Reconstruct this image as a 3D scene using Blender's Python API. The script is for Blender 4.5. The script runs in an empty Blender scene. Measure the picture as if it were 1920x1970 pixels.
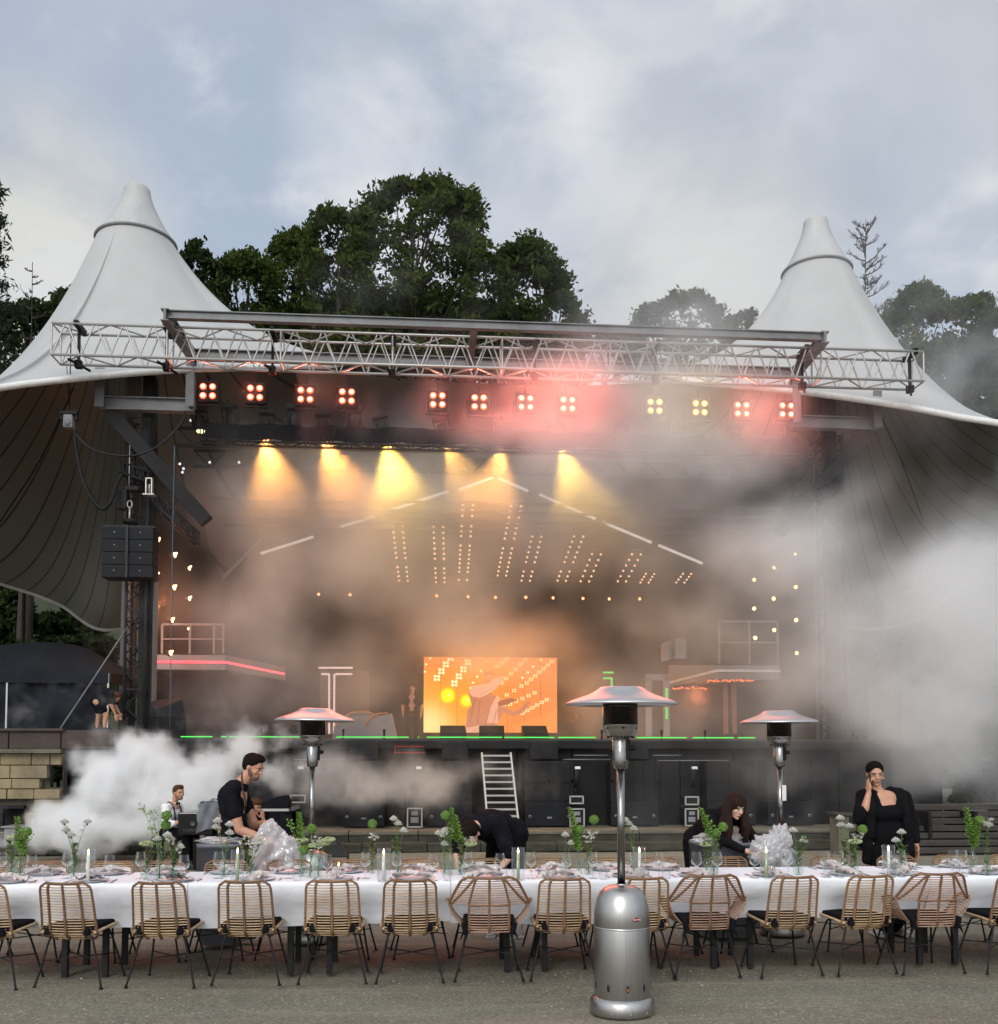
import bpy, bmesh, math, random
import numpy as np
from mathutils import Vector, Matrix, Euler
R = math.radians
random.seed(7)
scene = bpy.context.scene
col = scene.collection

# ------------------------------------------------------------------ camera
PSI, TH, FPX, EYE = R(4.4), R(3.0), 1900.0, 1.7
CY = 1467 - FPX * math.tan(TH)
FW = Vector((math.sin(PSI) * math.cos(TH), math.cos(PSI) * math.cos(TH), math.sin(TH)))
RT = Vector((math.cos(PSI), -math.sin(PSI), 0))
UP = RT.cross(FW)
cam = bpy.data.cameras.new('camera')
cam.sensor_fit = 'VERTICAL'; cam.sensor_height = 24; cam.sensor_width = 24
cam.lens = FPX / 1970 * 24
cam.shift_y = (CY - 985) / 1970
cam.clip_start = 0.1; cam.clip_end = 3000
camo = bpy.data.objects.new('camera', cam); col.objects.link(camo)
m = Matrix((RT, UP, -FW)).transposed().to_4x4(); m.translation = (0, 0, EYE)
camo.matrix_world = m
scene.camera = camo

def at(x, y, Y):
    """point of the place seen at photo spot (x, y), Y metres in front of the viewer"""
    k = 1920 / 1904
    d = FW + RT * ((x * k - 960) / FPX) + UP * ((CY - y * k) / FPX)
    t = Y / d.y
    return Vector((d.x * t, Y, EYE + d.z * t))

# ------------------------------------------------------------------ world, sun, exposure
SUN_EL, SUN_AZ = R(30), R(200)
world = bpy.data.worlds.new('World'); scene.world = world; world.use_nodes = True
nt = world.node_tree; N = nt.nodes; L = nt.links
bg = N['Background']; bg.inputs['Strength'].default_value = 0.1
tc = N.new('ShaderNodeTexCoord')
sky = N.new('ShaderNodeTexSky'); sky.sky_type = 'NISHITA'; sky.sun_disc = False
sky.sun_elevation = SUN_EL; sky.sun_rotation = SUN_AZ; sky.air_density = 1.2; sky.dust_density = 2.0
def wmath(op, a, b=None, c=None):
    n = N.new('ShaderNodeMath'); n.operation = op
    for i, v in enumerate((a, b, c)):
        if v is None: continue
        if isinstance(v, (int, float)): n.inputs[i].default_value = v
        else: L.new(v, n.inputs[i])
    return n.outputs[0]
sep = N.new('ShaderNodeSeparateXYZ'); L.new(tc.outputs['Generated'], sep.inputs[0])
zz = wmath('MAXIMUM', wmath('ADD', sep.outputs[2], 0.16), 0.05)
cx = wmath('DIVIDE', sep.outputs[0], zz); cy_ = wmath('DIVIDE', sep.outputs[1], zz)
comb = N.new('ShaderNodeCombineXYZ'); L.new(cx, comb.inputs[0]); L.new(cy_, comb.inputs[1])
def wnoise(scale, detail, rough, off, dist=0.0):
    mp = N.new('ShaderNodeMapping'); mp.inputs['Location'].default_value = off
    L.new(comb.outputs[0], mp.inputs[0])
    n = N.new('ShaderNodeTexNoise'); n.inputs['Scale'].default_value = scale
    n.inputs['Detail'].default_value = detail; n.inputs['Roughness'].default_value = rough
    n.inputs['Distortion'].default_value = dist
    L.new(mp.outputs[0], n.inputs[0]); return n.outputs[0]
def wmix(f, a, b):
    n = N.new('ShaderNodeMix'); n.data_type = 'RGBA'
    if isinstance(f, (int, float)): n.inputs[0].default_value = f
    else: L.new(f, n.inputs[0])
    for i, v in ((6, a), (7, b)):
        if isinstance(v, tuple): n.inputs[i].default_value = (*v, 1)
        else: L.new(v, n.inputs[i])
    return n.outputs[2]
def wramp(v, lo, hi):
    n = N.new('ShaderNodeMapRange'); n.interpolation_type = 'SMOOTHSTEP'
    n.inputs[1].default_value = lo; n.inputs[2].default_value = hi; L.new(v, n.inputs[0]); return n.outputs[0]
def wpatch(x, y, w):
    """a soft patch of cloud round one direction"""
    d = (at(x, y, 100) - Vector((0, 0, EYE))).normalized()
    n = N.new('ShaderNodeVectorMath'); n.operation = 'DOT_PRODUCT'
    nn = N.new('ShaderNodeVectorMath'); nn.operation = 'NORMALIZE'; L.new(tc.outputs['Generated'], nn.inputs[0])
    L.new(nn.outputs[0], n.inputs[0]); n.inputs[1].default_value = d
    return wramp(n.outputs['Value'], math.cos(w), 1.0)
SKY_GREY = (6.2, 6.5, 6.9); SKY_BLUE = (4.5, 5.3, 6.65); SKY_WHITE = (8.6, 8.7, 8.8); SKY_CREAM = (8.2, 8.1, 7.5)
n1 = wnoise(1.1, 5, 0.5, (3.1, 1.7, 0), 0.6); n2 = wnoise(2.2, 7, 0.55, (8.3, 2.2, 0), 0.5)
n3 = wnoise(0.8, 4, 0.5, (1.3, 9.2, 0), 0.3)
c = wmix(wramp(n3, 0.38, 0.66), SKY_GREY, SKY_BLUE)
c = wmix(wmath('MULTIPLY', wpatch(520, 340, 0.20), 0.75), c, SKY_BLUE)
c = wmix(wmath('MULTIPLY', wpatch(1500, 300, 0.16), 0.35), c, SKY_BLUE)
c = wmix(wmath('MULTIPLY', wramp(n1, 0.48, 0.72), 0.6), c, SKY_WHITE)
c = wmix(wmath('MULTIPLY', wpatch(30, 520, 0.17), wramp(n2, 0.2, 0.62)), c, SKY_CREAM)
c = wmix(wmath('MULTIPLY', wpatch(900, 215, 0.18), wramp(n2, 0.34, 0.62)), c, SKY_WHITE)
c = wmix(wmath('MULTIPLY', wpatch(1340, 540, 0.16), wmath('MULTIPLY', wramp(n2, 0.3, 0.66), 0.8)), c, SKY_CREAM)
c = wmix(wmath('MULTIPLY', wpatch(1300, 60, 0.22), wmath('MULTIPLY', wramp(n2, 0.3, 0.7), 0.55)), c, SKY_WHITE)
nd = N.new('ShaderNodeTexNoise'); nd.inputs['Scale'].default_value = 4.2; nd.inputs['Detail'].default_value = 7; nd.inputs['Roughness'].default_value = 0.55; nd.inputs['Distortion'].default_value = 0.35
mpd = N.new('ShaderNodeMapping'); mpd.inputs['Scale'].default_value = (1, 1, 1.7); mpd.inputs['Location'].default_value = (0.4, 2.0, 0.3); L.new(tc.outputs['Generated'], mpd.inputs[0]); L.new(mpd.outputs[0], nd.inputs[0])
n4 = nd.outputs[0]
c = wmix(wmath('MULTIPLY', wramp(n2, 0.5, 0.25), 0.45), c, (4.3, 4.75, 5.4))
c = wmix(wmath('MULTIPLY', wramp(n4, 0.50, 0.66), 0.75), c, SKY_WHITE)
c = wmix(wmath('MULTIPLY', wramp(n4, 0.50, 0.34), 0.45), c, (4.2, 4.7, 5.5))
# bright patch added to the sky opposite the stage, for frontal light
nb = N.new('ShaderNodeVectorMath'); nb.operation = 'DOT_PRODUCT'; nbn = N.new('ShaderNodeVectorMath'); nbn.operation = 'NORMALIZE'
L.new(tc.outputs['Generated'], nbn.inputs[0]); L.new(nbn.outputs[0], nb.inputs[0]); nb.inputs[1].default_value = Vector((-0.25, -0.88, 0.40)).normalized()
c = wmix(wramp(nb.outputs['Value'], -0.05, 0.95), c, (13.5, 13.9, 14.6))
# the sky brightens towards the zenith behind the clouds: real sky shows through a little
c = wmix(0.12, c, sky.outputs[0])
L.new(c, bg.inputs['Color'])
sl = bpy.data.lights.new('sun', 'SUN'); sl.energy = 1.5; sl.angle = R(25); sl.color = (1, 0.97, 0.93)
so = bpy.data.objects.new('sun', sl); col.objects.link(so)
sd = Vector((math.cos(SUN_EL) * math.sin(SUN_AZ), math.cos(SUN_EL) * math.cos(SUN_AZ), math.sin(SUN_EL)))
so.rotation_euler = sd.to_track_quat('Z', 'Y').to_euler(); so.location = sd * 60
scene.view_settings.view_transform = 'Standard'; scene.view_settings.look = 'None'
scene.view_settings.exposure = 0.0; scene.view_settings.gamma = 1.0
cy = scene.cycles
cy.volume_bounces = 8; cy.transparent_max_bounces = 24; cy.max_bounces = 12
cy.sample_clamp_indirect = 4.0; cy.volume_max_steps = 256; cy.volume_step_rate = 2.0
cy.use_denoising = True

# ------------------------------------------------------------------ materials
def mat(name, c1, rough=0.6, metal=0.0, c2=None, scale=8.0, bump=0.0, bscale=None, spec=0.5, sheen=0.0, stretch=None, detail=4, trans=0.0, subs=0.0):
    mt = bpy.data.materials.new(name); mt.use_nodes = True
    nt = mt.node_tree; b = nt.nodes['Principled BSDF']
    b.inputs['Base Color'].default_value = (*c1, 1); b.inputs['Roughness'].default_value = rough
    b.inputs['Metallic'].default_value = metal; b.inputs['Specular IOR Level'].default_value = spec
    if sheen: b.inputs['Sheen Weight'].default_value = sheen
    if trans: b.inputs['Transmission Weight'].default_value = trans
    tcn = nt.nodes.new('ShaderNodeTexCoord'); mp = nt.nodes.new('ShaderNodeMapping')
    nt.links.new(tcn.outputs['Object'], mp.inputs[0])
    if stretch: mp.inputs['Scale'].default_value = stretch
    if c2 is None: c2 = tuple(x * 0.82 for x in c1)
    no = nt.nodes.new('ShaderNodeTexNoise'); no.inputs['Scale'].default_value = scale; no.inputs['Detail'].default_value = detail
    no.inputs['Roughness'].default_value = 0.6
    nt.links.new(mp.outputs[0], no.inputs[0])
    mr = nt.nodes.new('ShaderNodeMapRange'); mr.inputs[1].default_value = 0.32; mr.inputs[2].default_value = 0.68
    nt.links.new(no.outputs[0], mr.inputs[0])
    mx = nt.nodes.new('ShaderNodeMix'); mx.data_type = 'RGBA'
    mx.inputs[6].default_value = (*c1, 1); mx.inputs[7].default_value = (*c2, 1)
    nt.links.new(mr.outputs[0], mx.inputs[0]); nt.links.new(mx.outputs[2], b.inputs['Base Color'])
    if bump:
        n2 = nt.nodes.new('ShaderNodeTexNoise'); n2.inputs['Scale'].default_value = bscale or scale * 4
        n2.inputs['Detail'].default_value = 5; nt.links.new(mp.outputs[0], n2.inputs[0])
        bp = nt.nodes.new('ShaderNodeBump'); bp.inputs['Strength'].default_value = bump; bp.inputs['Distance'].default_value = 0.02
        nt.links.new(n2.outputs[0], bp.inputs['Height']); nt.links.new(bp.outputs[0], b.inputs['Normal'])
    return mt
def emat(name, c, s):
    mt = bpy.data.materials.new(name); mt.use_nodes = True; nt = mt.node_tree; nt.nodes.clear()
    o = nt.nodes.new('ShaderNodeOutputMaterial'); e = nt.nodes.new('ShaderNodeEmission')
    e.inputs[0].default_value = (*c, 1); e.inputs[1].default_value = s; nt.links.new(e.outputs[0], o.inputs[0]); return mt
def glassmat(name, tint, gl=0.05, edge=0.55, pw_=2.6, hi=0.55):
    mt = bpy.data.materials.new(name); mt.use_nodes = True; nt = mt.node_tree; nt.nodes.clear()
    o = nt.nodes.new('ShaderNodeOutputMaterial'); t = nt.nodes.new('ShaderNodeBsdfTransparent'); t.inputs[0].default_value = (*tint, 1)
    g = nt.nodes.new('ShaderNodeBsdfGlossy'); g.inputs['Roughness'].default_value = gl; g.inputs[0].default_value = (0.9, 0.93, 0.93, 1)
    lw = nt.nodes.new('ShaderNodeLayerWeight'); lw.inputs[0].default_value = edge
    mx = nt.nodes.new('ShaderNodeMixShader')
    mr = nt.nodes.new('ShaderNodeMapRange'); mr.inputs[1].default_value = 0; mr.inputs[2].default_value = 1
    mr.inputs[3].default_value = 0.03; mr.inputs[4].default_value = hi
    pw = nt.nodes.new('ShaderNodeMath'); pw.operation = 'POWER'; pw.inputs[1].default_value = pw_; nt.links.new(lw.outputs['Facing'], pw.inputs[0]); nt.links.new(pw.outputs[0], mr.inputs[0]); nt.links.new(mr.outputs[0], mx.inputs[0])
    nt.links.new(t.outputs[0], mx.inputs[1]); nt.links.new(g.outputs[0], mx.inputs[2]); nt.links.new(mx.outputs[0], o.inputs[0]); return mt
M = dict(
    steel=mat('brushed_steel', (0.46, 0.46, 0.45), 0.33, 1.0, (0.38, 0.38, 0.37), 5, 0.05, 40, stretch=(30, 30, 0.6)),
    steel_disc=mat('polished_steel', (0.62, 0.62, 0.62), 0.38, 1.0, (0.58, 0.58, 0.58), 6, 0.06, 14),
    pole=mat('pole_steel', (0.30, 0.30, 0.29), 0.22, 1.0, (0.24, 0.24, 0.23), 5),
    alu=mat('aluminium', (0.42, 0.41, 0.39), 0.42, 0.55, (0.40, 0.39, 0.37), 3),
    galv=mat('galvanised_steel', (0.20, 0.205, 0.21), 0.6, 0.25, (0.115, 0.12, 0.125), 2.2, 0.1, 20, detail=8),
    black=mat('black_paint', (0.008, 0.008, 0.009), 0.6, 0.0, (0.014, 0.014, 0.015), 4, spec=0.18),
    blackmetal=mat('black_metal', (0.010, 0.010, 0.011), 0.5, 0.0, (0.016, 0.016, 0.017), 14, spec=0.25),
    blackcloth=mat('black_cloth', (0.006, 0.006, 0.008), 0.9, 0.0, (0.012, 0.012, 0.015), 6, 0.35, 12, spec=0.1),
    marquee=mat('marquee_fabric', (0.010, 0.012, 0.016), 0.8, 0.0, (0.016, 0.019, 0.024), 1.2, 0.5, 3, spec=0.15),
    grille=mat('speaker_grille', (0.008, 0.009, 0.012), 0.6, 0.0, (0.014, 0.015, 0.018), 60, 0.3, 160, spec=0.15),
    screenback=mat('panel_black', (0.012, 0.012, 0.013), 0.5, 0.0, (0.018, 0.018, 0.02), 1, spec=0.2),
    greypaint=mat('grey_panel', (0.22, 0.22, 0.23), 0.6, 0.0, (0.16, 0.16, 0.17), 1.5),
    whitepaint=mat('white_paint', (0.7, 0.7, 0.68), 0.5),
    deck=mat('stage_deck', (0.028, 0.027, 0.026), 0.6, 0.0, (0.045, 0.043, 0.04), 1.5, 0.2, 12),
    brownband=mat('rusty_fascia', (0.035, 0.022, 0.018), 0.7, 0.0, (0.055, 0.034, 0.026), 1.6, 0.2, 9),
    concrete=mat('old_concrete', (0.15, 0.135, 0.10), 0.9, 0.0, (0.075, 0.068, 0.05), 2.0, 0.6, 9, detail=9),
    mossy=mat('mossy_concrete', (0.055, 0.052, 0.035), 0.95, 0.0, (0.02, 0.02, 0.013), 3.0, 0.8, 9, detail=9, stretch=(1, 1, 2.5)),
    olddeck=mat('weathered_boards', (0.05, 0.043, 0.036), 0.85, 0.0, (0.028, 0.024, 0.02), 3, 0.4, 10, stretch=(0.4, 6, 6)),
    cane=mat('rattan_cane', (0.50, 0.36, 0.215), 0.5, 0.0, (0.37, 0.25, 0.14), 22, 0.2, 90),
    binding=mat('rattan_binding', (0.16, 0.082, 0.04), 0.55, 0.0, (0.25, 0.135, 0.065), 40, 0.3, 120),
    canered=mat('reddish_rattan', (0.43, 0.27, 0.19), 0.5, 0.0, (0.31, 0.18, 0.125), 22, 0.2, 90),
    cushion=mat('black_cushion', (0.006, 0.006, 0.008), 0.95, 0.0, (0.010, 0.010, 0.013), 20, 0.3, 200, spec=0.08),
    china=mat('stoneware', (0.66, 0.67, 0.70), 0.3, 0.0, (0.58, 0.59, 0.62), 20),
    chinarim=mat('dark_glaze', (0.11, 0.12, 0.15), 0.3, 0.0, (0.16, 0.17, 0.2), 20),
    napkin=mat('linen_napkin', (0.66, 0.60, 0.58), 0.9, 0.0, (0.54, 0.48, 0.47), 30, 0.4, 120),
    darknapkin=mat('dark_napkin', (0.07, 0.06, 0.055), 0.9, 0.0, (0.14, 0.12, 0.11), 30, 0.4, 120),
    cutlery=mat('cutlery', (0.55, 0.55, 0.56), 0.25, 1.0),
    wax=mat('candle_wax', (0.82, 0.80, 0.72), 0.5, 0.0, (0.78, 0.76, 0.68), 5, subs=0.2),
    greenwax=mat('sage_wax', (0.48, 0.52, 0.33), 0.5, 0.0, (0.44, 0.48, 0.30), 5),
    stem=mat('flower_stem', (0.07, 0.14, 0.03), 0.6, 0.0, (0.10, 0.20, 0.04), 30),
    bright=mat('lime_leaf', (0.20, 0.36, 0.06), 0.6, 0.0, (0.12, 0.25, 0.03), 40),
    pom=mat('green_pom', (0.10, 0.20, 0.03), 0.8, 0.0, (0.20, 0.36, 0.07), 90, 0.8, 200),
    limeumbel=mat('lime_umbel', (0.42, 0.52, 0.22), 0.8, 0.0, (0.60, 0.66, 0.42), 90, 0.8, 200),
    petal=mat('white_petal', (0.84, 0.84, 0.80), 0.7, 0.0, (0.70, 0.72, 0.64), 60, 0.6, 150),
    rubber=mat('bin_plastic', (0.12, 0.13, 0.15), 0.5, 0.0, (0.10, 0.108, 0.125), 3),
    piano=mat('piano_lacquer', (0.004, 0.004, 0.005), 0.15, 0.0, (0.006, 0.006, 0.007), 3),
    bark=mat('bark', (0.045, 0.036, 0.028), 0.9, 0.0, (0.02, 0.017, 0.013), 4, 0.6, 9, stretch=(3, 3, 0.7)),
)
for k_ in ('cane', 'canered', 'binding'):      # every chair has weathered a little differently
    nt_ = M[k_].node_tree; b_ = nt_.nodes['Principled BSDF']; src_ = b_.inputs['Base Color'].links[0].from_socket
    oi_ = nt_.nodes.new('ShaderNodeObjectInfo'); mr_ = nt_.nodes.new('ShaderNodeMapRange'); mr_.inputs[3].default_value = 0.78; mr_.inputs[4].default_value = 1.2
    hs_ = nt_.nodes.new('ShaderNodeHueSaturation'); nt_.links.new(oi_.outputs['Random'], mr_.inputs[0]); nt_.links.new(mr_.outputs[0], hs_.inputs['Value']); nt_.links.new(src_, hs_.inputs['Color']); nt_.links.new(hs_.outputs[0], b_.inputs['Base Color'])
M['glass'] = glassmat('clear_glass', (0.95, 0.96, 0.96), 0.03, 0.6, 1.6, 0.8)
M['thinglass'] = glassmat('thin_glass', (0.965, 0.975, 0.975), 0.03, 0.5, 4.0, 0.35)
M['vaseglass'] = glassmat('vase_glass', (0.90, 0.95, 0.93), 0.04)
M['darkglass'] = glassmat('dark_glass', (0.18, 0.10, 0.10), 0.06, 0.4)

def foliage(name, c1, c2, c3):
    mt = bpy.data.materials.new(name); mt.use_nodes = True; nt = mt.node_tree; nt.nodes.clear()
    o = nt.nodes.new('ShaderNodeOutputMaterial'); d = nt.nodes.new('ShaderNodeBsdfDiffuse'); t = nt.nodes.new('ShaderNodeBsdfTranslucent')
    g = nt.nodes.new('ShaderNodeNewGeometry'); rp = nt.nodes.new('ShaderNodeValToRGB')
    rp.color_ramp.elements[0].color = (*c1, 1); rp.color_ramp.elements[1].color = (*c3, 1)
    e = rp.color_ramp.elements.new(0.5); e.color = (*c2, 1)
    tcn = nt.nodes.new('ShaderNodeTexCoord'); no = nt.nodes.new('ShaderNodeTexNoise'); no.inputs['Scale'].default_value = 0.45; no.inputs['Detail'].default_value = 3
    nt.links.new(tcn.outputs['Object'], no.inputs[0])
    ad = nt.nodes.new('ShaderNodeMath'); ad.operation = 'MULTIPLY_ADD'; ad.inputs[1].default_value = 0.4
    nt.links.new(g.outputs['Random Per Island'], ad.inputs[0]); 
    mr = nt.nodes.new('ShaderNodeMapRange'); mr.inputs[1].default_value = 0.35; mr.inputs[2].default_value = 0.65; mr.inputs[4].default_value = 0.6
    nt.links.new(no.outputs[0], mr.inputs[0]); nt.links.new(mr.outputs[0], ad.inputs[2])
    nt.links.new(ad.outputs[0], rp.inputs[0]); nt.links.new(rp.outputs[0], d.inputs[0]); nt.links.new(rp.outputs[0], t.inputs[0])
    mx = nt.nodes.new('ShaderNodeMixShader'); mx.inputs[0].default_value = 0.3
    nt.links.new(d.outputs[0], mx.inputs[1]); nt.links.new(t.outputs[0], mx.inputs[2]); nt.links.new(mx.outputs[0], o.inputs[0]); return mt
M['oak'] = foliage('oak_leaves', (0.024, 0.040, 0.012), (0.046, 0.066, 0.018), (0.105, 0.125, 0.030))
M['darkleaf'] = foliage('dark_leaves', (0.02, 0.032, 0.016), (0.03, 0.045, 0.018), (0.045, 0.065, 0.022))
M['pineleaf'] = foliage('pine_needles', (0.028, 0.034, 0.022), (0.04, 0.046, 0.03), (0.055, 0.06, 0.035))

# ------------------------------------------------------------------ mesh helpers
class MB:
    def __init__(s): s.v = []; s.f = []; s.sm = []; s.mi = []; s.m = 0
    def _add(s, vs, fs, smooth):
        k = len(s.v); s.v += [tuple(v) for v in vs]; s.f += [tuple(i + k for i in f) for f in fs]
        s.sm += [smooth] * len(fs); s.mi += [s.m] * len(fs); return s
    def box(s, c, size, rot=None, bevel=0.0):
        x, y, z = (q / 2 for q in size); c = Vector(c)
        vs = [Vector((a, b, d)) for a in (-x, x) for b in (-y, y) for d in (-z, z)]
        if rot is not None: vs = [rot @ v for v in vs]
        vs = [v + c for v in vs]
        return s._add(vs, [(0, 1, 3, 2), (4, 6, 7, 5), (0, 4, 5, 1), (2, 3, 7, 6), (0, 2, 6, 4), (1, 5, 7, 3)], False)
    def rbox(s, c, size, r=0.01, rot=None):
        """box with chamfered upright and level edges"""
        bm = bmesh.new(); bmesh.ops.create_cube(bm, size=1)
        for v in bm.verts: v.co = Vector((v.co.x * size[0], v.co.y * size[1], v.co.z * size[2]))
        bmesh.ops.bevel(bm, geom=bm.edges[:], offset=r, segments=2, affect='EDGES', profile=0.6)
        c = Vector(c); vs = [((rot @ v.co) if rot is not None else v.co) + c for v in bm.verts]
        bm.verts.index_update(); fs = [[v.index for v in f.verts] for f in bm.faces]; bm.free()
        return s._add(vs, fs, False)
    def bar(s, a, b, w, h=None, up=(0, 0, 1)):
        a = Vector(a); b = Vector(b); h = h or w; d = b - a; l = d.length
        if l < 1e-6: return s
        z = d.normalized(); u = Vector(up)
        if abs(z.dot(u)) > 0.98: u = Vector((0, 1, 0))
        x = z.cross(u).normalized(); y = x.cross(z)
        rot = Matrix((x, z, y)).transposed()
        return s.box((a + b) / 2, (w, l, h), rot)
    def cyl(s, a, b, r0, r1=None, n=12, caps=True, smooth=True):
        return s.tube([a, b], [r0, r0 if r1 is None else r1], n, caps, smooth)
    def tube(s, path, r, n=8, caps=True, smooth=True, closed=False):
        P = [Vector(p) for p in path]; m_ = len(P); rr = r if isinstance(r, (list, tuple)) else [r] * m_
        T = []
        for i in range(m_):
            a = P[i - 1] if (i > 0 or closed) else P[i]; b = P[(i + 1) % m_] if (i < m_ - 1 or closed) else P[i]
            d = (b - a); T.append(d.normalized() if d.length > 1e-9 else Vector((0, 0, 1)))
        u = Vector((0, 0, 1)) if abs(T[0].z) < 0.9 else Vector((1, 0, 0))
        vs = []
        for i in range(m_):
            x = T[i].cross(u)
            if x.length < 1e-6: x = T[i].cross(Vector((0.3, 1, 0.1)))
            x.normalize(); y = T[i].cross(x); u = x.cross(T[i])
            for k in range(n):
                an = 2 * math.pi * k / n; vs.append(P[i] + (x * math.cos(an) + y * math.sin(an)) * rr[i])
        fs = []
        for i in range(m_ if closed else m_ - 1):
            j = (i + 1) % m_
            for k in range(n):
                k2 = (k + 1) % n; fs.append((i * n + k, i * n + k2, j * n + k2, j * n + k))
        if caps and not closed:
            fs.append(tuple(range(n - 1, -1, -1))); fs.append(tuple((m_ - 1) * n + k for k in range(n)))
        return s._add(vs, fs, smooth)
    def lathe(s, prof, c=(0, 0, 0), n=32, smooth=True, rot=None):
        c = Vector(c); vs = []; fs = []; m_ = len(prof)
        for r, z in prof:
            for k in range(n):
                a = 2 * math.pi * k / n; v = Vector((r * math.cos(a), r * math.sin(a), z))
                vs.append((rot @ v if rot is not None else v) + c)
        for i in range(m_ - 1):
            for k in range(n):
                k2 = (k + 1) % n; fs.append((i * n + k, i * n + k2, (i + 1) * n + k2, (i + 1) * n + k))
        return s._add(vs, fs, smooth)
    def ell(s, c, r, n=12, m_=8, rot=None, noise=0.0):
        c = Vector(c); r = (r, r, r) if isinstance(r, (int, float)) else r; vs = []; fs = []
        for i in range(m_ + 1):
            t = math.pi * i / m_
            for k in range(n):
                a = 2 * math.pi * k / n; q = 1 + (random.uniform(-noise, noise) if noise else 0)
                v = Vector((r[0] * math.sin(t) * math.cos(a) * q, r[1] * math.sin(t) * math.sin(a) * q, r[2] * math.cos(t) * q))
                vs.append((rot @ v if rot is not None else v) + c)
        for i in range(m_):
            for k in range(n):
                k2 = (k + 1) % n; fs.append((i * n + k, (i + 1) * n + k, (i + 1) * n + k2, i * n + k2))
        return s._add(vs, fs, True)
    def quad(s, a, b, c, d): return s._add([a, b, c, d], [(0, 1, 2, 3)], False)
    def sheet(s, grid, smooth=True, closed=False):
        nr = len(grid); nc = len(grid[0]); vs = [p for row in grid for p in row]; fs = []
        for i in range(nr - 1):
            for k in range(nc if closed else nc - 1):
                k2 = (k + 1) % nc; fs.append((i * nc + k, i * nc + k2, (i + 1) * nc + k2, (i + 1) * nc + k))
        return s._add(vs, fs, smooth)
    def build(s, name, m, parent=None, **kw):
        me = bpy.data.meshes.new(name); me.from_pydata(s.v, [], s.f)
        me.polygons.foreach_set('use_smooth', s.sm)
        ms = m if isinstance(m, (list, tuple)) else [m]
        for q in ms: me.materials.append(M[q] if isinstance(q, str) else q)
        if len(ms) > 1: me.polygons.foreach_set('material_index', s.mi)
        me.update()
        o = bpy.data.objects.new(name, me); col.objects.link(o)
        if parent is not None: o.parent = parent
        if kw: tag(o, **kw)
        return o
def tag(o, label=None, cat=None, group=None, kind=None):
    if label: o['label'] = label
    if cat: o['category'] = cat
    if group: o['group'] = group
    if kind: o['kind'] = kind
    return o
def lettering(name, text, size, m, parent, loc, rot=(0, 0, 0), scale=(1, 1, 1), ay='CENTER'):
    cu = bpy.data.curves.new(name, 'FONT'); cu.body = text; cu.size = size; cu.align_x = 'CENTER'; cu.align_y = ay; cu.extrude = size * .04
    t = bpy.data.objects.new(name + '_tmp', cu); col.objects.link(t)
    me = bpy.data.meshes.new_from_object(t.evaluated_get(bpy.context.evaluated_depsgraph_get())); bpy.data.objects.remove(t)
    me.materials.clear(); me.materials.append(M[m]); o = bpy.data.objects.new(name, me); col.objects.link(o); o.parent = parent
    o.location = loc; o.rotation_euler = rot; o.scale = scale; return o
def empty(name, loc=(0, 0, 0), rz=0, **kw):
    o = bpy.data.objects.new(name, None); col.objects.link(o); o.location = loc; o.rotation_euler = (0, 0, rz)
    o.empty_display_size = 0.1
    return tag(o, **kw)
def dup(root, loc=None, rz=None, **kw):
    def rec(o, parent):
        c = o.copy(); col.objects.link(c); c.parent = parent
        for ch in kids.get(o.name, []): rec(ch, c)
        return c
    kids = {}
    def walk(o):
        kids[o.name] = list(o.children)
        for ch in o.children: walk(ch)
    walk(root)
    c = rec(root, None)
    if loc is not None: c.location = loc
    if rz is not None: c.rotation_euler = (0, 0, rz)
    tag(c, **kw); return c
def spline(pts, n=8, closed=False):
    P = [Vector(p) for p in pts]; out = []; m_ = len(P)
    for i in range(m_ if closed else m_ - 1):
        if closed: a, b, c_, d = P[i - 1], P[i], P[(i + 1) % m_], P[(i + 2) % m_]
        else: a, b, c_, d = P[max(i - 1, 0)], P[i], P[i + 1], P[min(i + 2, m_ - 1)]
        for k in range(n):
            t = k / n
            out.append(0.5 * ((2 * b) + (c_ - a) * t + (2 * a - 5 * b + 4 * c_ - d) * t * t + (3 * b - a - 3 * c_ + d) * t ** 3))
    if not closed: out.append(P[-1])
    return out
ORD = ['first', 'second', 'third', 'fourth', 'fifth', 'sixth', 'seventh', 'eighth', 'ninth', 'tenth', 'eleventh', 'twelfth', 'thirteenth', 'fourteenth', 'fifteenth', 'sixteenth',
       'seventeenth', 'eighteenth', 'nineteenth', 'twentieth', 'twenty-first', 'twenty-second', 'twenty-third', 'twenty-fourth', 'twenty-fifth', 'twenty-sixth', 'twenty-seventh', 'twenty-eighth', 'twenty-ninth', 'thirtieth']

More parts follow.
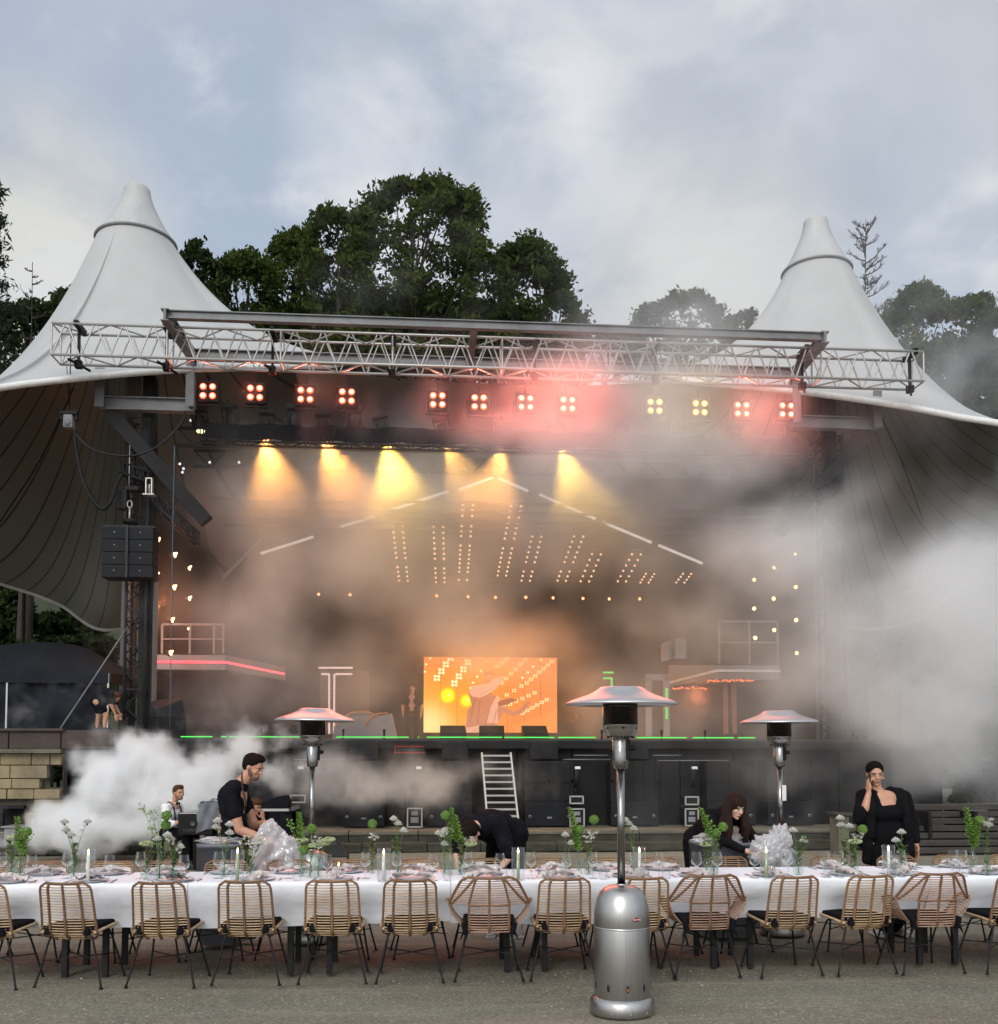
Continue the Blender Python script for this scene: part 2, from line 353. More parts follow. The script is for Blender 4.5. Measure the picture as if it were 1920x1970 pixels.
# ================================================================== GROUND
def ground_mat():
    mt = bpy.data.materials.new('gravel_ground'); mt.use_nodes = True; nt = mt.node_tree; b = nt.nodes['Principled BSDF']
    b.inputs['Roughness'].default_value = 0.95; b.inputs['Specular IOR Level'].default_value = 0.2
    tcn = nt.nodes.new('ShaderNodeTexCoord')
    def noise(s, d, r=0.6, st=None, dist=0):
        n = nt.nodes.new('ShaderNodeTexNoise'); n.inputs['Scale'].default_value = s; n.inputs['Detail'].default_value = d; n.inputs['Roughness'].default_value = r
        n.inputs['Distortion'].default_value = dist
        mp = nt.nodes.new('ShaderNodeMapping'); nt.links.new(tcn.outputs['Object'], mp.inputs[0]); nt.links.new(mp.outputs[0], n.inputs[0])
        if st: mp.inputs['Scale'].default_value = st
        return n.outputs[0]
    def ramp(v, lo, hi, a=0., b_=1.):
        n = nt.nodes.new('ShaderNodeMapRange'); n.inputs[1].default_value = lo; n.inputs[2].default_value = hi; n.inputs[3].default_value = a; n.inputs[4].default_value = b_
        nt.links.new(v, n.inputs[0]); return n.outputs[0]
    def mix(f, a, b_):
        n = nt.nodes.new('ShaderNodeMix'); n.data_type = 'RGBA'; nt.links.new(f, n.inputs[0])
        for i, v in ((6, a), (7, b_)):
            if isinstance(v, tuple): n.inputs[i].default_value = (*v, 1)
            else: nt.links.new(v, n.inputs[i])
        return n.outputs[2]
    c = mix(ramp(noise(0.9, 6, 0.65), 0.35, 0.65), (0.18, 0.17, 0.13), (0.255, 0.238, 0.185))
    c = mix(ramp(noise(0.35, 4, 0.6, None, 1.0), 0.45, 0.7, 0, 0.55), c, (0.16, 0.13, 0.09))
    c = mix(ramp(noise(3.2, 7, 0.75, (1, 1, 1), 0.6), 0.56, 0.70, 0, 0.5), c, (0.40, 0.36, 0.30))
    c = mix(ramp(noise(11, 6, 0.8, None, 0.8), 0.50, 0.64, 0, 0.55), c, (0.12, 0.11, 0.08))
    c = mix(ramp(noise(17, 6, 0.85, None, 0.5), 0.57, 0.68, 0, 0.6), c, (0.44, 0.42, 0.37))
    c = mix(ramp(noise(30, 3, 0.8), 0.42, 0.62, 0, 0.65), c, (0.11, 0.10, 0.075))
    c = mix(ramp(noise(40, 2, 0.8), 0.60, 0.70, 0, 0.8), c, (0.52, 0.50, 0.44))
    c = mix(ramp(noise(1.2, 6, 0.7, (0.14, 2.2, 1), 0.4), 0.52, 0.62, 0, 0.4), c, (0.34, 0.29, 0.22))
    nt.links.new(c, b.inputs['Base Color'])
    bp = nt.nodes.new('ShaderNodeBump'); bp.inputs['Strength'].default_value = 0.7; bp.inputs['Distance'].default_value = 0.012
    nt.links.new(noise(70, 4, 0.8), bp.inputs['Height']); nt.links.new(bp.outputs[0], b.inputs['Normal'])
    return mt
M['ground'] = ground_mat()
xs = [-400, -120, -40, -16] + [x * 0.5 for x in range(-24, 37)] + [24, 50, 130, 400]
ys = [-60, -10, 0] + [4 + 0.35 * k for k in range(45)] + [22, 30, 45, 90, 250, 900]
def gh(x, y):
    inside = 1 if (-14 < x < 20 and 3 < y < 19) else 0
    return inside * 0.012 * (math.sin(x * 1.3 + y * 0.7) + math.sin(x * 0.5 - y * 1.9)) - 0.012
g = MB(); g.sheet([[Vector((x, y, gh(x, y))) for x in xs] for y in ys]); g.build('ground', 'ground', kind='structure')

pb = MB(); prn = random.Random(77)
for _ in range(3200):
    y = prn.uniform(5.9, 8.6) if prn.random() < .8 else prn.uniform(8.6, 12); x = prn.uniform(-5.2, 7.2); s_ = prn.uniform(.0025, .0075) * (1 if prn.random() < .93 else 1.9)
    pb.ell((x, y, gh(x, y) + s_ * .2), (s_ * prn.uniform(.8, 1.5), s_, s_ * .6), 5, 3, Matrix.Rotation(prn.uniform(0, 3), 3, 'Z'))
pb.build('gravel', mat('loose_pebbles', (.36, .34, .29), .9, 0, (.10, .095, .08), 40), label='loose small pebbles scattered on the sandy ground', cat='gravel', kind='stuff')
hm = MB(); hrnd = random.Random(3)
hm.sheet([[Vector((x * 6.0, 62 + 10 * j, (-1, 15, 21, 24)[j] * (1 + .12 * math.sin(x * 1.7) + .10 * math.sin(x * .61 + 2)) if j else -1)) for x in range(-40, 41)] for j in range(4)])
hm.build('hill', mat('wooded_slope', (.018, .026, .012), .95, 0, (.035, .045, .018), 1.5, 1.0, 2.5), kind='structure')

# terrace and the two old steps in front of the stage
def roughslab(name, x0, x1, y0, y1, z0, z1, m, bl=1.25, **kw):
    o = MB(); x = x0; rnd = random.Random(int(x0 * 10 + y0 * 7))
    while x < x1 - 0.05:
        w = min(bl * rnd.uniform(0.8, 1.25), x1 - x)
        dz = rnd.uniform(-0.012, 0.008); dy = rnd.uniform(-0.02, 0.02)
        o.rbox((x + w / 2, (y0 + y1) / 2 + dy, (z0 + z1) / 2 + dz / 2), (w - 0.012, y1 - y0, z1 - z0 + dz), 0.02)
        x += w
    return o.build(name, m, **kw)
st = empty('stone_steps', (0, 18.8, 0), label='two low mossy stone steps running along the foot of the stage', cat='steps')
sx0, sx1 = -8.0, 12.0
p = roughslab('step', sx0, sx1, 18.85, 19.35, 0.0, 0.17, 'mossy'); p.parent = st; p.matrix_parent_inverse = Matrix.Translation((0, -18.8, 0))
p = roughslab('step', sx0, sx1, 19.25, 19.8, 0.0, 0.30, 'mossy'); p.parent = st; p.matrix_parent_inverse = Matrix.Translation((0, -18.8, 0))
p = roughslab('coping', sx0, sx1, 19.22, 19.82, 0.30, 0.37, 'concrete'); p.parent = st; p.matrix_parent_inverse = Matrix.Translation((0, -18.8, 0))
MB().box((2, 20.5, 0.17), (20, 1.4, 0.36)).build('terrace_floor', 'concrete', kind='structure')

# ================================================================== STAGE
ZS = 2.2
stage = empty('open_air_stage', (2, 21, 0), label='large dark open-air stage with black back wall, filled with smoke', cat='stage')
def spart(mb, name, m, par=None):
    o = mb.build(name, m); o.parent = par or stage
    if par is None: o.matrix_parent_inverse = Matrix.Translation((-2, -21, 0))
    return o
spart(MB().box((2, 28, ZS - 0.1), (19, 14, 0.2)), 'deck', 'deck')
fm = MB()
for k in range(16): fm.rbox((-6.9 + k * 1.19, 21.25, 1.15), (1.17, 0.06, 1.7), 0.012)
fm.box((2, 21.02, 2.08), (19, 0.10, 0.16))
spart(fm, 'fascia', 'black')
spart(MB().box((2, 35.1, 5), (20, 0.2, 10)), 'back_wall', 'black')
spart(MB().box((-6.9, 30, 5), (0.2, 10, 9)), 'side_wall', 'black'); spart(MB().box((11.0, 30, 5), (0.2, 10, 9)), 'side_wall', 'black')
spart(MB()._add([(-4.7, 24.6, 9.55), (10.2, 24.6, 9.55), (10.6, 35, 8.3), (-5.4, 35, 8.3)], [(0, 1, 2, 3)], False)._add([(-4.7, 24.6, 9.62), (10.2, 24.6, 9.62), (10.6, 35, 8.37), (-5.4, 35, 8.37)], [(3, 2, 1, 0)], False), 'inner_ceiling', 'black')
# ceiling trusses and drapes
cm = MB()
for k in range(2):
    y = 22.6 + k * 1.6; z = 9.3 - 0.0 * k
    cm.bar((-5.6, y, z), (9.6, y, z), 0.07); cm.bar((-5.6, y, z - 0.4), (9.6, y, z - 0.4), 0.07)
    for q in range(38):
        x = -5.6 + q * 0.4; cm.bar((x, y, z - (0.4 if q % 2 else 0)), (x + 0.4, y, z - (0 if q % 2 else 0.4)), 0.03)
spart(cm, 'ceiling_truss', 'blackmetal')
rails = MB()
for k in range(4):
    y = 25.0 + k * 0.5; rails.bar((-5.3, y, 8.35 - k * 0.11), (9.4, y, 8.35 - k * 0.11), 0.06)
spart(rails, 'drape_rail', 'blackmetal')
# stage edge LED line, made of strips that stand along the edge
M['green'] = emat('green_led', (0.12, 1.0, 0.15), 1.1)
segs = [(345, 405), (422, 432), (437, 592), (642, 780), (797, 800), (814, 958), (962, 1058), (1065, 1136), (1215, 1310), (1322, 1400), (1408, 1440)]
grp = 'green light strips along the stage edge'
for i, (a, b) in enumerate(segs):
    pa = at(a, 1404, 20.93); pb = at(b, 1404, 20.93)
    MB().box(((pa.x + pb.x) / 2, 20.93, 2.235), (pb.x - pa.x, 0.03, 0.024)).build('led_strip', 'green',
        label='thin green light strip on the stage edge, %s from the stone wall' % ORD[i], cat='light strip', group=grp)

# ------------------------------------------------------------------ membrane tents
def membrane_mat():
    mt = bpy.data.materials.new('membrane'); mt.use_nodes = True; nt = mt.node_tree; b = nt.nodes['Principled BSDF']
    b.inputs['Roughness'].default_value = 0.6
    uv = nt.nodes.new('ShaderNodeUVMap'); sp = nt.nodes.new('ShaderNodeSeparateXYZ'); nt.links.new(uv.outputs[0], sp.inputs[0])
    fr = nt.nodes.new('ShaderNodeMath'); fr.operation = 'FRACT'; nt.links.new(sp.outputs[0], fr.inputs[0])
    ab = nt.nodes.new('ShaderNodeMath'); ab.operation = 'SUBTRACT'; ab.inputs[1].default_value = 0.5; nt.links.new(fr.outputs[0], ab.inputs[0])
    a2 = nt.nodes.new('ShaderNodeMath'); a2.operation = 'ABSOLUTE'; nt.links.new(ab.outputs[0], a2.inputs[0])
    sm = nt.nodes.new('ShaderNodeMapRange'); sm.inputs[1].default_value = 0.035; sm.inputs[2].default_value = 0.05; sm.inputs[3].default_value = 1; sm.inputs[4].default_value = 0
    nt.links.new(a2.outputs[0], sm.inputs[0])
    tcn = nt.nodes.new('ShaderNodeTexCoord'); no = nt.nodes.new('ShaderNodeTexNoise'); no.inputs['Scale'].default_value = 0.8; no.inputs['Detail'].default_value = 6
    mp = nt.nodes.new('ShaderNodeMapping'); mp.inputs['Scale'].default_value = (1.5, 1.5, 0.3); nt.links.new(tcn.outputs['Object'], mp.inputs[0]); nt.links.new(mp.outputs[0], no.inputs[0])
    def mix(f, a, b_):
        n = nt.nodes.new('ShaderNodeMix'); n.data_type = 'RGBA'
        if isinstance(f, float): n.inputs[0].default_value = f
        else: nt.links.new(f, n.inputs[0])
        for i, v in ((6, a), (7, b_)):
            if isinstance(v, tuple): n.inputs[i].default_value = (*v, 1)
            else: nt.links.new(v, n.inputs[i])
        return n.outputs[2]
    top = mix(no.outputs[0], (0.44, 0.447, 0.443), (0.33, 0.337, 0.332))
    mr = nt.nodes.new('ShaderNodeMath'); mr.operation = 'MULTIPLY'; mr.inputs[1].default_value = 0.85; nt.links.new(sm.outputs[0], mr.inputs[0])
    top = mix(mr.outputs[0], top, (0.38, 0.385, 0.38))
    under = mix(sm.outputs[0], (0.20, 0.20, 0.175), (0.05, 0.05, 0.043))  # underside darker than the top: shade under the tent put into the colour
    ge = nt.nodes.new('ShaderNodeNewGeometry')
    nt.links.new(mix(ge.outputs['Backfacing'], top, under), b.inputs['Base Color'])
    return mt
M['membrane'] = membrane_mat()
def cone_tent(name, ringc, rr, loop, label, peak_dz=1.40, p=2.9, seams=40):
    lp = spline(loop, 14, True); n = len(lp)
    ringc = Vector(ringc)
    # ring angle follows the direction of each border point
    angs = [math.atan2(q.y - ringc.y, q.x - ringc.x) for q in lp]
    for i in range(1, n):
        while angs[i] - angs[i - 1] > math.pi: angs[i] -= 2 * math.pi
        while angs[i] - angs[i - 1] < -math.pi: angs[i] += 2 * math.pi
    rows = 26; verts = []; uvs = []
    for j in range(rows + 1):
        t = (j / rows) ** 1.5
        for i in range(n + 1):
            a = angs[i % n]; q = lp[i % n]; r0 = Vector((math.cos(a) * rr, math.sin(a) * rr, 0)) + ringc
            fr_w = .5 + .5 * max(-1, min(1, -math.sin(a) * 1.5)); w_ = .95 - .45 * fr_w
            zt = w_ * (1 - (1 - t) ** p) + (1 - w_) * t
            v = Vector((r0.x + (q.x - r0.x) * t, r0.y + (q.y - r0.y) * t, r0.z + (q.z - r0.z) * zt))
            verts.append(v); uvs.append((i / n * seams + 0.25, t))
    faces = []; w = n + 1
    ccw = (angs[-1] > angs[0])
    for j in range(rows):
        for i in range(n):
            f = (j * w + i, (j + 1) * w + i, (j + 1) * w + i + 1, j * w + i + 1)
            faces.append(f if ccw else f[::-1])
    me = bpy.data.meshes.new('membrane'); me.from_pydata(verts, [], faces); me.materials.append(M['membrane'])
    ul = me.uv_layers.new(name='UVMap')
    for lo in me.loops: ul.data[lo.index].uv = uvs[lo.vertex_index]
    me.polygons.foreach_set('use_smooth', [True] * len(faces))
    root = empty(name, (ringc.x, ringc.y, 0), label=label, cat='tent')
    inv = Matrix.Translation((-ringc.x, -ringc.y, 0))
    def put(o): o.parent = root; o.matrix_parent_inverse = inv; return o
    mo = bpy.data.objects.new('membrane', me); col.objects.link(mo); put(mo)
    # cap
    H = peak_dz; prof = []
    for k in range(13):
        t = k / 12; prof.append((rr * 1.02 * ((1 - t) ** 1.55) + 0.33 * (1 - (1 - t) ** 1.7), 0.06 + H * t))
    prof += [(0.30, 0.06 + H + 0.05), (0.2, 0.06 + H + 0.09), (0.0, 0.06 + H + 0.1)]
    put(MB().lathe(prof, ringc, 40).build('cap', 'capfabric'))
    put(MB().tube([ringc + Vector((math.cos(a) * rr * 1.03, math.sin(a) * rr * 1.03, 0.02)) for a in [2 * math.pi * k / 48 for k in range(48)]], 0.038, 8, closed=True).build('ring', 'ringgrey'))
    put(MB().tube([q + Vector((0, 0, -0.02)) for q in lp], 0.07, 8, closed=True).build('edge_belt', 'whitepaint'))
    put(MB().cyl(ringc + Vector((0, 0, -ringc.z)), ringc + Vector((0, 0, -0.3)), 0.22, 0.16, 16).build('mast', 'galv'))
    return root
M['capfabric'] = mat('cap_fabric', (0.43, 0.438, 0.435), 0.6, 0, (0.35, 0.358, 0.353), 0.9, stretch=(2, 2, 0.3))
M['ringgrey'] = mat('ring_grey', (0.22, 0.22, 0.22), 0.6)
loopL = [at(-120, 768, 20), at(0, 738, 20.3), at(180, 717, 20.8), at(330, 705, 21.2), at(470, 700, 21.9), at(610, 697, 23), at(700, 712, 25),
         at(600, 900, 32), at(390, 1130, 34), at(210, 1200, 34.5), at(110, 1150, 34.2), at(0, 1112, 33.5), at(-200, 1060, 31), at(-330, 950, 26)]
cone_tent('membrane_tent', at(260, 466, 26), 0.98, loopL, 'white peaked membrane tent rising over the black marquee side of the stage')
loopR = [at(1240, 722, 25), at(1330, 728, 23), at(1440, 738, 21.9), at(1560, 750, 21.2), at(1700, 770, 20.8), at(1820, 792, 20.4), at(1990, 832, 20.2),
         at(2080, 930, 25), at(1960, 980, 30), at(1880, 1060, 33.5), at(1750, 1180, 34.3), at(1580, 1180, 34.5), at(1420, 1000, 34), at(1290, 860, 31)]
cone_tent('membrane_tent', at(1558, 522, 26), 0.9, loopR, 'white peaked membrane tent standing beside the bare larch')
# saddle roof between both tents
a0 = [at(560, 702, 23), at(700, 716, 24.3), at(850, 728, 24.8), at(1000, 735, 24.8), at(1130, 735, 24.6), at(1250, 730, 24.3), at(1400, 735, 23)]
fr = spline(a0, 8); rows = []
for j in range(9):
    t = j / 8; rows.append([Vector((q.x, q.y + (35 - q.y) * t, q.z - 1.2 * t + 0.5 * math.sin(t * 3.1))) for q in fr])
sr = MB(); sr.sheet(rows); sr.build('stage_roof', 'roofdark' if False else M.setdefault('roofdark', mat('roof_membrane', (0.16, 0.155, 0.14), 0.7)), label='dark membrane roof sheet spanning between the two peaked tents', cat='roof')

# ------------------------------------------------------------------ galvanised portal frame
def Ibar(mb, a, b, w=0.2, h=0.2):
    mb.bar(a, b, w, h * 0.14) if False else None
    a = Vector(a); b = Vector(b); d = (b - a).normalized()
    up = Vector((0, 0, 1)) if abs(d.z) < 0.9 else Vector((0, 1, 0))
    mb.bar(a, b, 0.05, h, up)
    mb.bar(a + up * (h / 2 + 0.011), b + up * (h / 2 + 0.011), w, 0.02, up); mb.bar(a - up * (h / 2 + 0.011), b - up * (h / 2 + 0.011), w, 0.02, up)
pf = empty('portal_frame', (1.6, 20.4, 0), label='galvanised steel girder frame behind the lighting truss above the stage', cat='steel frame')
inv = Matrix.Translation((-1.6, -20.4, 0))
def pput(mb, name, m, par=None):
    o = mb.build(name, m); o.parent = par or pf; o.matrix_parent_inverse = inv; return o
zt = 10.52
fl, fr_ = Vector((-5.08, 19.5, zt)), Vector((8.24, 19.5, zt)); bl, br = Vector((-5.03, 21.4, zt)), Vector((8.38, 21.4, zt))
b1 = MB(); Ibar(b1, fl, fr_, 0.14, 0.13); pput(b1, 'front_beam', 'galv')
b1 = MB(); Ibar(b1, bl, br, 0.2, 0.17); pput(b1, 'rear_beam', 'galv')
for a, b in ((fl, bl), (fr_, br)):
    b1 = MB(); Ibar(b1, a + Vector((0, -0.15, -0.05)), b, 0.16, 0.2); pput(b1, 'side_beam', 'galv')
b1 = MB(); Ibar(b1, (1.0, 19.5, zt), (1.0, 21.4, zt), 0.14, 0.16); pput(b1, 'side_beam', 'galv')
for x, s in ((-5.03, -1), (8.38, 1)):
    b1 = MB(); Ibar(b1, (x, 21.4, zt - 0.1), (x, 21.4, 9.35), 0.18, 0.16); pput(b1, 'hanger', 'galv')
    b1 = MB(); Ibar(b1, (x - s * 0.05, 21.5, 9.42), (x + s * 1.95, 21.5, 9.42), 0.22, 0.24); pput(b1, 'bracket', 'galv')
    b1 = MB(); Ibar(b1, (x + s * 1.9, 21.5, 9.3), (x + s * 1.9, 21.5, 10.15), 0.2, 0.3); pput(b1, 'post', 'galv')
    # big dark knee brace running inward and down
    b1 = MB(); b1.bar((x + s * 1.75, 21.6, 9.25), (x - s * 0.3, 21.75, 6.95), 0.26, 0.3); pput(b1, 'knee_brace', 'black')
    b1 = MB(); b1.bar((x + s * 1.0, 21.95, 0.0), (x + s * 1.0, 21.95, 10.2), 0.26, 0.26); pput(b1, 'column', 'black')

# ------------------------------------------------------------------ lattice trusses
def lattice(p0, p1, w, h, bays, rc=0.027, rb=0.015, up=(0, 0, 1), faces=(1, 1, 1, 1)):
    """box truss between two points: four chords and zig-zag bracing on its faces"""
    p0 = Vector(p0); p1 = Vector(p1); d = (p1 - p0).normalized(); u = Vector(up); x = d.cross(u).normalized()
    off = [x * sx * w / 2 + u * sz * h / 2 for sx, sz in ((-1, -1), (1, -1), (1, 1), (-1, 1))]
    ch = [MB().cyl(p0 + o, p1 + o, rc, n=8) for o in off]
    la = MB(); L_ = (p1 - p0).length
    for fi in range(4):
        if not faces[fi]: continue
        a, b = off[fi], off[(fi + 1) % 4]
        if fi in (1, 3):
            for k in range(bays):      # W bracing on the upright faces
                q0 = p0 + d * L_ * k / bays; qm = p0 + d * L_ * (k + 0.46) / bays; qn = p0 + d * L_ * (k + 0.54) / bays; q1 = p0 + d * L_ * (k + 1) / bays
                lo, hi = (a, b) if fi == 1 else (b, a)
                la.cyl(q0 + lo + d * 0.02, qm + hi, rb, n=6, caps=False); la.cyl(qn + hi, q1 + lo - d * 0.02, rb, n=6, caps=False)
        else:
            for k in range(bays):
                q0 = p0 + d * L_ * k / bays; q1 = p0 + d * L_ * (k + 1) / bays
                s, e = (a, b) if k % 2 == 0 else (b, a)
                la.cyl(q0 + s, q1 + e, rb, n=6, caps=False)
        for k in range(0, bays + 1, 4):
            q = p0 + d * L_ * k / bays; la.cyl(q + a, q + b, rb * 1.2, n=6, caps=False)
    return ch, la
def truss_thing(name, p0, p1, w, h, bays, m, label, cat='truss', group=None, **k):
    base = (Vector(p0) + Vector(p1)) / 2; root = empty(name, base, label=label, cat=cat, group=group); inv = Matrix.Translation(-base)
    ch, la = lattice(p0, p1, w, h, bays, **k)
    for c_ in ch: o = c_.build('chord', m); o.parent = root; o.matrix_parent_inverse = inv
    o = la.build('lattice', m); o.parent = root; o.matrix_parent_inverse = inv
    return root
tl = at(100, 646, 20); trr = at(1760, 706, 20)
trz = 10.16
MT = truss_thing('lighting_truss', (tl.x, 20.2, trz), (trr.x, 20.2, trz), 0.5, 0.64, 32, 'alu', 'long silver aluminium box truss spanning the whole stage front', rc=0.03, rb=0.017)
# black clamps and chain bags hanging under it
for i, x in enumerate((150, 318, 520, 748, 1020, 1250, 1530, 1735)):
    q = at(x, 690, 20.2); c_ = MB()
    c_.bar((q.x, 20.2, 10.55), (q.x, 20.2, 9.78), 0.05); c_.rbox((q.x, 20.2, 9.75), (0.14, 0.14, 0.16), 0.02); c_.rbox((q.x + 0.02, 20.2, 10.5), (0.1, 0.55, 0.12), 0.02)
    c_.bar((q.x - 0.12, 19.95, 9.76), (q.x + 0.15, 20.45, 9.72), 0.04)
    c_.build('truss_clamp', 'black', label='black hoist clamp on the silver truss, %s counting from the larger tent' % ORD[i], cat='clamp', group='hoist clamps on the silver truss')
# two dark batten trusses that carry the red blinders and the spotlights
truss_thing('lighting_truss', (-4.9, 21.9, 8.93), (8.9, 21.9, 8.93), 0.3, 0.36, 30, 'blackmetal', 'black truss hanging just below the red blinders')
dr = MB(); rows = []
for j in range(5):
    rows.append([Vector((-4.8 + k * 0.1, 21.72 + 0.03 * math.sin(k * 0.9 + j), 9.16 - j * 0.09 - 0.03 * abs(math.sin(k * 0.22)))) for k in range(137)])
dr.sheet(rows); dr.build('black_drape', 'blackcloth', label='black cloth wrapped along the truss below the red blinders', cat='drape')

# ------------------------------------------------------------------ side towers
def tower(x, y, z1, label, w=0.42):
    root = truss_thing('tower_truss', (x, y, 0.3), (x, y, z1), w, w, 24, 'blackmetal', label, cat='tower', group='lattice towers flanking the stage', up=(0, 1, 0), rc=0.035, rb=0.016)
    return root
qL = at(262, 1300, 21.9)
tower(qL.x, 21.9, 9.2, 'black lattice tower carrying the speaker block beside the marquee')
tower(9.35, 21.9, 9.2, 'smoke-veiled lattice tower standing under the smaller tent')
o = MB().box((qL.x + 0.27, 22.1, 4.3), (0.1, 0.3, 4.2)).box((qL.x + 0.02, 22.25, 4.3), (0.2, 0.05, 4.2))
o.build('pale_pillar', 'greypaint', label='pale grey pillar behind the speaker tower lattice', cat='pillar')
# speaker block
spk = empty('line_array', at(248, 1056, 21.4), label='black hanging loudspeaker block of eight cabinets on the stage tower', cat='loudspeaker')
c0 = at(248, 1056, 21.4)
for cx_ in (-1, 1):
    for r_ in range(4):
        w, h = 0.52, 0.265
        b1 = MB(); b1.rbox((cx_ * (w / 2 + 0.006), 0.05, 0.40 - r_ * 0.272), (w, 0.5, h), 0.015)
        cab = b1.build('cabinet', 'grille', spk)
        b2 = MB(); b2.cyl((cx_ * (w / 2 + 0.006), -0.212, 0.40 - r_ * 0.272 + 0.01), (cx_ * (w / 2 + 0.006), -0.202, 0.40 - r_ * 0.272 + 0.01), 0.014, n=10); b2.build('badge', 'alu', cab)
b1 = MB(); b1.box((0, 0.05, 0.56), (1.08, 0.3, 0.04)).cyl((0, 0.05, 0.58), (0, 0.05, 1.2), 0.012).cyl((-0.05, 0.05, 1.1), (-0.05, 0.05, 1.8), 0.02)
b1.box((0, -0.23, 0), (0.05, 0.03, 1.12)); b1.build('rigging_bar', 'blackmetal', spk)
# hoist and bracket hardware above the speaker
hq = at(248, 955, 21.4)
h_ = empty('chain_hoist', hq, label='black and silver chain hoist hanging above the speaker block', cat='hoist')
b1 = MB(); b1.rbox((-0.14, 0, 0), (0.2, 0.2, 0.42), 0.03); b1.rbox((0.05, 0.02, 0.25), (0.3, 0.2, 0.1), 0.02); b1.build('motor', 'black', h_)
b1 = MB(); b1.box((0.34, 0, 0.3), (0.02, 0.12, 0.36)).box((0.46, 0, 0.3), (0.02, 0.12, 0.36)).box((0.4, 0, 0.48), (0.14, 0.12, 0.02)).box((0.4, 0, 0.13), (0.24, 0.16, 0.02)).cyl((0.4, 0, .1), (0.4, 0, .5), 0.02)
b1.tube([(0.02, -0.05, -0.02 - 0.07 * math.cos(t) * 1.0 + 0) if False else (0.02 + 0.05 * math.sin(t), -0.08, -0.1 + 0.08 * math.cos(t)) for t in [k * 0.5 for k in range(13)]], 0.012, 6)
b1.cyl((0.02, -0.08, -0.5), (0.02, -0.08, -0.15), 0.018).cyl((-0.02, -0.02, 0.2), (-0.02, -0.02, 1.2), 0.01); b1.build('chain_and_hook', 'alu', h_)
b1 = MB(); b1.cyl((0.02, 0, -0.5), (0.02, 0, -0.42), 0.16, 0.16, 16); b1.build('swivel', 'black', h_)
# side arm trusses
truss_thing('side_truss', at(232, 893, 21.5), at(290, 915, 21.5), 0.22, 0.22, 6, 'black', 'short black truss stub poking out above the chain hoist', rc=0.03, rb=0.018)
truss_thing('side_truss', at(290, 950, 21.8), at(378, 1030, 22.2), 0.25, 0.25, 8, 'blackmetal', 'black truss slanting into the stage beside the speaker block', rc=0.03, rb=0.018)
truss_thing('side_truss', at(1560, 950, 21.5), at(1600, 925, 21.3), 0.3, 0.3, 6, 'blackmetal', 'short truss stub poking out of the smoke under the smaller tent', rc=0.03, rb=0.018)
# cables, ropes, guy wires
def cable(pts, r, m, label, name='cable', cat='cable', n=10):
    MB().tube(spline([at(*p) for p in pts], n), r, 6).build(name, m, label=label, cat=cat)
cable([(140, 822, 21), (165, 850, 21), (205, 866, 21), (262, 868, 21), (310, 845, 21), (345, 808, 21), (354, 785, 21.2)], 0.022, 'blackmetal', 'thin black cable looping from the floodlight to the portal frame')
cable([(142, 822, 21), (146, 860, 21), (158, 915, 21), (178, 955, 21), (196, 971, 21), (212, 955, 21), (222, 925, 21.2), (232, 905, 21.3)], 0.042, 'black', 'thick black cable sagging from the floodlight to the chain hoist')
cable([(333, 850, 21), (329, 1050, 21), (324, 1390, 21)], 0.009, M.setdefault('rope', mat('blue_rope', (0.05, 0.12, 0.17), 0.7)), 'thin blue-grey rope hanging straight down past the red balcony', 'rope', 'rope', 4)
cable([(244, 1195, 21.5), (175, 1300, 21), (108, 1400, 20.5)], 0.014, 'galv', 'slanting steel guy wire in front of the black marquee', 'guy_wire', 'wire', 3)
cable([(140, 740, 24), (75, 880, 25), (-10, 1010, 26)], 0.02, 'black', 'dark guy wire sloping under the larger tent', 'guy_wire', 'wire', 4)
cable([(1680, 790, 24), (1720, 880, 25), (1760, 990, 26)], 0.02, 'black', 'dark guy wire sloping under the smaller tent', 'guy_wire', 'wire', 4)
# floodlight head under the larger tent
fq = at(132, 798, 21)
fh = empty('floodlight', fq, label='grey moving floodlight hanging at the cable end below the larger tent', cat='floodlight')
MB().rbox((0, 0, -0.08), (0.2, 0.2, 0.28), 0.04).cyl((0, -0.12, -0.12), (0, -0.07, -0.12), 0.07, n=14).build('lamp_head', 'greypaint', fh)
MB().rbox((0, 0, 0.1), (0.36, 0.16, 0.08), 0.02).rbox((-0.15, 0, 0.05), (0.05, 0.1, 0.2), 0.01).rbox((0.15, 0, 0.05), (0.05, 0.1, 0.2), 0.01).cyl((0, 0, 0.1), (0.0, 0.0, 1.9), 0.012).build('yoke', 'black', fh)
MB().cyl(at(127, 690, 21) - fq, Vector((0, 0, 0.1)), 0.008).build('hanging_wire', 'black', fh)

